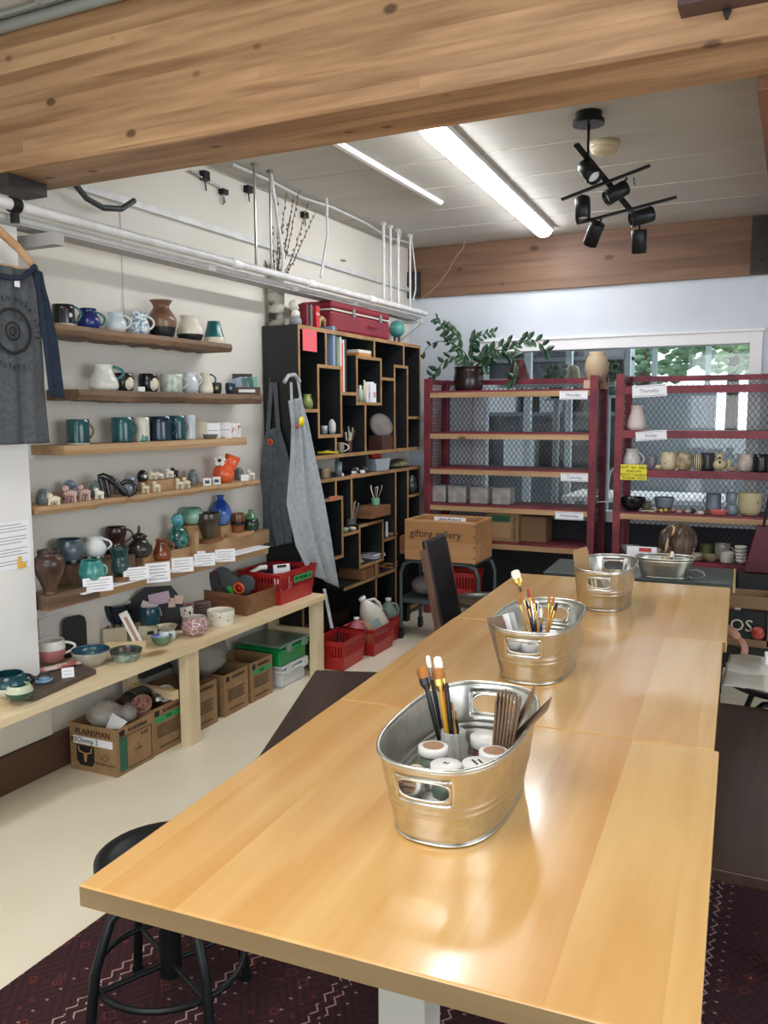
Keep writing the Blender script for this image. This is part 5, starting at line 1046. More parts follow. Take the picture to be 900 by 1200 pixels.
# local: front text face is -Y, right face is +X
def f_plain(t, w, d, h):
    m = MB().text('PLAINSMAN', .039, TM(-.0, -d/2-.001, h*.84, 0), 0)
    m.build('lettering', m_ink, t)
    MB().bx(-w*.42, w*.42, -d/2-.0018, -d/2-.0004, h*.58, h*.74).build('address_label', m_paper, t)
    MB().text('#2Chomp 2', .034, TM(-.05, -d/2-.0024, h*.66, 0), 0).build('handwriting', m_ink, t)
    s_ = MB().prism([(-w*.36, h*.22), (-w*.28, h*.12), (-w*.04, h*.12), (w*.02, h*.22), (w*.02, h*.55), (-w*.36, h*.55)], .0012, 0, 'xz', -d/2-.0012)
    # pale steer skull emblem
    s_.prism([(-.17*w-.012, h*.4), (-.17*w+.012, h*.4), (-.17*w+.006, h*.2), (-.17*w-.006, h*.2)], .0008, 1, 'xz', -d/2-.002).tube([(-.17*w-.04, -d/2-.002, h*.52), (-.17*w-.035, -d/2-.002, h*.42), (-.17*w, -d/2-.002, h*.38), (-.17*w+.035, -d/2-.002, h*.42), (-.17*w+.04, -d/2-.002, h*.52)], .004, 6, 1)
    s_.build('skull_emblem', [m_ink, mat('tan print', '#a88660', rough=.8)], t)
    MB().text('POTTERY CLAYS', .016, TM(w*.25, -d/2-.001, h*.22, 0), 0).tube([(w*.25+.02*math.cos(a*PI/6), -d/2-.001, h*.36+.014*math.sin(a*PI/6)) for a in range(12)], .0015, 5, closed=True).build('small_print', m_brink, t)
def s_mark(yc, w, h, size=.024, code=None, tape=None, lines=5, green=False):
    def f(t, W, d, H):
        X = W/2+.001
        m = MB(); m.text('PLAINSMAN', size, TM(X, .02, H*.88, PI/2), 0)
        m.build('lettering', m_ink, t)
        MB().bx(X-.0006, X+.0006, -d*.42, -d*.28, H*.82, H*.94).build('shield_mark', m_ink, t)
        if green:
            MB().bx(X-.0006, X+.0006, -d*.42, -d*.22, H*.08, H*.78).build('green_panel', m_green_l, t)
            k = MB()
            for a, b, c, e in ((-d*.42, d*.46, H*.78, H*.795), (-d*.2, d*.46, H*.075, H*.09), (d*.445, d*.46, H*.08, H*.79)): k.bx(X-.0006, X+.0008, a, b, c, e)
            k.text('M 332', .02, TM(X, d*.26, H*.68, PI/2), 0).text('1\n[ cone', .018, TM(X, .02, H*.45, PI/2), 0); k.build('form_print', m_brink, t)
        else:
            k = MB()
            for q in range(lines): k.bx(X-.0006, X+.0004, -d*.36, d*.36-.02*(q % 2), H*(.60-.06*q), H*(.615-.06*q)); k.bx(X-.0006, X+.0004, -d*.36, d*.3, H*(.58-.06*q), H*(.588-.06*q))
            k.bx(X-.0006, X+.0004, -d*.3, d*.3, H*.12, H*.15); k.build('form_print', m_brink, t)
        if tape: MB().bx(X-.0004, X+.0014, -d*.38, d*.4, H*.68, H*.80).text(tape, .022, TM(X+.0018, .0, H*.74, PI/2), 1).build('tape_label', [m_green_t, m_ink], t)
    return f
h1 = .235
def bp(px, py): p = PZ(px, py, 0); return Vector((p.x, p.y, 0))
c1 = bp(137, 912); 
clay_box('nearest open clay box printed with large letters under the bench', Vector((c1.x-.14, c1.y+.125, 0)), .28, .25, .225, 0.02, f_plain, s_mark(0, 0, 0, .024, green=True))
y2 = bp(178, 888).y
clay_box('second clay box, with a green tape label, left of the bench leg', Vector((c1.x-.145, 3.206, 0)), .27, .245, .235, 0, None, s_mark(0, 0, 0, .024, tape='M32'))
B3 = [(3.50, 'crumpled clay box just right of the middle bench leg', None, .24), (3.79, 'clay box with printed lines in the middle of the far three', None, .235), (4.04, 'farthest clay box, with a green tape label beside the bins', 'M332', .235)]
for y, lb, tp_, hb in B3: clay_box(lb, Vector((-2.885, y, 0)), .27, .225, hb, 0, None, s_mark(0, 0, 0, .022, tape=tp_))
# contents
def crumple(label, P, r, seed, m_=m_bag, sx=1, sy=1, sz=.8, name='plastic_bag', cat='plastic bag'):
    rr = random.Random(seed); b_ = bmesh.new(); bmesh.ops.create_icosphere(b_, subdivisions=3, radius=r)
    ph = [Vector((rr.uniform(-1, 1), rr.uniform(-1, 1), rr.uniform(-1, 1))).normalized() for _ in range(14)]
    for v_ in b_.verts:
        n_ = v_.co.normalized(); k = 1+.13*sum(abs(math.sin(5*n_.dot(p)+i)) for i, p in enumerate(ph))/14*2-.13+.08*rr.uniform(-1, 1)
        v_.co = Vector((n_.x*r*k*sx, n_.y*r*k*sy, n_.z*r*k*sz))
    me = bpy.data.meshes.new(name); b_.to_mesh(me); b_.free(); me.materials.append(m_); me.polygons.foreach_set('use_smooth', [True]*len(me.polygons))
    o = bpy.data.objects.new(name, me); C.objects.link(o); o.location = P; return tag(o, label, cat)
crumple('crumpled clear plastic bag bulging from the nearest clay box', Vector((c1.x-.17, c1.y+.12, .235)), .085, 1, sx=.95, sy=.9)
crumple('smaller crumpled clear bag beside the big one in the nearest box', Vector((c1.x-.10, c1.y+.19, .23)), .05, 2)
one('paper_scrap', MB().prism([(-.05, 0), (.02, 0), (.05, .03), (-.02, .075)], .002, 0, 'xz', 0), m_paper, 'torn white paper corner sticking out of the nearest clay box', 'paper', Vector((c1.x-.06, c1.y+.07, .20)), .6).rotation_euler = (-.5, 0, .6)
m_jl = mat('dark jar lid', '#4a4640', '#5c564e', 9, .3, metal=.4)
P2 = Vector((c1.x-.15, 3.17, .27))
for k in range(5):
    o = one('jar_lid', MB().lathe([(.045, 0), (.047, .012), (.043, .014), (.040, .003), (0, .003)], 26), m_jl, 'round dark bowl leaning in the second clay box, %s of the row' % ('leftmost', 'second', 'middle', 'fourth', 'rightmost')[k], 'bowl', P2+Vector((0, -.07+.022*k, .0)), 0, 'row of leaning round bowls in the second box'); o.rotation_euler = (PI/2+.2, 0, .35)
o = pot('bowl', 'bowl', 'tilted red patterned bowl in front of the row of round bowls', P2+Vector((.07, -.06, -.05)), .10, .06, 'bowl', [mat('red patterned glaze', '#8a4a42', '#b88a7c', 40, .35, kind='voronoi', lo=.2, hi=.3), glaze('#6d332d')], inner=0); o.rotation_euler = (.6, .3, 0)
crumple('crumpled silver foil piece in the second clay box', P2+Vector((.06, .05, -.03)), .035, 4, m_steel, name='foil_piece', cat='foil')
one('white_dish', pot_mesh('bowl', .1, .05), m_whiteg, 'pale round dish tilted at the right of the second clay box', 'dish', P2+Vector((.07, .10, -.045)), 0).rotation_euler = (.5, .3, 0)
crumple('large grey translucent plastic bag over the third and fourth boxes', Vector((-2.9, 3.66, .33)), .155, 5, mat('grey translucent bag', '#8d8c88', '#a3a29d', 9, .35, alpha=.75), .8, 1.15, .7)
one('dark_case', MB().bx(-.04, .04, -.14, .14, 0, .12).bx(-.043, .043, -.143, .143, .12, .135), mat('dark steel case', '#2e3134', rough=.4), 'dark box lying on the rail behind the middle bench leg', 'box', (-3.0, 3.42, .305), 0)
# green + white bins
def bin_(label, P, rz, l, w, h, m_, lid, cat='storage bin'):
    t = thing('storage_bin', label, cat, P, rz); MB().prism([(-l/2+.02, -w/2+.02), (l/2-.02, -w/2+.02), (l/2-.02, w/2-.02), (-l/2+.02, w/2-.02)], h, 0).build('bin', m_, t, bev=.012)
    MB().bx(-l/2, l/2, -w/2, w/2, h*.78, h*.9).build('lip', m_, t, bev=.006); MB().bx(-l/2+.004, l/2-.004, -w/2+.004, w/2-.004, h+.001, h+.016).build('lid', lid, t, bev=.005)
    for y in (-.09, .09): MB().bx(l/2-.004, l/2+.012, y-.025, y+.025, h*.72, h+.018).build('latch', lid, t, bev=.002)
    return t
bin_('white plastic storage bin at the bottom of the pair beside the far bench leg', (-2.87, 4.37, 0), 0, .31, .30, .12, mat('white bin', '#d5d9da', rough=.35), mat('white bin lid', '#cfd3d5', rough=.35))
bin_('green plastic storage bin with a clear lid stacked on the white bin', (-2.875, 4.36, .140), 0, .33, .34, .115, m_gbin, mat('smoky clear lid', '#71857a', rough=.15))
# ================================================================ BLACK BOOKCASE
XF = -2.815; BX0 = XW+.002
t = thing('bookcase', 'black bookcase with irregular pale-edged cells against the far left wall', 'bookcase')
BK = t
by0, by1 = 4.632, PX(493, 403, XF).y; bz1 = 2.205
def bxx(name, y0, y1, z0, z1, x0=BX0+.008, edge=True):
    o = MB().bx(x0, XF-.004, y0, y1, z0, z1, 0)
    if edge: o.bx(XF-.004, XF, y0, y1, z0, z1, 1)
    return o.build(name, [m_black, m_edge], BK)
def yz(px, py): p = PX(px, py, XF); return p.y, p.z
zu = (yz(400, 531)[1]+yz(480, 525)[1])/2        # top of the board under the upper half
zl = (yz(400, 558)[1]+yz(480, 548)[1])/2
bxx('side_panel', by0-.018, by0, 0, bz1); bxx('side_panel', by1-.018, by1, zu, bz1); bxx('side_panel', by1-.018, by1, .04, zl)
bxx('top_panel', by0, by1-.018, bz1-.026, bz1); bxx('shelf_board', by0, by1-.018, zu-.024, zu); bxx('shelf_board', by0, by1-.018, zl-.024, zl); bxx('shelf_board', by0, by1-.018, .04, .07)
bxx('divider', by0+.9, by0+.92, zl, zu-.024, BX0+.05, False); bxx('divider', by0, by0+.02, zl, zu-.024, BX0+.05, False)
MB().bx(BX0, BX0+.008, by0, by1, zu, bz1).build('back_panel', m_black, t); MB().bx(BX0, BX0+.008, by0, by1, .04, zl).build('back_panel', m_black, t)
TH = .022
def ver(px, pya, pyb, lo=None, hi=None):
    y = yz(px, (pya+pyb)/2)[0]; za = hi if hi is not None else yz(px, pya)[1]; zb = lo if lo is not None else yz(px, pyb)[1]; bxx('divider', y-TH/2, y+TH/2, min(za, zb), max(za, zb))
def hor(pxa, pxb, py, pyb=None, y0=None, y1=None):
    pyb = py if pyb is None else pyb; z = (yz(pxa, py)[1]+yz(pxb, pyb)[1])/2
    bxx('cell_shelf', y0 if y0 is not None else yz(pxa, py)[0], y1 if y1 is not None else yz(pxb, pyb)[0], z-TH/2, z+TH/2)
    return z
def cell(l, r, tp_, bt):
    ya, yb = yz(l, (tp_+bt)/2)[0], yz(r, (tp_+bt)/2)[0]; xm = (l+r)/2; za, zb = yz(xm, bt)[1], yz(xm, tp_)[1]
    bxx('divider', ya, ya+TH, za, zb); bxx('divider', yb-TH, yb, za, zb); bxx('cell_shelf', ya+TH, yb-TH, zb-TH, zb); bxx('cell_shelf', ya+TH, yb-TH, za, za+TH)
    return ya, yb, za+TH, zb-TH
ZT = bz1-.026
cA = cell(372.5, 401, 428, 513); cB = cell(417.7, 447.5, 418, 475); 
yc0, yc1 = yz(462, 470)[0], yz(478.4, 470)[0]; zc1 = yz(470, 428)[1]
bxx('divider', yc0, yc0+TH, zu, zc1); bxx('divider', yc1-TH, yc1, zu, zc1); bxx('cell_shelf', yc0+TH, yc1-TH, zc1-TH, zc1)
ver(382.3, 400, 428, cA[3]+TH, ZT); ver(439, 405, 417, cB[3]+TH, ZT); ver(473.3, 403, 427, zc1, ZT)
ver(393.8, 513, 531, zu, cA[2]-TH); ver(428.5, 476, 527, zu, cB[2]-TH)
zAl = hor(350, 372, 482, 480.5, by0, cA[0]); zAB = hor(401, 417.7, 461.5, 461.3, cA[1], cB[0]); zBC = hor(447.5, 462, 444, 444.5, cB[1], yc0); zCR = hor(478.4, 492, 489.7, 489.4, yc1, by1-.018)
# lower half
ver(412.3, 557, 608, yz(412.3, 608)[1], zl-.024); ver(464, 551, 631, .07, zl-.024); ver(478.3, 550, 603, .07, zl-.024)
cD = cell(378, 402.5, 583, 657); zD = hor(402.5, 421, 626.8, 623, cD[1], yz(421, 640)[0])
cE = cell(421, 449.8, 611.5, 662); zE = hor(449.8, 464, 633, 630, cE[1], yz(464, 630)[0]); hor(478.4, 491, 581.5, 579.5, yz(478.4, 580)[0]+.01, by1-.018)
ver(393.8, 562, 583, cD[3]+TH, zl-.024); ver(441, 662, 679, .07, cE[2]-TH)
zBt = hor(403, 465, 690, 668, cD[1], yz(464, 640)[0])
a, b = yz(431, 608), yz(453.8, 596)
dr = MB().bx(XF-.18, XF-.004, a[0], b[0], a[1]-.0, a[1]+.075).bx(XF-.004, XF+.03, a[0], b[0], a[1], a[1]+.078); dr.build('drawer', m_tray, t)
# notes
def note(name, label, cat, px, py, w, h, X, m_, txt=None, rot=0, sz=.02, lm=None):
    P = PX(px, py, X); mb = MB().bx(-w/2, w/2, -.0008, 0, -h/2, h/2)
    if txt:
        for k, (s_, dz, tsz) in enumerate(txt): mb.text(s_, tsz, Matrix.Translation((0, -.0012, dz)) @ RX90, 1, .0002)
    o = one(name, mb, [m_, lm or m_inkg], label, cat, P, PI/2); o.rotation_euler = (0, rot, PI/2); return o
m_pink = mat('hot pink paper', '#f0606a', rough=.7)
note('paper_notice', 'bright pink paper notice pinned to the top left of the black bookcase', 'notice', 363, 399, .175, .135, XF+.003, m_pink, [('WE MAKE\nPLATES', .035, .018), ('mugs  ~ bowls', .0, .012), ('clay  ~ glaze', -.022, .012), ('for  your  home', -.045, .012)], .0)
# ------------------------------------------------ things in the bookcase
def S(px, z, dx=-.07): return Vector((XF+dx, yat(px, XF+dx, z), z))
# upright books in the middle cell
yb_ = yz(384, 420)[0]; hb = [(.030, .26, '#8ea0bd', '#cfd6dd'), (.024, .265, '#4e6b4f', '#c9d0cf'), (.014, .25, '#e8e6e2', '#e8e6e2'), (.022, .21, '#d96a3c', '#e6e2da'), (.014, .235, '#efece8', '#efece8'), (.018, .235, '#3f4a5c', '#5c6470'), (.014, .24, '#1d1f24', '#1d1f24')]
bl = ['pale blue tall book at the left of the row', 'green and white picture book, second in the row', 'thin white book beside the picture book', 'orange-red spined book in the middle of the row', 'thin white book right of the orange-red one', 'dark slate book near the right of the row', 'thin black book at the right end of the row']
def book(label, y, z, th, h, c_, d=.18, grp='upright books in the bookcase'):
    tt = thing('book', label, 'book', (XF-.012-d/2, y+th/2, z), 0, grp); cm = mat('book cover '+c_, c_, rough=.5)
    MB().bx(-d/2, d/2, -th/2, -th/2+.0015, 0, h).bx(-d/2, d/2, th/2-.0015, th/2, 0, h).bx(d/2-.0015, d/2, -th/2+.0015, th/2-.0015, 0, h).build('cover', cm, tt)
    MB().bx(-d/2+.003, d/2-.0016, -th/2+.0016, th/2-.0016, .003, h-.003).build('pages', m_paper, tt); return tt
y = cA[1]-.10
zA0 = cA[3]+TH
for k, (th, h, c_, c2) in enumerate(hb):
    on = y < cA[1]-.02
    book(bl[k], y, zA0+.001 if y+th < cA[1] else zAB+TH/2+.001, th, h-(0 if y+th < cA[1] else -.12), c_, .17); y += th+.0015
    if k == 1: y = max(y, cA[1]+.006)
P = S(434, cB[3]+TH+.0)
for k, (c_, lb) in enumerate((('#cf8a50', 'orange book lying flat under a white one on the raised cell'), ('#ded9d0', 'white book lying flat on the orange one'))):
    one('book', MB().bx(-.09, .09, -.10, .10, 0, .022), mat('book cover '+c_, c_), lb, 'book', (XF-.11, (cB[0]+cB[1])/2-.03, cB[3]+TH+.001+.023*k), 0, 'books lying flat in the bookcase')
l = S(360, zAl+TH/2); s = mpp(l); pot('vase', 'vase', 'yellow-green bellied pot in the left cell of the bookcase', l, s*14, s*17, 'belly', [glaze('#a8b06a', '#7d8a4c', 8, .25)])
l = S(391.5, cA[2]); s = mpp(l); one('white_device', MB().lathe([(0, 0), (s*6, 0), (s*7, s*4), (s*7, s*12), (s*5, s*17), (0, s*18)], 20), m_whiteg, 'white rounded lantern-like pot in the tall cell', 'pot', l, face(l))
l = S(380, cA[2]); s = mpp(l); one('glass_cup', MB().lathe([(0, 0), (s*3.6, 0), (s*4, s*10), (s*3.6, s*10), (s*3.2, s*.5), (0, s*.5)], 18), glaze('#9aa6a8', rough=.1), 'small pale glass beside the white lantern pot', 'cup', l)
for k, (px, w, h, c_, lb) in enumerate(((422, 7, 20, '#b9c8bc', 'pale green bottle at the left of the small square cell'), (427, 5, 26, '#d9cfae', 'cream bottle with a cap in the small square cell'))):
    l = S(px, cB[2]); s = mpp(l); one('bottle', MB().lathe([(0, 0), (s*w/2, 0), (s*w/2, s*h*.7), (s*w/4, s*h*.8), (s*w/4, s*h), (0, s*h)], 14), glaze(c_), lb, 'bottle', l)
for k, (px, w, h, lb) in enumerate(((434, 12, 24, 'white packet leaning in the small square cell'), (439, 12, 22, 'white packet with a small coloured print in the small square cell'))):
    l = S(px, cB[2], -.05-.03*(1-k)); s = mpp(l); one('packet', MB().bx(-s*w/2, s*w/2, -.008, .008, 0, s*h).bx(-s*2, s*2, -.009, -.008, s*6, s*12, 1), [m_paper, glaze('#c98a8a')], lb, 'packet', l, face(l)+.3)
def brushjar(label, px, z, w, h, n, m_, hh, seed, dx=-.09, tools=('#c9b48c', '#8a8d8f', '#e0d8c4', '#5a4636')):
    l = S(px, z, dx); s = mpp(l); rr = random.Random(seed)
    tt = thing('tool_jar', label, 'jar', l, face(l)); pot_mesh('cyl', s*w, s*h).build('jar', m_, tt)
    for k in range(n):
        a = rr.uniform(0, 2*PI); sp_ = rr.uniform(.5, 1.7)*s*w*.5; H = s*hh*rr.uniform(.75, 1)
        q = MB().tube([(0, 0, s*h*.15), (math.cos(a)*sp_, math.sin(a)*sp_*.7, H*.8), (math.cos(a)*sp_*1.1, math.sin(a)*sp_*.75, H)], [s*.6, s*.7, s*1.1], 6); q.build('tool_handle', glaze(tools[k % 4], rough=.5), tt)
    return tt
brushjar('brown jar stuffed with brushes in the middle cell', 409, zu, 8, 13, 8, glaze('#4f3026'), 30, 1)
brushjar('white jar of pale brushes right of the brown jar', 418, zu, 9, 15, 9, m_whiteg, 29, 2)
l = S(399, zu); s = mpp(l); pot('mug', 'mug', 'cream mug with a large ring handle at the foot of the tall cell', l, s*9, s*12, 'cyl', [glaze('#8a7a66')], 1, m_whiteg, ho=1.2, hz=(.15, .9))
for k, (px, c_, lb) in enumerate(((384, '#d8c52c', 'yellow-handled tool lying at the left of the upper half'), (388, '#3f8a4a', 'green-handled tool lying beside the yellow one'))):
    l = S(px, zu, -.05-.03*k); one('hand_tool', MB().tube([(-.07, 0, .012), (0, .01, .014), (.07, -.01, .010)], [.008, .012, .006], 8), glaze(c_, rough=.4), lb, 'tool', l, face(l))
# grey disc + brown box
l = S(447, zu, -.09); s = mpp(l)
one('brown_box', MB().bx(-s*16, s*17, -.07, .05, 0, s*16), glaze('#4a2d24', '#553529', 8, .6), 'dark brown box at the foot of the bookcase middle', 'box', l, PI/2-.1)
q = MB().lathe([(0, 0), (s*15, 0), (s*15, .012), (s*11, .016), (0, .02)], 30); o = one('round_sieve', q, glaze('#6d6763', '#5c5652', 8, .6), 'grey-brown round disc leaning on the dark brown box', 'disc', l+Vector((.01, -.03, s*27))); o.rotation_euler = (.9, .9, .4)
one('grey_drape', MB().lathe([(0, 0), (s*10, s*2), (s*13, s*14), (s*8, s*26), (0, s*30)], 22, sy=.6), glaze('#2f3136', rough=.9), 'dark grey draped lump behind the round disc', 'cloth', l+Vector((-.05, .08, s*16.4)))
# gap shelf
brown = glaze('#b79c76')
l = S(380, zl, -.05); s = mpp(l); pot('box', 'box', 'little pale open box at the left of the gap between the bookcase halves', l, s*14, s*11, 'cyl', [glaze('#8d7558'), m_cream], inner=1, n=4)
l = S(397, zl, -.06); s = mpp(l); one('glass_tumbler', MB().lathe([(0, 0), (s*4, 0), (s*4.2, s*17), (s*3.8, s*17), (s*3.5, s), (0, s)], 18), glaze('#7d868a', rough=.15), 'grey cylinder tumbler in the bookcase gap', 'tumbler', l)
l = S(401.5, zl, -.03); one('white_cup', MB().cyl((0, 0, 0), .008, .018), m_whiteg, 'tiny white pot before the grey tumbler', 'pot', l)
for px, lb in ((415, 'silver timer-like roll left of the steel pan'), (425, 'second silver roll just left of the steel pan')):
    l = S(px, zl, -.03); s = mpp(l); one('tape_roll', MB().tube([(0, 0, s*4), (s*3, s*3, s*4)], s*4.2, 16).box((0, 0, s*2), (s*6, s*5, s*3.5)), m_steel, lb, 'roll', l, face(l), 'silver rolls in the bookcase gap')
l = S(438, zl, -.10); s = mpp(l)
tt = thing('steel_pan', 'rectangular steel pan in the gap of the bookcase', 'pan', l, PI/2-.05)
MB().prism([(-s*13, 0), (s*16, 0), (s*20, s*14), (-s*17, s*14)], .15, 0, 'xz', -.075).build('pan', glaze('#8f999e', '#a2abb0', 5, .3), tt)
for k, (dx_, dy_) in enumerate(((.0, 0), (.045, .02), (.02, -.03))):
    one('red_tomato', MB().ball((0, 0, s*2.5), s*4.2, 14, 0, 1, 1, .7), glaze('#c8452e'), ('red lump on the steel pan, left one', 'red lump on the steel pan, right one', 'red lump on the steel pan, front one')[k], 'ornament', l+Vector((dy_, dx_, s*14.3)), 0, 'red lumps on the steel pan')
l = S(466, zl, -.11); s = mpp(l); one('platter', MB().lathe([(0, 0), (s*20, s*1), (s*21, s*3), (s*12, s*8), (0, s*10)], 30, sy=.55), glaze('#6a6650', '#8a8468', 8, .4), 'olive domed platter at the right of the bookcase gap', 'platter', l, PI/2)
note('tape_strip', 'pink-orange masking tape strip on the lower half top edge', 'tape', 415.5, 557.5, .13, .03, XF+.002, glaze('#c98e6e', '#b0704e', 40, .7), None)
note('tape_strip', 'orange-red tape strip on the low left cell edge', 'tape', 391, 584, .13, .035, XF+.002, glaze('#b87a5c', '#a0603f', 40, .7), None)
# lower half contents
brushjar('grey jar of paintbrushes in the lower half of the bookcase', 411, zD+TH/2, 13, 17, 11, glaze('#4b4f4f', '#606464', 8, .4), 33, 3, tools=('#7d8790', '#b9975a', '#3a4450', '#8a8d8f'))
l = S(404, zD+TH/2, -.03); s = mpp(l); one('small_bowl', pot_mesh('bowl', s*10, s*5), glaze('#8fb48f'), 'small green bowl at the foot of the grey brush jar', 'bowl', l)
l = S(413, zD+TH/2, -.03); s = mpp(l); one('sponge', MB().ball((0, 0, s*2), s*5, 12, 0, 1, .6, .5), glaze('#c9c0a6'), 'cream sponge before the grey brush jar', 'sponge', l)
za_ = a[1]+.079
brushjar('green cup of white tools standing on the small drawer', 440, za_, 10, 8, 9, glaze('#6fa37f'), 24, 4, -.05, tools=('#e0dccc', '#d4cbb0', '#4a3a2a', '#e8e4da'))
l = S(472, zl-.2, -.1)
l = S(482, yz(484, 580)[1]+.012, -.03); s = mpp(l); one('dark_vase', MB().lathe([(0, 0), (s*5, 0), (s*7, s*8), (s*4, s*20), (0, s*22)], 18), glaze('#2c3a36'), 'dark green bottle shape in the far right cell', 'vase', l)
for k in range(7):
    l = S(435, cE[2], -.09); s = mpp(l); o = one('folded_paper', MB().bx(-.07, .07, -.09, .09, 0, .0045), m_paper if k % 3 else glaze('#8d9096'), 'sheet in the pile of papers in the low square cell, %s' % ('lowest', 'second from the bottom', 'third from the bottom', 'middle one', 'third from the top', 'second from the top', 'topmost')[k], 'paper', l+Vector((.008*(k % 2), .012*math.sin(k*2), .0055*k+.002)), .06*math.sin(k*1.7), 'papers in the low square cell')
l = S(452, zE+TH/2, -.05); s = mpp(l); one('white_stick', MB().bx(-s*1.5, s*1.5, -.02, .02, 0, s*17), m_paper, 'upright white card at the left of the small right cell', 'card', l+Vector((0, .02, 0)), face(l))
for k, (dx_, lb) in enumerate(((0, 'small wood offcut pile piece, lower one in the right cell'), (.012, 'small wood offcut pile piece, upper one in the right cell'))):
    l = S(457, zE+TH/2, -.06); o = one('wood_offcut', MB().bx(-.035, .035, -.05, .05, 0, .011), m_shelf_l, lb, 'wood piece', l+Vector((0, .02-.01*k, .0115*k)), .2*k, 'wood pieces in the right cell')
rr = random.Random(5)
for k in range(9):
    l = S(454, zBt+TH/2, -.09); one('wood_offcut', MB().bx(-.07, .07, -.012, .012, 0, .012), glaze('#a3773f', '#8a6234', 8, .6), 'wooden tool in the heap in the lowest cell, %s layer, %s' % (('bottom', 'middle', 'top')[k//3], ('left', 'centre', 'right')[k % 3]), 'wood piece', l+Vector((0, -.05+.045*(k % 3), .0005+.0135*(k//3))), (0, 1.5, .2)[k//3], 'heap of wooden tools in the lowest cell')
l = S(469, yz(469, 641)[1], -.02); P = PX(469, 633, XF+.006)
tt = thing('tape_dispenser', 'wooden block holding a black and white roll beside the low right cell', 'tape holder', (XF+.05, P.y, P.z-.05), PI/2)
MB().bx(-.04, .04, -.03, .03, -.05, .09).build('block', m_tray, tt); q = MB().lathe([(.018, 0), (.032, 0), (.032, .012), (.018, .012)], 22).build('roll', m_whiteg, tt); q.matrix_local = Matrix.Translation((0, -.031, .03)) @ Matrix.Rotation(PI/2, 4, 'X')
one('stand_post', MB().bx(-.03, .03, -.03, .03, 0, P.z-.101), m_blackm, 'dark post carrying the block with the black and white roll', 'post', (XF+.05, P.y, 0))
# crate at the foot
l = PZ(418, 706, .22)
tt = thing('wooden_crate', 'small rough wooden crate of rags at the foot of the bookcase', 'crate', (-2.925, yat(421, -2.925, zBt+.02), zBt+TH/2+.002), 0)
MB().bx(-.10, .10, -.14, .14, 0, .008).build('base', m_tray, tt)
for (x0, x1, y0, y1) in ((-.10, -.09, -.14, .14), (.09, .10, -.14, .14), (-.09, .09, -.14, -.13), (-.09, .09, .13, .14)): MB().bx(x0, x1, y0, y1, .008, .10).build('side', m_tray, tt)
crumple('crumpled clear wrapping in the rough wooden crate', Vector((-2.925, yat(418, -2.925, zBt+.02), zBt+.10)), .065, 9)
# ================================================================ ON TOP OF THE BOOKCASE
zT = bz1+.001
XT = -2.95
l = Vector((-3.02, yat(311, -3.02, zT), zT)); l.y = max(l.y, by0+.055)
tt = thing('birch_vase', 'birch bark log vase holding pussy willow branches on the bookcase', 'vase', l)
MB().lathe([(0, 0), (.052, 0), (.05, .1), (.053, .2), (.05, .3), (.046, .3), (.045, .15), (0, .14)], 24).build('log', mat('birch bark', '#3a352e', '#b8b4a4', 9, .8, lo=.38, hi=.5, stretch=(1, 1, 2.2)), tt)
tips = [(290, 222), (297, 240), (316, 225), (325, 232), (336, 222), (345, 228), (352, 215), (362, 235), (370, 248), (340, 252), (330, 262), (306, 262)]
for k, (px, py) in enumerate(tips):
    base = l+Vector((0, 0, .15)); tip = topat(px, py, base, .02*(k % 3)); m = base.lerp(tip, .5)+Vector((.0, -.02+.01*(k % 4), -.02))
    o = MB().tube([base, base.lerp(m, .6)+Vector((0, 0, .03)), m, tip], [.0035, .003, .0025, .0015], 5); rr = random.Random(k)
    for q in range(14):
        f_ = .3+.7*q/14; c_ = base.lerp(tip, f_)+(m-base.lerp(tip, .5))*(4*f_*(1-f_)); o.ball(c_+Vector((rr.uniform(-.008, .008), rr.uniform(-.008, .008), 0)), .0062, 6, 1, 1, 1, 1.7)
    one('willow_branch', o, [glaze('#4c382c', rough=.8), glaze('#8d7c6c', rough=.9)], 'pussy willow branch in the birch vase, %s' % ('leftmost', 'second from the left', 'third from the left', 'thin one left of centre', 'tall one left of centre', 'tall one in the middle', 'tallest one', 'right of the tallest', 'rightmost and most slanted', 'short one right of centre', 'short one in the middle', 'short one at the left')[k], 'branch', group='pussy willow branches in the birch vase')
l = S(344, zT, -.06); l.y = max(l.y, by0+.05); s = mpp(l)
tt = thing('security_camera', 'white round security camera on a grey base at the bookcase corner', 'camera', l, face(l))
MB().lathe([(0, 0), (s*8, 0), (s*7, s*7), (s*5, s*10), (0, s*11)], 22).build('base', glaze('#8d9194'), tt); MB().lathe([(0, s*10), (s*5.5, s*10), (s*5, s*16), (0, s*19)], 20).build('neck', m_whiteg, tt)
q = MB().lathe([(0, -s*6), (s*4, -s*6), (s*6, -s*3), (s*6, s*3), (s*5.4, s*4), (0, s*4)], 22).build('head', m_whiteg, tt); q.matrix_local = Matrix.Translation((-s*1, 0, s*23)) @ Matrix.Rotation(1.25, 4, 'Y'); q2 = MB().lathe([(0, 0), (s*4.6, 0), (s*4.6, s*.6), (0, s*.6)], 20).build('lens', m_blackg, tt); q2.matrix_local = q.matrix_local @ Matrix.Translation((0, 0, s*4))
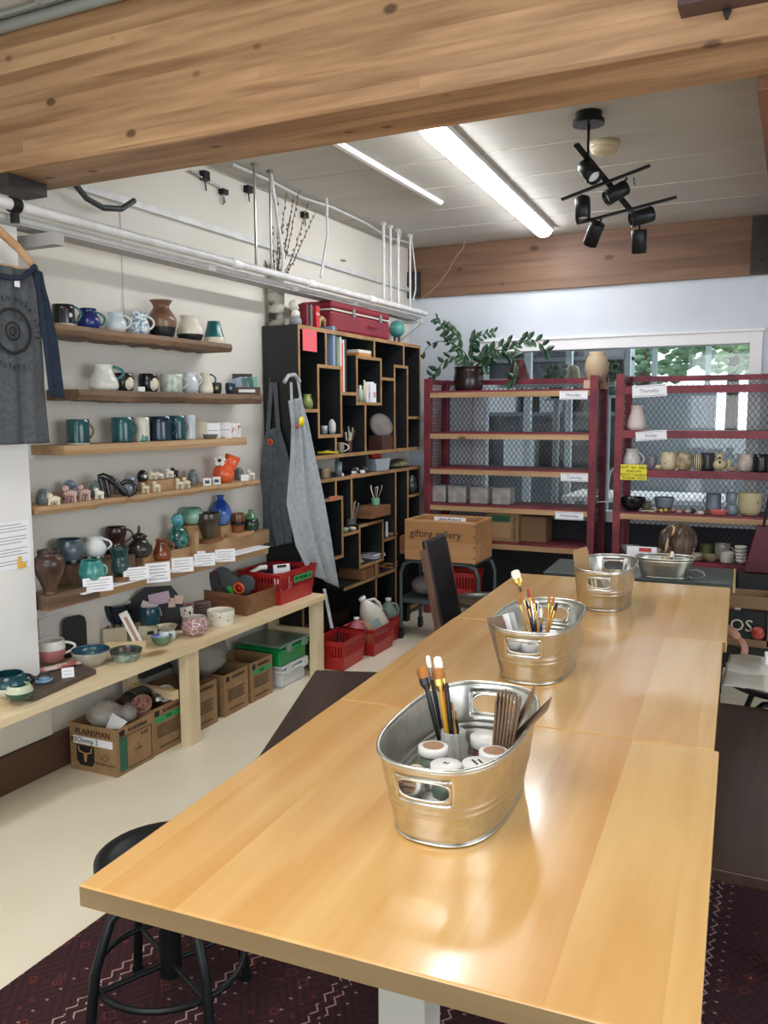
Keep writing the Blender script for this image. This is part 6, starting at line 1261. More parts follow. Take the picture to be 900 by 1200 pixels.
for k, (px, w, c_, lb) in enumerate(((350, 5, '#7d1f28', 'dark red book standing on the bookcase beside the camera'), (355, 5, '#6d6b6e', 'grey book between the dark red and bright red ones'), (361.5, 9, '#c8282a', 'bright red book with white lettering on the bookcase top'))):
    l = S(px, zT, -.10); s = mpp(l); l.y = max(l.y, by0+.09+.045*k); th = (.024, .024, .045)[k]
    tt = book(lb, l.y, zT, th, .145, c_, .12, 'books standing on the bookcase'); tt.location.x = XF-.10
    if k == 2:
        MB().text('foto', .03, Matrix.Translation((.0616, .0, .095)) @ Matrix.Rotation(PI/2, 4, 'Z') @ RX90, 0, .0004).build('lettering', m_paper, tt)
l = S(376, zT, -.08); one('wood_arch', MB().tube([(-.05, 0, .02), (-.035, 0, .065), (0, 0, .08), (.035, 0, .065), (.05, 0, .02)], .018, 10), glaze('#b99a68', '#a3844f', 8, .6), 'curved tan wooden piece beside the red suitcase', 'ornament', l+Vector((0, .01, 0)), PI/2)
# suitcase
p0 = S(389, zT, -.02); y0 = p0.y; y1 = S(457, zT, -.02).y
tt = thing('suitcase', 'red vintage suitcase with metal latches on top of the bookcase', 'suitcase', (XF-.02-.125, (y0+y1)/2, zT), 0); L2 = (y1-y0)/2; m_sc = glaze('#8e1f31', '#7d1a2a', 5, .4)
MB().bx(-.125, .125, -L2, L2, 0, .135).build('body', m_sc, tt, bev=.018); MB().bx(-.127, .127, -L2, L2, .150, .20).build('lid', m_sc, tt, bev=.016); MB().bx(-.126, .126, -L2+.001, L2-.001, .136, .149).build('metal_band', glaze('#c9c2ba', rough=.3), tt, bev=.002)
for y in (-L2*.45+.06, L2*.62): MB().bx(.127, .134, y-.018, y+.018, .115, .175).build('latch', m_steel, tt, bev=.002)
MB().tube([(.13, L2*.15, .075), (.15, L2*.17, .07), (.15, L2*.42, .07), (.13, L2*.44, .075)], .006, 8).build('handle', m_sc, tt)
MB().bx(-.05, .03, -L2-.035, -L2-.003, .0, .14).build('strap', m_black, tt)
l = S(465, zT, -.10); s = mpp(l)
tt = thing('teal_bulb', 'round teal ball ornament on small legs right of the suitcase', 'ornament', l, face(l)); MB().ball((0, 0, s*17), s*9.5, 20).build('ball', glaze('#4f9690', '#5fa89f', 8, .25), tt)
for x in (-2.5, 2.5): MB().tube([(s*x, 0, s*9), (s*x, 0, 0)], s*1.3, 8).build('leg', glaze('#5a1c1c'), tt)
# ================================================================ APRONS
def drape(name, label, cat, rows, normal, nf, amp, m_, nu=26, nv=30, th=.004, seed=0):
    N_ = Vector(normal).normalized(); rows = [(Vector(a), Vector(b)) for a, b in rows]; rr = random.Random(seed); ph = rr.uniform(0, 6)
    def fn(u, v):
        t_ = v*(len(rows)-1); i = min(int(t_), len(rows)-2); f_ = t_-i; f_ = f_*f_*(3-2*f_)*.5+f_*.5
        a = rows[i][0].lerp(rows[i+1][0], f_); b = rows[i][1].lerp(rows[i+1][1], f_)
        return a.lerp(b, u)+N_*(amp*math.sin(u*nf*2*PI+ph+1.2*v)*(.35+.65*v)+amp*.5*math.sin(u*nf*3.3*PI+2*v+ph*2)+amp*.3*math.sin(7*v+4*u))
    return one(name, MB().sheet(fn, nu, nv), m_, label, cat, solid=th)
m_ap1 = mat('grey apron cloth', '#626a72', '#565e66', 30, .9, bump=.15); m_ap2 = mat('light grey apron cloth', '#a5abaf', '#989ea3', 30, .9, bump=.15)
def A1(px, py, Y=4.585): return PY(px, py, Y)
tt = thing('apron', 'darker grey apron with an orange round badge hanging on the bookcase side', 'apron')
def put(o, p): o.parent = p; [o.__delitem__(k) for k in ('label', 'category') if k in o]; return o
put(drape('cloth', '', '', [(A1(313, 505), A1(327, 500)), (A1(309, 530), A1(336, 528)), (A1(305, 570), A1(341, 545)), (A1(301, 600), A1(338, 580)), (A1(306, 625), A1(341, 610)), (A1(313, 642), A1(343, 636))], (0, -1, 0), 2.2, .012, m_ap1, seed=1), tt)
for a_, b_ in (((318, 448), (314, 505)), ((322, 448), (326, 502))): MB().bar(A1(*a_, 4.60), A1(*b_, 4.60), .03, .004, up=(0, 1, 0)).build('strap', m_ap1, tt)
P = A1(317, 518, 4.565); q = MB().lathe([(.014, 0), (.021, 0), (.021, .004), (.014, .004)], 20).lathe([(0, 0), (.014, 0), (.014, .005), (0, .005)], 16, 1).build('round_badge', [mat('orange badge', '#e0692c'), mat('red badge', '#c9261e')], tt); q.matrix_local = Matrix.Translation(P) @ Matrix.Rotation(PI/2, 4, 'X')
one('coat_hook', MB().tube([(0, 0, 0), (0, -.03, 0), (0, -.04, .02)], .005, 6), m_steel, 'small hook on the bookcase side carrying the darker apron', 'hook', A1(320, 447, 4.612))
tt = thing('apron', 'light grey apron falling from the front corner of the bookcase', 'apron')
XA = XF+.035
def A2(px, py, X=None): return PX(px, py, X or XA)
put(drape('cloth', '', '', [(A2(337, 470), A2(352, 466)), (A2(340, 500), A2(361, 495)), (A2(339, 540), A2(370, 540)), (A2(336, 590), A2(381, 590)), (A2(347, 640, XA+.02), A2(391, 640, XA+.01)), (A2(362, 672, XA+.05), A2(400, 690, XA+.03))], (1, -.4, 0), 2.3, .024, m_ap2, seed=3), tt)
for a_, b_ in (((341, 448), (343, 500)), ((349, 446), (357, 497))): MB().bar(A2(*a_), A2(*b_), .026, .004, up=(1, 0, 0)).build('strap', m_ap2, tt)
MB().tube([A2(333, 448), A2(338, 440), A2(345, 439), A2(351, 447)], .012, 8).build('neck_loop', m_ap2, tt)
MB().bar(A2(380, 690, XA+.04), A2(389, 736, XA+.22), .02, .004).build('tie_strap', m_ap2, tt)
P = A2(353, 494, XA+.03); q = MB()
q.lathe([(0, 0), (.03, 0), (.03, .004), (0, .006)], 16); q = q.build('yellow_badge', mat('yellow badge', '#f0d81e', rough=.6), tt); q.matrix_local = Matrix.Translation(P) @ Matrix.Rotation(PI/2, 4, 'Z') @ Matrix.Rotation(PI/2, 4, 'X') 
P = A2(348, 500, XA+.032); q = MB().lathe([(0, 0), (.014, 0), (.014, .004), (0, .006)], 14).build('red_badge', mat('red badge', '#c9261e'), tt); q.matrix_local = Matrix.Translation(P) @ Matrix.Rotation(PI/2, 4, 'Z') @ Matrix.Rotation(PI/2, 4, 'X')
# ================================================================ T-SHIRT AND HANGER
XS_ = -2.75
def sh(px, py, X=XS_): return PX(px, py, X)
tt = thing('t_shirt', 'grey raglan T-shirt with navy sleeves and a dark ring print on a hanger', 't-shirt')
m_sg = mat('heather grey jersey', '#55585c', '#4a4d51', 60, .95); m_sn = mat('navy jersey', '#1b2738', '#212f42', 40, .95)
yc = sh(5, 270).y-.02
def mir(p): return Vector((p.x, 2*yc-p.y, p.z))
E_ = [(sh(41, 318), 0), (sh(44, 350), 0), (sh(48, 400), 0), (sh(52, 450), 0), (sh(60, 519), 0)]
rows = [(mir(p), p) for p, _ in E_]
body = drape('body', '', '', rows, (1, 0, 0), 3.0, .010, m_sg, 40, 40, .005, 5); put(body, tt)
for fn_ in (lambda p: p, mir):
    put(drape('sleeve', '', '', [(fn_(sh(37, 312)), fn_(sh(50, 320))), (fn_(sh(44, 345)), fn_(sh(56, 348))), (fn_(sh(50, 400, XS_+.01)), fn_(sh(66, 400, XS_+.01))), (fn_(sh(56, 464, XS_+.01)), fn_(sh(74, 467, XS_+.01)))], (1, 0, 0), 1.2, .008, m_sn, 12, 20, .012, 2), tt)
nk = [sh(38, 312), sh(32, 318), sh(22, 326), sh(10, 326)]; nk += [mir(p) for p in reversed(nk)]
MB().tube([p+Vector((.016, 0, 0)) for p in nk], .011, 8).build('collar', m_sn, tt)
MB().bx(XS_+.012, XS_+.014, sh(14, 330).y, sh(20, 330).y, sh(14, 336).z, sh(14, 326).z).build('neck_label', m_paper, tt)
cc = sh(15, 388, XS_+.022); R_ = sh(15, 360, XS_+.022).z-cc.z
m_prt = mat('dark print', '#1d1f22', rough=.95)
q = MB()
for r_, w_ in ((R_*.92, .006), (R_*.36, .004), (R_*.16, .003)):
    q.lathe([(r_-w_, 0), (r_+w_, 0), (r_+w_, .001), (r_-w_, .001)], 36)
q = q.build('ring_print', m_prt, tt); q.matrix_local = Matrix.Translation(cc) @ Matrix.Rotation(PI/2, 4, 'Y')
q = MB()
def arc(txt, R, a0, da, sz, flip=False):
    for k, ch in enumerate(txt):
        if ch == ' ': continue
        a = a0-da*k if not flip else a0+da*k
        T = Matrix.Translation((0, R*math.cos(a), R*math.sin(a))) @ Matrix.Rotation(a-PI/2 if not flip else a+PI/2, 4, 'X') @ Matrix(((0, 0, 1, 0), (1, 0, 0, 0), (0, 1, 0, 0), (0, 0, 0, 1)))
        q.text(ch, sz, T, 0, .0005)
arc('we to make shit', R_*1.38, 2.45, .185, .036); arc('safely', R_*1.5, -2.05, .16, .034, True)
q = q.build('lettering', m_prt, tt); q.location = cc
hk = Vector((XS_-.01, yc, sh(5, 270).z))
tt = thing('clothes_hanger', 'pale wooden hanger holding the grey T-shirt', 'hanger')
pe = sh(44, 318, XS_-.01)
MB().tube([mir(pe), hk.lerp(mir(pe), .5)+Vector((0, 0, .012)), hk+Vector((0, 0, 0)), hk.lerp(pe, .5)+Vector((0, 0, .012)), pe], [.009, .012, .014, .012, .009], 10, sq=1.5).build('hanger_arm', glaze('#c9a27a', '#b98f66', 8, .5), tt)
MB().bar(mir(pe)+Vector((0, .03, .0)), pe+Vector((0, -.03, .0)), .008, .01).build('trouser_bar', glaze('#c9a27a', '#b98f66', 8, .5), tt)
MB().tube([hk, hk+Vector((0, 0, .045)), hk+Vector((-.012, .012, .07)), hk+Vector((-.035, .01, .085)), Vector((-2.80, yc, 2.468+.026)), Vector((-2.826, yc, 2.46))], .0028, 8).build('hook', m_chrome, tt)
one('pipe_collar', MB().tube([(-2.80, 2.46, 2.468), (-2.80, 2.50, 2.468)], .03, 16).bx(-2.815, -2.785, 2.47, 2.49, 2.40, 2.44), m_blackm, 'black clamp on the pipe beside the hanger hook', 'clamp')
# paper notices on the pillar
XPl = -2.899
def pnote(label, px, py, w, h, lines, X=XPl):
    P = PX(px, py, X); mb = MB().bx(0, .001, -w/2, w/2, -h/2, h/2)
    for k in range(lines):
        if k % 4 == 3: continue
        zz = h/2-h*(k+1.2)/(lines+2); mb.bx(.001, .0014, -w*.42, w*(.42-.12*((k*7) % 3 == 0)), zz-.0016, zz+.0016, 1)
    return one('paper_notice', mb, [m_paper, m_inkg], label, 'notice', P)
pnote('white printed notice taped to the pillar below the T-shirt', 10, 640, .22, .20, 14)
P = PX(26, 660, XPl+.003); one('sticky_note', MB().prism([(-.025, -.02), (.02, -.02), (.02, 0), (0, .0), (-.003, .03), (-.02, .03)], .002, 0, 'yz', 0), glaze('#e3b24c', rough=.7), 'small orange-yellow sticker at the corner of the pillar notice', 'sticker', P)
P = PX(36, 530, XW+.003); one('paper_notice', MB().bx(0, .001, -.02, .02, -.03, .03), m_paper, 'small white paper on the wall behind the T-shirt hem', 'notice', P)
# ================================================================ RED RACKS
YF, YR = 6.42, 6.86
def mesh_panel(w_, h_, cw=.04, ch=.056, st=.0042):
    m = MB(); nx = int(w_/cw); nz = int(h_/(ch/2))
    for k in range(nx):
        for sg in (1, -1):
            for j in range(nz):
                x0 = (k+.5)*cw+(sg*cw/2 if j % 2 else 0)*.92; x1 = (k+.5)*cw+(0 if j % 2 else sg*cw/2)*.92
                z0, z1 = j*ch/2, (j+1)*ch/2
                m.add([(x0-st/2, 0, z0), (x0+st/2, 0, z0), (x1+st/2, 0, z1), (x1-st/2, 0, z1)], [(0, 1, 2, 3)])
    return m
def rack(label, x0, x1, zs, redfront):
    t = thing('storage_rack', label, 'rack', (0, 0, 0), 0, 'red wooden racks with metal mesh')
    pw = .055
    for x in (x0, x1-pw):
        for y in (YF, YR-pw): MB().bx(x, x+pw, y, y+pw, 0, 1.93).build('post', m_red, t, bev=.003)
        MB().bx(x+.01, x+.045, YF+pw, YR-pw, 1.885, 1.925).build('side_rail', m_red, t)
    MB().bx(x0+pw, x1-pw, YR-.045, YR-.01, 1.885, 1.925).build('back_rail', m_red, t)
    for k, z in enumerate(zs):
        m = MB().bx(x0+pw, x1-pw, YF+.022, YR-.02, z-.022, z, 0)
        m.build('shelf_board', [m_red], t)
        MB().bx(x0+pw, x1-pw, YF, YF+.02, z-.052, z-.012 if not redfront[k] else z+.002, 0).build('front_lip', m_red if redfront[k] else m_wlip, t)
        if not redfront[k]: MB().bx(x0+pw, x1-pw, YF+.0, YF+.02, z-.0115, z+.002).build('front_edge', m_red, t)
    b = mesh_panel(x1-x0-.06, 1.82).build('back_mesh', m_meshg, t, solid=.003); b.location = (x0+.03, YR-.012, .06)
    for x in (x0+.018, x1-.02):
        b = mesh_panel(YR-YF-.06, 1.82).build('side_mesh', m_redm, t, solid=.003); b.location = (x, YF+.035, .06); b.rotation_euler[2] = PI/2
    return t
Z1_ = [1.829, 1.50, 1.215, .92, .63]; Z2_ = [1.839, 1.519, 1.233, .92, .578]
rack('left red storage rack with mesh sides, topped by the leafy plant', -2.738, -1.345, Z1_, [0, 0, 0, 0, 0])
rack('right red storage rack crowded with pots and mugs', -1.21, .19, Z2_, [1, 1, 1, 0, 1])
def tagc(label, px, py, w, h, txt=None, m_=None, rot=0, Y=YF-.004, sz=.03):
    P = PY(px, py, Y); s = mpp(P); mb = MB().bx(-s*w/2, s*w/2, -.001, .001, -s*h/2, s*h/2)
    if not m_: mb.bx(-s*w*.45, s*w*.45, -.0016, -.001, s*h*.38, s*h*.42, 1).bx(-s*w*.45, s*w*.45, -.0016, -.001, -s*h*.42, -s*h*.38, 1)
    for k, (tx_, dz, a_) in enumerate(txt or []): mb.text(tx_, a_, Matrix.Translation((0, -.002, dz)) @ RX90, 1, .0004)
    o = one('shelf_label', mb, [m_ or m_paper, glaze('#7d869c', rough=.7) if not m_ else m_ink], label, 'label', P); o.rotation_euler[1] = rot; return o
tagc('white label with blue writing at the top right of the left rack', 672, 463, 33, 10, [('Monday', 0, .035)])
tagc('white label on the third shelf edge of the left rack', 673, 559.5, 32, 9.5, [('Tuesday', 0, .035)])
tagc('white label with pink writing on the fourth shelf edge of the left rack', 667, 604.5, 33, 9, [('Wednesday', 0, .03)])
tagc('white label hanging from the top shelf of the right rack', 761, 458, 39, 14, [('Thursday', 0, .036)], rot=-.05)
tagc('curled white label on the second shelf of the right rack', 763, 510.5, 35, 11, [('Friday', 0, .034)], rot=-.08)
tagc('yellow handwritten sign on the third shelf of the right rack', 742.5, 553.5, 30, 18, [('NOT  for  SALE', .035, .03), ('these are', .01, .028), ('HOLD * students', -.018, .028), ('THANK YOU', -.043, .028)], m_=mat('yellow paper', '#e6dc3a', rough=.7))
def R1(px, z, Y=6.6): X = xat(px, Y, z); return Vector((X, Y, z))
def rp(kind, name, cat, label, px, z, w, h, prof, mats, Y=6.56, **k): l = R1(px, z, Y); s = mpp(l); return pot(name, cat, label, l+Vector((0, 0, .003)), s*w, s*h, prof, mats, **k)
# wrapped clay blocks
for k, (px, lb) in enumerate(((515, 'plastic-wrapped clay block, first from the left on the left rack'), (538, 'plastic-wrapped clay block, second from the left'), (564, 'plastic-wrapped clay block, third from the left'), (590, 'plastic-wrapped clay block, rightmost of the four'))):
    l = R1(px, .922, 6.56); s = mpp(l); tt = thing('clay_block', lb, 'clay block', l, .05*math.sin(k*2), 'wrapped clay blocks on the left rack')
    MB().bx(-s*10, s*10, -.06, .06, .004, s*18).build('clay', glaze('#9c938d', '#8a817c', 6, .5), tt, bev=.012)
    b_ = MB().bx(-s*11, s*11, -.066, .066, .0, s*20); o = b_.build('wrapping', mat('plastic wrap', '#d4d0ce', '#b9b4b2', 16, .12, alpha=.5, bump=.9), tt, bev=.01)
l = R1(594, .632, 6.60); s = mpp(l)
tt = thing('cardboard_box', 'clay box with a green panel lying on the lowest shelf of the left rack', 'cardboard box', l, 0)
MB().bx(-s*19, s*19, -.12, .12, 0, s*34).build('box', m_card, tt, bev=.003)
MB().bx(-s*16, s*9, -.1214, -.12, s*23, s*30).build('green_panel', m_green_l, tt)
MB().bx(-s*16, s*9, -.1212, -.12, s*4, s*22).build('tan_panel', mat('tan print', '#a88660'), tt)
q = MB(); q.text('PLAINSMAN', .035, Matrix.Translation((s*14, -.121, s*15)) @ Matrix.Rotation(PI/2, 4, 'Y') @ RX90, 0); q.build('lettering', m_ink, tt)
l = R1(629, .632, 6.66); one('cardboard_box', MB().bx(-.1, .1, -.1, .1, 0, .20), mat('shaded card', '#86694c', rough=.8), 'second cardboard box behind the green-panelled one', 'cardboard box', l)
# ---- on top of rack 1
l = R1(549, 1.831, 6.62); s = mpp(l)
tt = thing('potted_plant', 'leafy plant with arching stems in a dark pot on the left rack', 'plant', l, face(l)); PT = tt
pot_mesh([(.0, 0), (.8, 0), (.95, .12), (1, .5), (.93, .85), (1, 1)], s*35, s*28).build('pot', glaze('#241a1a', '#2e2222', 6, .2), tt)
MB().cyl((0, 0, s*22), s*15, s*2).build('soil', glaze('#241d18', rough=.9), tt)
m_leaf = mat('dark leaf', '#1f3a28', '#2f5236', 14, .3); m_stem = mat('green stem', '#33502f', rough=.5)
inv = tt.matrix_basis.copy(); tt_inv = (Matrix.Translation(l) @ Matrix.Rotation(face(l), 4, 'Z')).inverted()
def leaf(P, d, L, wd, side, seed):
    rr = random.Random(seed); d = Vector(d).normalized(); n_ = (CF+Vector((rr.uniform(-.6, .6), rr.uniform(-.6, .6), rr.uniform(-.5, .5)))).normalized(); a = d.cross(n_).normalized(); n2 = a.cross(d)
    m = MB(); vs = []
    for k in range(7):
        t_ = k/6; w_ = wd*math.sin(PI*min(1, t_*.96+.04))**.75*.5; c_ = P+d*(L*t_)+n2*(.10*L*math.sin(PI*t_)); vs += [c_-a*w_+n2*w_*.25, c_, c_+a*w_+n2*w_*.25]
    return vs, [(k*3+q, k*3+q+1, k*3+q+4, k*3+q+3) for k in range(6) for q in (0, 1)]
stems = [([(547, 432), (535, 412), (522, 390), (511, 372)], .03, 13, -1, 1.0), ([(545, 430), (540, 405), (534, 392), (524, 385)], -.05, 8, 1, 1.2), ([(549, 420), (535, 405), (515, 400), (500, 408), (494, 420)], -.06, 5, 1, .8),
 ([(543, 428), (532, 418), (520, 424), (511, 436), (504, 442)], -.09, 7, -1, 1.1), ([(552, 430), (553, 412), (556, 400), (566, 392), (580, 389)], .02, 12, 1, .9), ([(553, 432), (552, 418), (553, 404), (555, 398)], .0, 8, 1, 1.3), ([(556, 425), (575, 412), (595, 402), (618, 398)], -.03, 7, 1, 1.1),
 ([(560, 428), (580, 412), (603, 408), (618, 398), (632, 402), (640, 412)], -.08, 9, -1, 1.1), ([(556, 430), (575, 412), (592, 412), (604, 424), (606, 440), (600, 446)], -.12, 7, 1, 1.2), ([(560, 432), (565, 420), (572, 414)], .05, 5, 1, 1.5), ([(550, 432), (545, 424), (541, 416)], -.04, 3, 1, 1.2), ([(562, 430), (566, 428), (570, 430)], -.1, 3, 1, 1.3)]
for k, (pp, dy, n_, sd, sz) in enumerate(stems):
    P_ = [l+Vector((0, 0, s*23))+Vector((s*random.uniform(-6, 6), 0, 0))]+[PY(a_, b_, 6.62+dy*min(1, (q+1)/3)) for q, (a_, b_) in enumerate(pp)]
    sm = smoothp([tuple(v) for v in [P_[0]]+P_], 4) if 0 else None
    # dense polyline
    D_ = []
    for i in range(len(P_)-1):
        for q in range(6):
            t_ = q/6; a_ = P_[max(i-1, 0)]; b_ = P_[i]; c_ = P_[i+1]; d_ = P_[min(i+2, len(P_)-1)]
            D_.append(.5*((2*b_)+(-a_+c_)*t_+(2*a_-5*b_+4*c_-d_)*t_*t_+(-a_+3*b_-3*c_+d_)*t_**3))
    D_.append(P_[-1]); N_ = len(D_)
    m = MB(); m.T = tt_inv; m.tube(D_, [.006-.004*i/N_ for i in range(N_)], 6); so = m.build('stem', m_stem, tt)
    m = MB(); m.T = tt_inv
    nl_ = int(n_*1.35)
    for q in range(nl_):
        f_ = .40+.60*q/(nl_-1); i = min(int(f_*(N_-1)), N_-2); d_ = (D_[i+1]-D_[i]).normalized(); up = CU*(1 if q % 2 else -1)*.9+CR*.2*random.uniform(-1, 1)
        L__ = s*(10+3*random.random())*sz*(.72 if n_ > 10 else .95); vs, fs = leaf(D_[i], d_*.8+up, L__, L__*.46, 1, k*50+q); m.add(vs, fs, 0, True)
    m.build('leaves', m_leaf, so, solid=.0012)
l = R1(697, 1.831, 6.56); s = mpp(l)
one('tan_block', MB().bx(-s*5, s*5, -.06, .06, 0, s*10), glaze('#c9a58c', '#d6b49c', 6, .6), 'tan block on the right end of the left rack top', 'block', l+Vector((-s*6, 0, 0)))
l = R1(699, 1.831+s*8, 6.64); s = mpp(l)
tt = thing('clay_jar', 'large banded beige clay jar on top of the left rack', 'jar', l+Vector((0, 0, 0)), face(l))
MB().lathe([(0, 0), (s*8, 0), (s*11, s*5), (s*13.5, s*14), (s*13.5, s*21), (s*11.5, s*28), (s*9, s*32), (s*9.4, s*35), (s*8, s*35), (0, s*31)], 30).build('body', mat('banded clay', '#b8a284', '#d6c8b0', 3.2, .6, kind='wave', dist=1.2, stretch=(.02, .02, 7)), tt)
one('wood_riser', MB().bx(-s*9, s*9, -.07, .07, 0, s*8-.003), m_wlip, 'wood block under the banded clay jar', 'block', Vector((l.x+.01, l.y+.05, 1.831)))
# ---- rack 2
ww = glaze('#cfc9c4', '#dcd6d0', 8, .5); cr_ = glaze('#cdbf9d', '#b5a582', 24, .25); gb = glaze('#6d7886', '#828d9a', 9, .25)
rp(0, 'vase', 'vase', 'white bisque vase alone on the second shelf of the right rack', 746, 1.521, 22, 28, 'jug', [glaze('#cbbdb6', '#d8cbc4', 6, .6)], Y=6.52)
m_sp = mat('cream speckled glaze', '#5c4634', '#cfc2a0', 40, .25, kind='voronoi', lo=.14, hi=.2)
z = 1.235
rp(0, 'mug', 'mug', 'large pale mug behind the yellow sign', 740, z, 20, 23, 'belly', [glaze('#b9b5b4', '#cbc7c4', 6, .25)], handle=1, hz=(.15, .85), Y=6.5)
rp(0, 'cup', 'cup', 'small grey cup with a dark mark beside the large pale mug', 763, z, 13, 15, 'cup', [glaze('#6f6d78', '#8b8994', 20, .3)], Y=6.53)
rp(0, 'ornament', 'ornament', 'tiny tan lump left of the first speckled cup', 771, z, 7, 5, 'round', [cr_], Y=6.47)
rp(0, 'cup', 'cup', 'cream speckled handleless cup, left of the pair', 783, z, 18, 20, 'tum', [m_sp], Y=6.5)
rp(0, 'cup', 'cup', 'cream speckled handleless cup, right of the pair', 801, z, 18, 20, 'tum', [glaze('#b7a788', '#8d7a5c', 26, .25)], Y=6.5)
rp(0, 'vase', 'vase', 'oval black and cream striped vase on the mug shelf', 817, z, 12, 18, 'round', [mat('striped glaze bw', '#1a1817', '#cfc3a4', 22, .25, kind='wave', lo=.48, hi=.52, stretch=(1, 1, .02))], Y=6.49)
rp(0, 'mug', 'mug', 'shaded grey mug behind the striped vase', 829, z, 15, 19, 'cyl', [glaze('#5a5a5e')], handle=1, Y=6.62)
l = R1(843, z+.003, 6.5); s = mpp(l); tt = thing('animal_figurine', 'cream bear-like pot with a black mouth on the mug shelf', 'figurine', l, face(l))
MB().ball((0, 0, s*7), s*7.5, 18, 0, 1, .9, .95).build('body', cr_, tt); MB().ball((0, 0, s*16), s*4.6, 14).build('head', cr_, tt)
for x in (-3, 3): MB().ball((s*x, 0, s*20), s*1.6, 8).build('ear', cr_, tt)
MB().ball((0, -s*4.4, s*15), s*1.4, 8).build('mouth', blk, tt); MB().ball((0, -s*6.4, s*10), s*1.6, 8).build('belly_spot', blk, tt)
rp(0, 'pot', 'dish', 'shallow tan dish between the bear pot and the white carved cup', 857, z, 14, 5, 'shallow', [glaze('#a9977c')], Y=6.5)
one('candle', MB().cyl((0, 0, 0), .010, .075), glaze('#c9b26a'), 'short yellow candle-like stick in the tan dish', 'candle', R1(854, z, 6.5)+Vector((0, 0, .012)))
rp(0, 'cup', 'cup', 'white carved cup near the right end of the mug shelf', 873, z, 17, 20, 'tum', [glaze('#c3b6ae', '#a3958c', 20, .4)], Y=6.5)
rp(0, 'mug', 'mug', 'very dark mug with white specks at the right end of the mug shelf', 891, z, 16, 20, 'cyl', [mat('dark specked glaze', '#99aaaa', '#14181c', 30, .2, kind='voronoi', lo=.08, hi=.12)], handle=-1, ho=.4, Y=6.5)
z = .922
rp(0, 'bowl', 'bowl', 'black bowl at the left of the fourth shelf of the right rack', 741, z, 30, 15, 'bowl', [glaze('#101418', '#1a2026', 8, .15)], Y=6.52)
rp(0, 'pot', 'pot', 'small mossy green lump beside the black bowl', 757, z, 11, 10, 'round', [glaze('#4f5238', '#6a6c4a', 14, .6)], Y=6.55)
one('cord_loop', MB().tube([R1(a_, z+.006+b_, 6.47) for a_, b_ in ((753, .0), (757, .002), (763, .0), (768, .004), (769, .018), (765, .028))], .004, 6), m_cream, 'pale loop of cord lying before the green lump', 'cord')
rp(0, 'bowl', 'bowl', 'blue-grey bowl on the fourth shelf of the right rack', 778, z+.022, 23, 12, 'shallow', [gb], Y=6.60)
one('wood_riser', MB().bx(-.06, .06, -.05, .05, 0, .02), m_tray, 'flat board under the blue-grey bowl', 'board', R1(778, z, 6.60))
for k, (px, w, c_, lb) in enumerate(((775, 5, '#c9a560', 'yellow star-like piece, left one on the pot shelf'), (780, 5, '#c9a560', 'yellow star-like piece, right one on the pot shelf'), (789, 8, '#b58a86', 'pinkish patterned lump left of the dark pieces'), (796, 8, '#a57f78', 'pinkish patterned lump right of its twin'), (803, 7, '#8d4e48', 'flat reddish piece on the pot shelf'), (811, 9, '#3a3a3a', 'dark flat tile with white marks, left one'), (821, 9, '#c9c4ba', 'pale flat tile among the dark ones'), (806, 8, '#a8a49a', 'pale grey tile behind the pink lumps'), (830, 9, '#2c2c2e', 'dark flat tile with white marks, right one'))):
    l = R1(px, z+.001, 6.47+.05*(k % 3)); s = mpp(l); one('clay_piece', MB().lathe([(0, 0), (s*w*.45, 0), (s*w*.5, s*2.5), (s*w*.3, s*4.2), (0, s*4.5)], 5+k % 4), glaze(c_), lb, 'clay piece', l, k)
rp(0, 'soap', 'dish', 'salmon pink oval slab at the front of the pot shelf', 842, z, 20, 6, 'shallow', [glaze('#c4685e', '#b85c54', 9, .3)], Y=6.455, sy=.5)
rp(0, 'mug', 'mug', 'blue-grey mug with a panel on the pot shelf', 835.5, z+.02, 17, 19, 'cyl', [gb], Y=6.6, handle=-1, ho=.3)
one('wood_riser', MB().bx(-.06, .06, -.06, .06, 0, .02), m_tray, 'flat board under the blue-grey panelled mug', 'board', R1(835, z, 6.60))
rp(0, 'cup', 'cup', 'lower blue-grey cup of the stacked pair', 857, z, 14, 12, 'tum', [gb], Y=6.52); rp(0, 'cup', 'cup', 'upper blue-grey cup of the stacked pair', 857, z+.085, 13, 12, 'tum', [gb], Y=6.52)
rp(0, 'pot', 'pot', 'large cream pot with brown specks at the right of the pot shelf', 878, z, 27, 26, [(.0, 0), (.6, 0), (.85, .15), (.96, .5), (.98, .8), (1, 1)], [mat('specked pot glaze', '#5a4a34', '#c0b48e', 20, .3, kind='voronoi', lo=.1, hi=.15)], Y=6.54)
# broom/dustpan at the right edge
P = PY(886, 640, 6.30)
tt = thing('dustpan', 'dark red long-handled dustpan at the right edge before the rack', 'dustpan', (P.x+.02, 6.28, 0), 0)
MB().prism([(-.09, .0), (.1, .0), (.07, .32), (-.02, .32)], .10, 0, 'xz', -.05).build('pan', glaze('#5a1a28', '#4a1420', 6, .4), tt, bev=.006); 
tt.location.z = .565; MB().tube([(.02, 0, .30), (.06, .0, .62), (.07, 0, .72)], .009, 8).build('handle', m_blackm, tt)
one('storage_box', MB().bx(-.12, .14, -.09, .09, 0, .56), glaze('#1c1d20', rough=.7), 'black box standing before the right rack under the dustpan', 'box', (P.x+.02, 6.28, 0))
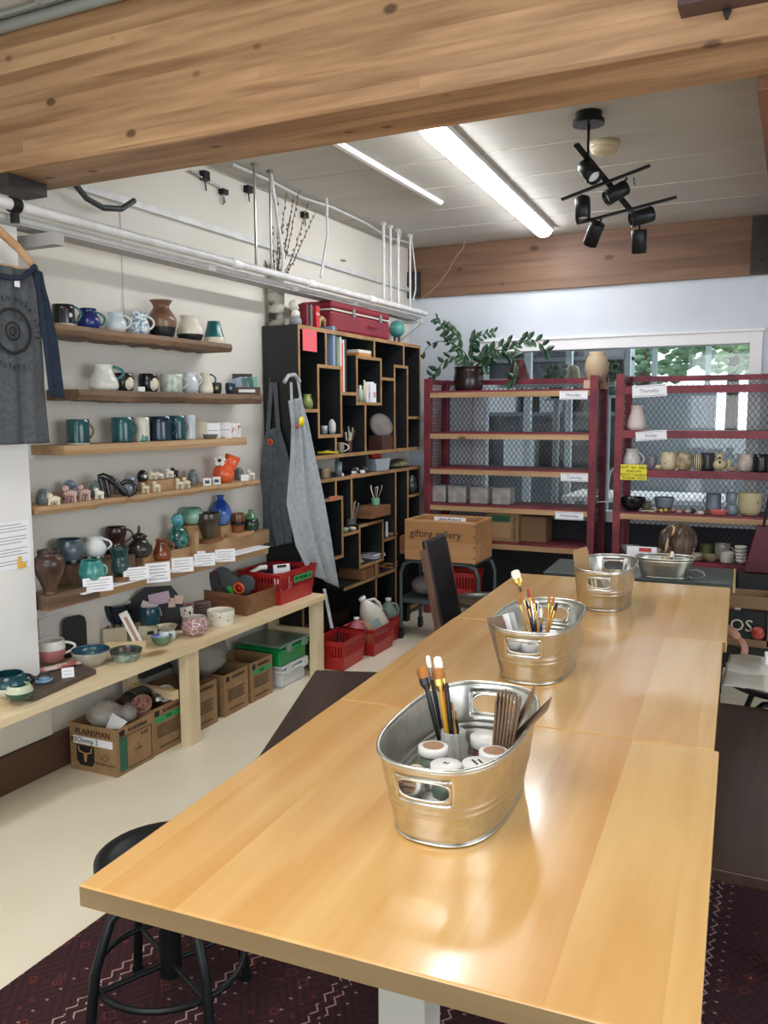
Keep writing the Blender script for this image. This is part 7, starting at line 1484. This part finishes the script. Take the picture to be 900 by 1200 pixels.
# lowest shelf
z = .58
rp(0, 'bowl', 'bowl', 'grey bowl at the left of the lowest shelf of the right rack', 739, z, 24, 11, 'bowl', [glaze('#8f8c86')], Y=6.52)
rp(0, 'bowl', 'bowl', 'dim cream bowl right of the grey one on the lowest shelf', 757, z, 16, 9, 'bowl', [glaze('#a39c8c')], Y=6.5)
rp(0, 'mug', 'mug', 'small cup with a dark ring right of the seated person\'s head', 817, z, 13, 9, 'cup', [glaze('#a59a8c', '#7a6a5c', 14, .3)], handle=1, Y=6.47)
rp(0, 'box', 'pot', 'mossy green square pot on the lowest shelf', 827, z, 15, 17, 'cyl', [glaze('#545c34', '#6a7040', 14, .6)], Y=6.60, n=4)
rp(0, 'bowl', 'bowl', 'olive shallow bowl before the mossy pot', 832, z, 17, 8, 'bowl', [glaze('#6f6a4e', '#8a8460', 14, .3)], Y=6.47)
rp(0, 'mug', 'mug', 'dim white mug at the back of the lowest shelf', 846, z, 17, 18, 'mug', [glaze('#a8a39c')], handle=1, Y=6.62)
rp(0, 'mug', 'mug', 'white carved mug at the front of the lowest shelf', 852, z, 15, 13, 'mug', [glaze('#c0bbb4', '#a8a29a', 20, .4)], handle=1, Y=6.47)
for k in range(5): rp(0, 'bowl', 'bowl', 'small white bowl, %s in the stack on the lowest shelf' % ('lowest', 'second from the bottom', 'middle one', 'second from the top', 'topmost')[k], 868, z+.024*k, 12+.5*k, 4.6, 'bowl', [m_whiteg], Y=6.47, group='stack of small white bowls')
one('white_cable', MB().tube([PY(a_, b_, YF+.1) for a_, b_ in ((722, 545), (716, 552), (713, 570), (717, 585), (714, 588), (696, 588))], .004, 6), m_pipe, 'white cable drooping between the two racks', 'cable')
# cardboard box with dark printed cans, lower right
P = PY(878, 705, 6.0)
tt = thing('cardboard_box', 'open cardboard box of printed goods below the right rack', 'cardboard box', (P.x+.02, 5.95, .0), 0)
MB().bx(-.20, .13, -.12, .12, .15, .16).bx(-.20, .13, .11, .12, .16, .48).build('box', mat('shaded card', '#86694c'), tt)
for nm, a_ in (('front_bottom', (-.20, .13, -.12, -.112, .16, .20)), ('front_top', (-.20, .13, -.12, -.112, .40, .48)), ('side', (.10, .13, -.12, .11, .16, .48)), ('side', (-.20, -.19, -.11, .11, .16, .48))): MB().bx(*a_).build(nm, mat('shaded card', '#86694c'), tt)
MB().bx(-.21, .16, -.13, .13, 0, .149).build('plinth', m_black, tt)
one('printed_box', MB().bx(-.17, .09, -.06, .06, 0, .21, 0).bx(-.17, .0, -.0612, -.06, .02, .06, 2).text('OS', .11, Matrix.Translation((-.055, -.062, .115)) @ RX90, 1), [glaze('#1d1f22', rough=.5), m_cream, glaze('#2a4a3a')], 'dark box with pale letters OS inside the cardboard box', 'box', (P.x+.02, 5.92, .162))
q = MB().lathe([(0, 0), (.04, 0), (.04, .02), (0, .02)], 22); o = one('red_disc', q, glaze('#a83c34', '#c0564a', 12, .4), 'round red lid in front of the dark lettered box', 'lid', (P.x+.065, 5.845, .245)); o.rotation_euler = (PI/2, 0, 0)
one('red_scrap', MB().bx(-.04, .03, -.01, .01, 0, .04).bx(-.01, .025, -.012, -.01, .0, .02, 1), [glaze('#a8504c'), m_paper], 'small pink-red packet on top of the dark lettered box', 'packet', (P.x-.07, 5.9, .374), .0)
# ================================================================ CART AND CRATE
tt = thing('utility_cart', 'grey tubular steel cart on casters carrying the wooden crate', 'cart', (-2.57, 5.6, 0), 0)
W_, D_c, H_ = .60, .36, .585
for y, nm in ((0, 'front_frame'), (D_c, 'rear_frame')):
    MB().tube([(0, y, .08), (0, y, H_-.09), (.025, y, H_-.025), (.09, y, H_), (W_-.09, y, H_), (W_-.025, y, H_-.025), (W_, y, H_-.09), (W_, y, .08)], .014, 12).build(nm, m_grey_m, tt)
for x in (0, W_): MB().tube([(x, 0, .30), (x, D_c, .30)], .012, 10).build('side_bar', m_grey_m, tt); 
for x in (.08, W_-.08): MB().tube([(x, .0, H_), (x, D_c, H_)], .010, 8).build('top_bar', m_grey_m, tt)
MB().bx(.01, W_-.01, .01, D_c-.01, .27, .30).build('lower_shelf', m_grey_m, tt); MB().bx(.03, W_-.03, .012, D_c-.012, H_-.008, H_+.012).build('top_shelf', m_grey_m, tt)
for x in (0, W_):
    for y in (0, D_c): MB().bx(x-.014, x+.014, y-.02, y+.02, .045, .085).tube([(x-.011, y, .032), (x+.011, y, .032)], .032, 16).build('caster', m_black, tt)
cx0, cx1, cy0, cy1, cz0, cz1 = -2.525, -1.985, 5.57, 5.93, .602, .895
tt = thing('wooden_crate', 'large wooden crate with gifting gallery written on it, on the grey cart', 'crate', (cx0, cy0, cz0), 0); w_, d_, h_ = cx1-cx0, cy1-cy0, cz1-cz0
MB().bx(0, w_, 0, .014, .0, h_).build('front_panel', m_cratew, tt, bev=.0015); MB().bx(0, w_, d_-.014, d_, 0, h_).build('rear_panel', m_cratew, tt, bev=.0015)
for x in (0, w_-.014): MB().bx(x, x+.014, .0142, d_-.0142, .0, h_-.003).build('end_panel', m_cratew, tt)
MB().bx(.0145, w_-.0145, .0145, d_-.0145, .004, .014).build('base', m_cratew, tt)
MB().text('gifting gallery', .075, Matrix.Translation((w_*.44, -.001, h_*.66)) @ RX90, 0, .0006).build('lettering', m_ink, tt)
q = MB()
for k in range(4): q.bx(w_-.016, w_-.002, -.0012, 0, .03+.075*k, .045+.075*k)
q.build('nail_marks', m_tray, tt)
one('crate_sign', MB().bx(-.12, .12, -.002, .002, 0, .10).text('gifting Market #', .026, Matrix.Translation((0, -.003, .085)) @ RX90, 1), [m_paper, m_ink], 'white lettered card standing up inside the wooden crate', 'sign', (cx0+.33, cy0+.05, cz0+.215), 0)
one('paper_bundle', MB().bx(-.14, .14, -.1, .1, 0, .2), m_kraft, 'brown bundle filling the wooden crate', 'bundle', (cx0+.28, cy0+.19, cz0+.015))
crumple('grey cloth bundle on the lower shelf of the cart', Vector((-2.45, 5.74, .385)), .085, 11, glaze('#6a6466', rough=.9), name='cloth_bundle', cat='cloth')
crumple('blue cloth bundle behind the grey one on the cart', Vector((-2.44, 5.88, .40)), .08, 12, glaze('#26354f', rough=.9), sx=1.1, sz=1.1, name='cloth_bundle', cat='cloth')
t = basket('small red basket on the lower shelf of the grey cart', (-2.17, 5.80, .302), 0, .26, .22, .2)
one('paper_bag', MB().bx(-.09, .09, -.07, .07, 0, .33), mat('dim kraft', '#5c4a38', '#6a5642', 7, .85), 'brown paper bag standing behind the cart at the right', 'paper bag', (-1.84, 6.12, 0), .1, bev=.01)
# ================================================================ BASKETS AND JUGS ON THE FLOOR
t = basket('empty red basket on the floor right behind the far bench leg', (-2.665, 4.84, .002), math.radians(92), .34, .22, .19)
t = basket('red basket of jugs in the middle on the floor before the bookcase', (-2.645, 5.225, .002), math.radians(90), .34, .25, .185)
t = basket('farthest red basket beside the grey cart wheel', (-2.68, 5.51, .002), math.radians(90), .19, .21, .18)
def jug(label, P, h, c_, rot, cap='#e8e6e2', rz=0, lab=None):
    t = thing('plastic_jug', label, 'jug', P, 0, 'plastic jugs in the floor baskets'); w = h*.29
    MB().lathe([(0, 0), (w*.9, 0), (w, h*.04), (w, h*.52), (w*.85, h*.66), (w*.45, h*.84), (w*.26, h*.90), (w*.26, h*.93), (0, h*.93)], 22, sy=.8).build('body', c_, t)
    MB().tube([(w*.3, 0, h*.86), (w*.85, 0, h*.82), (w*1.08, 0, h*.66), (w*.95, 0, h*.5)], h*.035, 8).build('handle', c_, t)
    MB().lathe([(0, h*.925), (w*.32, h*.925), (w*.32, h), (0, h)], 18).build('cap', glaze(cap, rough=.4), t)
    if lab: MB().bx(-w*.5, w*.5, -w*.83, -w*.79, h*.15, h*.42).build('label', lab, t)
    t.rotation_euler = rot; return t
jug('white gallon jug with a pale label leaning in the middle basket', Vector((-2.60, 5.33, .11)), .29, glaze('#d4cfc4', '#c9c4b8', 6, .3), (.1, -.5, .4), lab=glaze('#a9c0c0', rough=.6))
jug('pink jug with a white cap at the left of the middle basket', Vector((-2.70, 5.14, .03)), .215, glaze('#c97a86', '#b8697a', 6, .3), (0, 0, .3))
jug('pale yellow jug behind the pink one', Vector((-2.675, 5.25, .03)), .23, glaze('#c4b474', '#b3a264', 6, .3), (0, .1, 2.6))
jug('dim green-tinted jug in the farthest basket, left one', Vector((-2.70, 5.475, .03)), .24, glaze('#6d8078', rough=.35), (0, 0, .3))
jug('dim green-tinted jug in the farthest basket, right one', Vector((-2.66, 5.57, .05)), .25, glaze('#74867e', rough=.35), (0, 0, .3))
one('small_jar', MB().lathe([(0, 0), (.035, 0), (.035, .06), (.03, .07), (.03, .085), (0, .085)], 18), m_whiteg, 'small white-capped jar on the floor beyond the bench end', 'jar', (-2.77, 4.67, 0))
# ================================================================ PERSON behind the side table
def skin_geo(pts, edges, rad, root, lev=2):
    me = bpy.data.meshes.new('sk'); me.from_pydata([tuple(p) for p in pts], edges, []); o = bpy.data.objects.new('sk', me); C.objects.link(o)
    o.modifiers.new('skin', 'SKIN'); 
    for i, v in enumerate(me.skin_vertices[0].data): v.radius = rad[i] if isinstance(rad[i], tuple) else (rad[i], rad[i]); v.use_root = (i == root)
    sb = o.modifiers.new('sub', 'SUBSURF'); sb.levels = sb.render_levels = lev
    bpy.context.view_layer.update(); dg = bpy.context.evaluated_depsgraph_get(); m2 = bpy.data.meshes.new_from_object(o.evaluated_get(dg))
    r = [v.co.copy() for v in m2.vertices], [tuple(p.vertices) for p in m2.polygons]
    bpy.data.objects.remove(o); bpy.data.meshes.remove(me); bpy.data.meshes.remove(m2); return r
m_skin = mat('skin', '#b98572', '#c08d79', 9, .5); m_hair = mat('brown hair', '#33241a', '#6d543c', 34, .45, stretch=(1, 1, .12), bump=.4, lo=.35, hi=.7)
m_top = mat('dark sweater', '#241f20', '#2c2628', 30, .9); m_tr = mat('dark trousers', '#1a1c22', rough=.9)
YH = 5.54
HC = PY(797, 641, YH)                         # centre of the head
per = thing('person', 'seated person with tied-back brown hair bending down behind the side table', 'person', (HC.x-.22, YH, 0))
O_ = Vector(per.location)
fd = Vector((.70, .68, -.24)).normalized()     # facing: to the right, slightly away and down
upv = Vector((.22, .05, 1)); rt = fd.cross(upv).normalized(); upv = rt.cross(fd)   # rt = her right hand side (towards the viewer)
hand = PY(868, 752, 5.02); wr = PY(859, 741, 5.05)
P_ = {}
def K(n, v, r): P_[n] = (Vector(v), r)
pel = Vector((HC.x-.33, YH, .40)); che = Vector((HC.x-.17, YH, .645)); nk_ = HC-upv*.135-fd*.035; nb = HC-upv*.175-fd*.07
K('pel', pel, (.15, .12)); K('wai', pel.lerp(che, .45), (.125, .10)); K('che', che, (.145, .11)); K('nb', nb, .062); K('nk', nk_, .052)
sR = che+Vector((.035, -.155, .035)); sL = che+Vector((.0, .165, .045))
eR = sR.lerp(wr, .50)+Vector((-.02, -.02, -.075)); 
K('sR', sR, .060); K('eR', eR, .042); K('wR', wr, .031); K('sL', sL, .060); K('eL', sL+Vector((.12, .05, -.24)), .042); K('wL', sL+Vector((.30, -.05, -.28)), .027); K('hL', sL+Vector((.37, -.07, -.30)), (.034, .018))
hd = (hand-wr).normalized(); palm = wr+hd*.055; K('hR', palm, (.036, .016))
for s_, yy in (('R', -.10), ('L', .10)):
    K('hip'+s_, pel+Vector((.03, yy, -.01)), .088); K('kn'+s_, Vector((pel.x+.42, YH+yy*1.25, .44)), .060); K('an'+s_, Vector((pel.x+.40, YH+yy*1.25, .085)), .038); K('to'+s_, Vector((pel.x+.56, YH+yy*1.35, .045)), .036)
N_ = list(P_); E__ = [('pel', 'wai'), ('wai', 'che'), ('che', 'nb'), ('nb', 'nk'), ('che', 'sR'), ('sR', 'eR'), ('eR', 'wR'), ('wR', 'hR'), ('che', 'sL'), ('sL', 'eL'), ('eL', 'wL'), ('wL', 'hL')]
for s_ in 'RL': E__ += [('pel', 'hip'+s_), ('hip'+s_, 'kn'+s_), ('kn'+s_, 'an'+s_), ('an'+s_, 'to'+s_)]
vs, fs = skin_geo([P_[n][0]-O_ for n in N_], [(N_.index(a), N_.index(b)) for a, b in E__], [P_[n][1] for n in N_], 0)
bm_ = MB().add(vs, fs, 0, True)
def fingers(palm, hd, side_n, sgn):
    a = hd.cross(side_n).normalized(); nn = a.cross(hd)
    for k, (off, L_f) in enumerate(((-.027, .062), (-.009, .072), (.010, .068), (.027, .054))):
        b0 = palm+a*off*.8; b1 = palm+a*off+hd*.035; c1 = b1+(hd*.9-nn*.35).normalized()*L_f*.45; c2 = c1+(hd*.6-nn*.8).normalized()*L_f*.35; c3 = c2+(hd*.2-nn).normalized()*L_f*.22
        v_, f_ = skin_geo([p-O_ for p in (b0, b1, c1, c2, c3)], [(0, 1), (1, 2), (2, 3), (3, 4)], [.009, .0095, .0085, .008, .0065], 0); bm_.add(v_, f_, 0, True)
    b0 = palm-hd*.02+a*.02*sgn; t1 = b0+(a*sgn*.9+hd*.7).normalized()*.035; t2 = t1+(hd+a*sgn*.3-nn*.3).normalized()*.028; t3 = t2+(hd-nn*.4).normalized()*.02
    v_, f_ = skin_geo([p-O_ for p in (b0, t1, t2, t3)], [(0, 1), (1, 2), (2, 3)], [.011, .0105, .0095, .0075], 0); bm_.add(v_, f_, 0, True)
fingers(palm, hd, Vector((.2, .2, 1)), -1); fingers(P_['hL'][0], (P_['hL'][0]-P_['wL'][0]).normalized(), Vector((0, .1, 1)), 1)
# head (in head space: x = her right, y = facing, z = up)
HM = Matrix(((rt.x, fd.x, upv.x, HC.x-O_.x), (rt.y, fd.y, upv.y, HC.y-O_.y), (rt.z, fd.z, upv.z, HC.z-O_.z), (0, 0, 0, 1)))
def headpt(u, v):
    th = PI*v; ph = 2*PI*u; x, y, z = math.sin(th)*math.cos(ph), math.sin(th)*math.sin(ph), -math.cos(th)
    w_ = .073*(1-.22*max(0, -z)**1.5*(1 if y > -.3 else .4)); X = x*w_; Y = y*.092+(.012*max(0, -z) if y > 0 else 0); Z = z*.112
    if y > .5:
        Y += .022*math.exp(-((X)/.013)**2-((Z+.012)/.02)**2)                          # nose
        Y -= .008*(math.exp(-((abs(X)-.031)/.014)**2-((Z-.012)/.011)**2))             # eye sockets
        Y += .005*math.exp(-((X)/.022)**2-((Z+.052)/.008)**2)+.006*math.exp(-(X/.02)**2-((Z+.085)/.014)**2)
    return (X, Y, Z)
h_ = MB(); h_.T = HM; h_.sheet(headpt, 48, 36, 0); 
for sx in (-1, 1):
    ear = [(sx*(.072+.006*math.sin(PI*k/8)), -.004-.016*math.sin(2*PI*k/16+.3), .004+.030*math.cos(2*PI*k/16)) for k in range(13)]
    h_.tube(ear, .0055, 8).ball((sx*.073, -.006, 0), .014, 10, 0, .5, 1, 1.6)
bm_.v_ = None
n0 = len(bm_.v); bm_.v += h_.v; bm_.f += [[n0+k for k in f] for f in h_.f]; bm_.m += h_.m; bm_.s += h_.s
body = bm_.build('body', m_skin, per)
f_ = MB(); f_.T = HM
for sx in (-1, 1): f_.ball((sx*.031, .079, .012), .0105, 12)
f_.build('eyes', glaze('#e6e0da', rough=.2), per) if 0 else None
for sx in (-1, 1):
    e_ = MB(); e_.T = HM; e_.ball((sx*.031, .0735, .012), .0105, 12).ball((sx*.031, .0822, .012), .0040, 10, 1); e_.build('eye', [glaze('#e6e0da', rough=.2), glaze('#2a1c14', rough=.2)], per)
    e_ = MB(); e_.T = HM; e_.tube([(sx*.016, .087, .030), (sx*.032, .087, .035), (sx*.048, .077, .030)], .0025, 6); e_.build('eyebrow', m_hair, per)
e_ = MB(); e_.T = HM; e_.tube([(-.022, .086, -.054), (-.010, .096, -.051), (0, .098, -.052), (.010, .096, -.051), (.022, .086, -.054)], [.002, .0045, .005, .0045, .002], 8); e_.build('lips', glaze('#9c5550', rough=.4), per)
# hair: cap, tied tail with a pale tie hanging at the back, loose strand over the shoulder
def hairpt(u, v):
    th = PI*v*.80; ph = 2*PI*u; x, y, z = math.sin(th)*math.cos(ph), math.sin(th)*math.sin(ph), math.cos(th)
    k = 1+.03*math.sin(ph*9+3*v)+.012*math.sin(ph*23)
    X, Y, Z = x*.094*k, y*.112*k-.014, z*.130*k+.008
    if y > .25 and z < .55: Y = min(Y, .058-.03*max(0, .55-z)); X *= .9 if z < .2 else 1
    return (X, Y, Z)
e_ = MB(); e_.T = HM; e_.sheet(hairpt, 72, 30); cap = e_.build('hair', m_hair, per, solid=.006)
e_ = MB(); e_.T = HM; e_.tube([(.02, -.10, .07), (.03, -.135, .085), (.04, -.165, .06), (.045, -.165, .01), (.05, -.145, -.04), (.055, -.13, -.10)], [.03, .034, .034, .030, .026, .012], 14).tube([(.03, -.11, -.02), (.05, -.16, -.08), (.05, -.21, -.15), (.03, -.27, -.19)], [.04, .05, .045, .02], 12).build('ponytail', m_hair, per)
e_ = MB(); e_.T = HM; e_.tube([(.03+.034*math.cos(a*PI/6), -.135+.01*math.sin(a*PI/6), .083+.034*math.sin(a*PI/6)) for a in range(12)], .007, 8, closed=True).tube([(.075, -.165, .045), (.08, -.162, .0), (.078, -.155, -.045)], [.004, .0105, .003], 8).build('hair_tie', glaze('#c9a884', rough=.7), per)
# clothes
def cloth_chain(names, edges, gr, root, m_, name, cut=None):
    v_, f_ = skin_geo([(cut or {}).get(n, P_[n][0])-O_ for n in names], [(names.index(a), names.index(b)) for a, b in edges], [tuple(q+gr for q in (P_[n][1] if isinstance(P_[n][1], tuple) else (P_[n][1],)*2)) for n in names], root)
    MB().add(v_, f_, 0, True).build(name, m_, per)
cloth_chain(['pel', 'wai', 'che', 'sR', 'eR', 'sL', 'eL', 'nb'], [('pel', 'wai'), ('wai', 'che'), ('che', 'sR'), ('sR', 'eR'), ('che', 'sL'), ('sL', 'eL'), ('che', 'nb')], .014, 0, m_top, 'sweater', {'eR': sR.lerp(eR, .75), 'nb': che.lerp(nb, .8)})
cloth_chain(['pel', 'hipR', 'knR', 'anR', 'hipL', 'knL', 'anL'], [('pel', 'hipR'), ('hipR', 'knR'), ('knR', 'anR'), ('pel', 'hipL'), ('hipL', 'knL'), ('knL', 'anL')], .015, 0, m_tr, 'trousers')
for s_ in 'RL':
    a_ = P_['an'+s_][0]; e_ = MB(); e_.bx(a_.x-.07-O_.x, a_.x+.20-O_.x, a_.y-.045-O_.y, a_.y+.045-O_.y, .002, .075); e_.build('shoe', m_blackm, per, bev=.02)
t = thing('stool', 'low dark stool under the seated person behind the side table', 'stool', (pel.x-.02, YH, 0))
MB().cyl((0, 0, .235), .16, .03).build('seat', m_black, t)
for k in range(4): a = PI/4+k*PI/2; MB().tube([(.09*math.cos(a), .09*math.sin(a), .236), (.13*math.cos(a), .13*math.sin(a), 0)], .012, 8).build('leg', m_blackm, t)
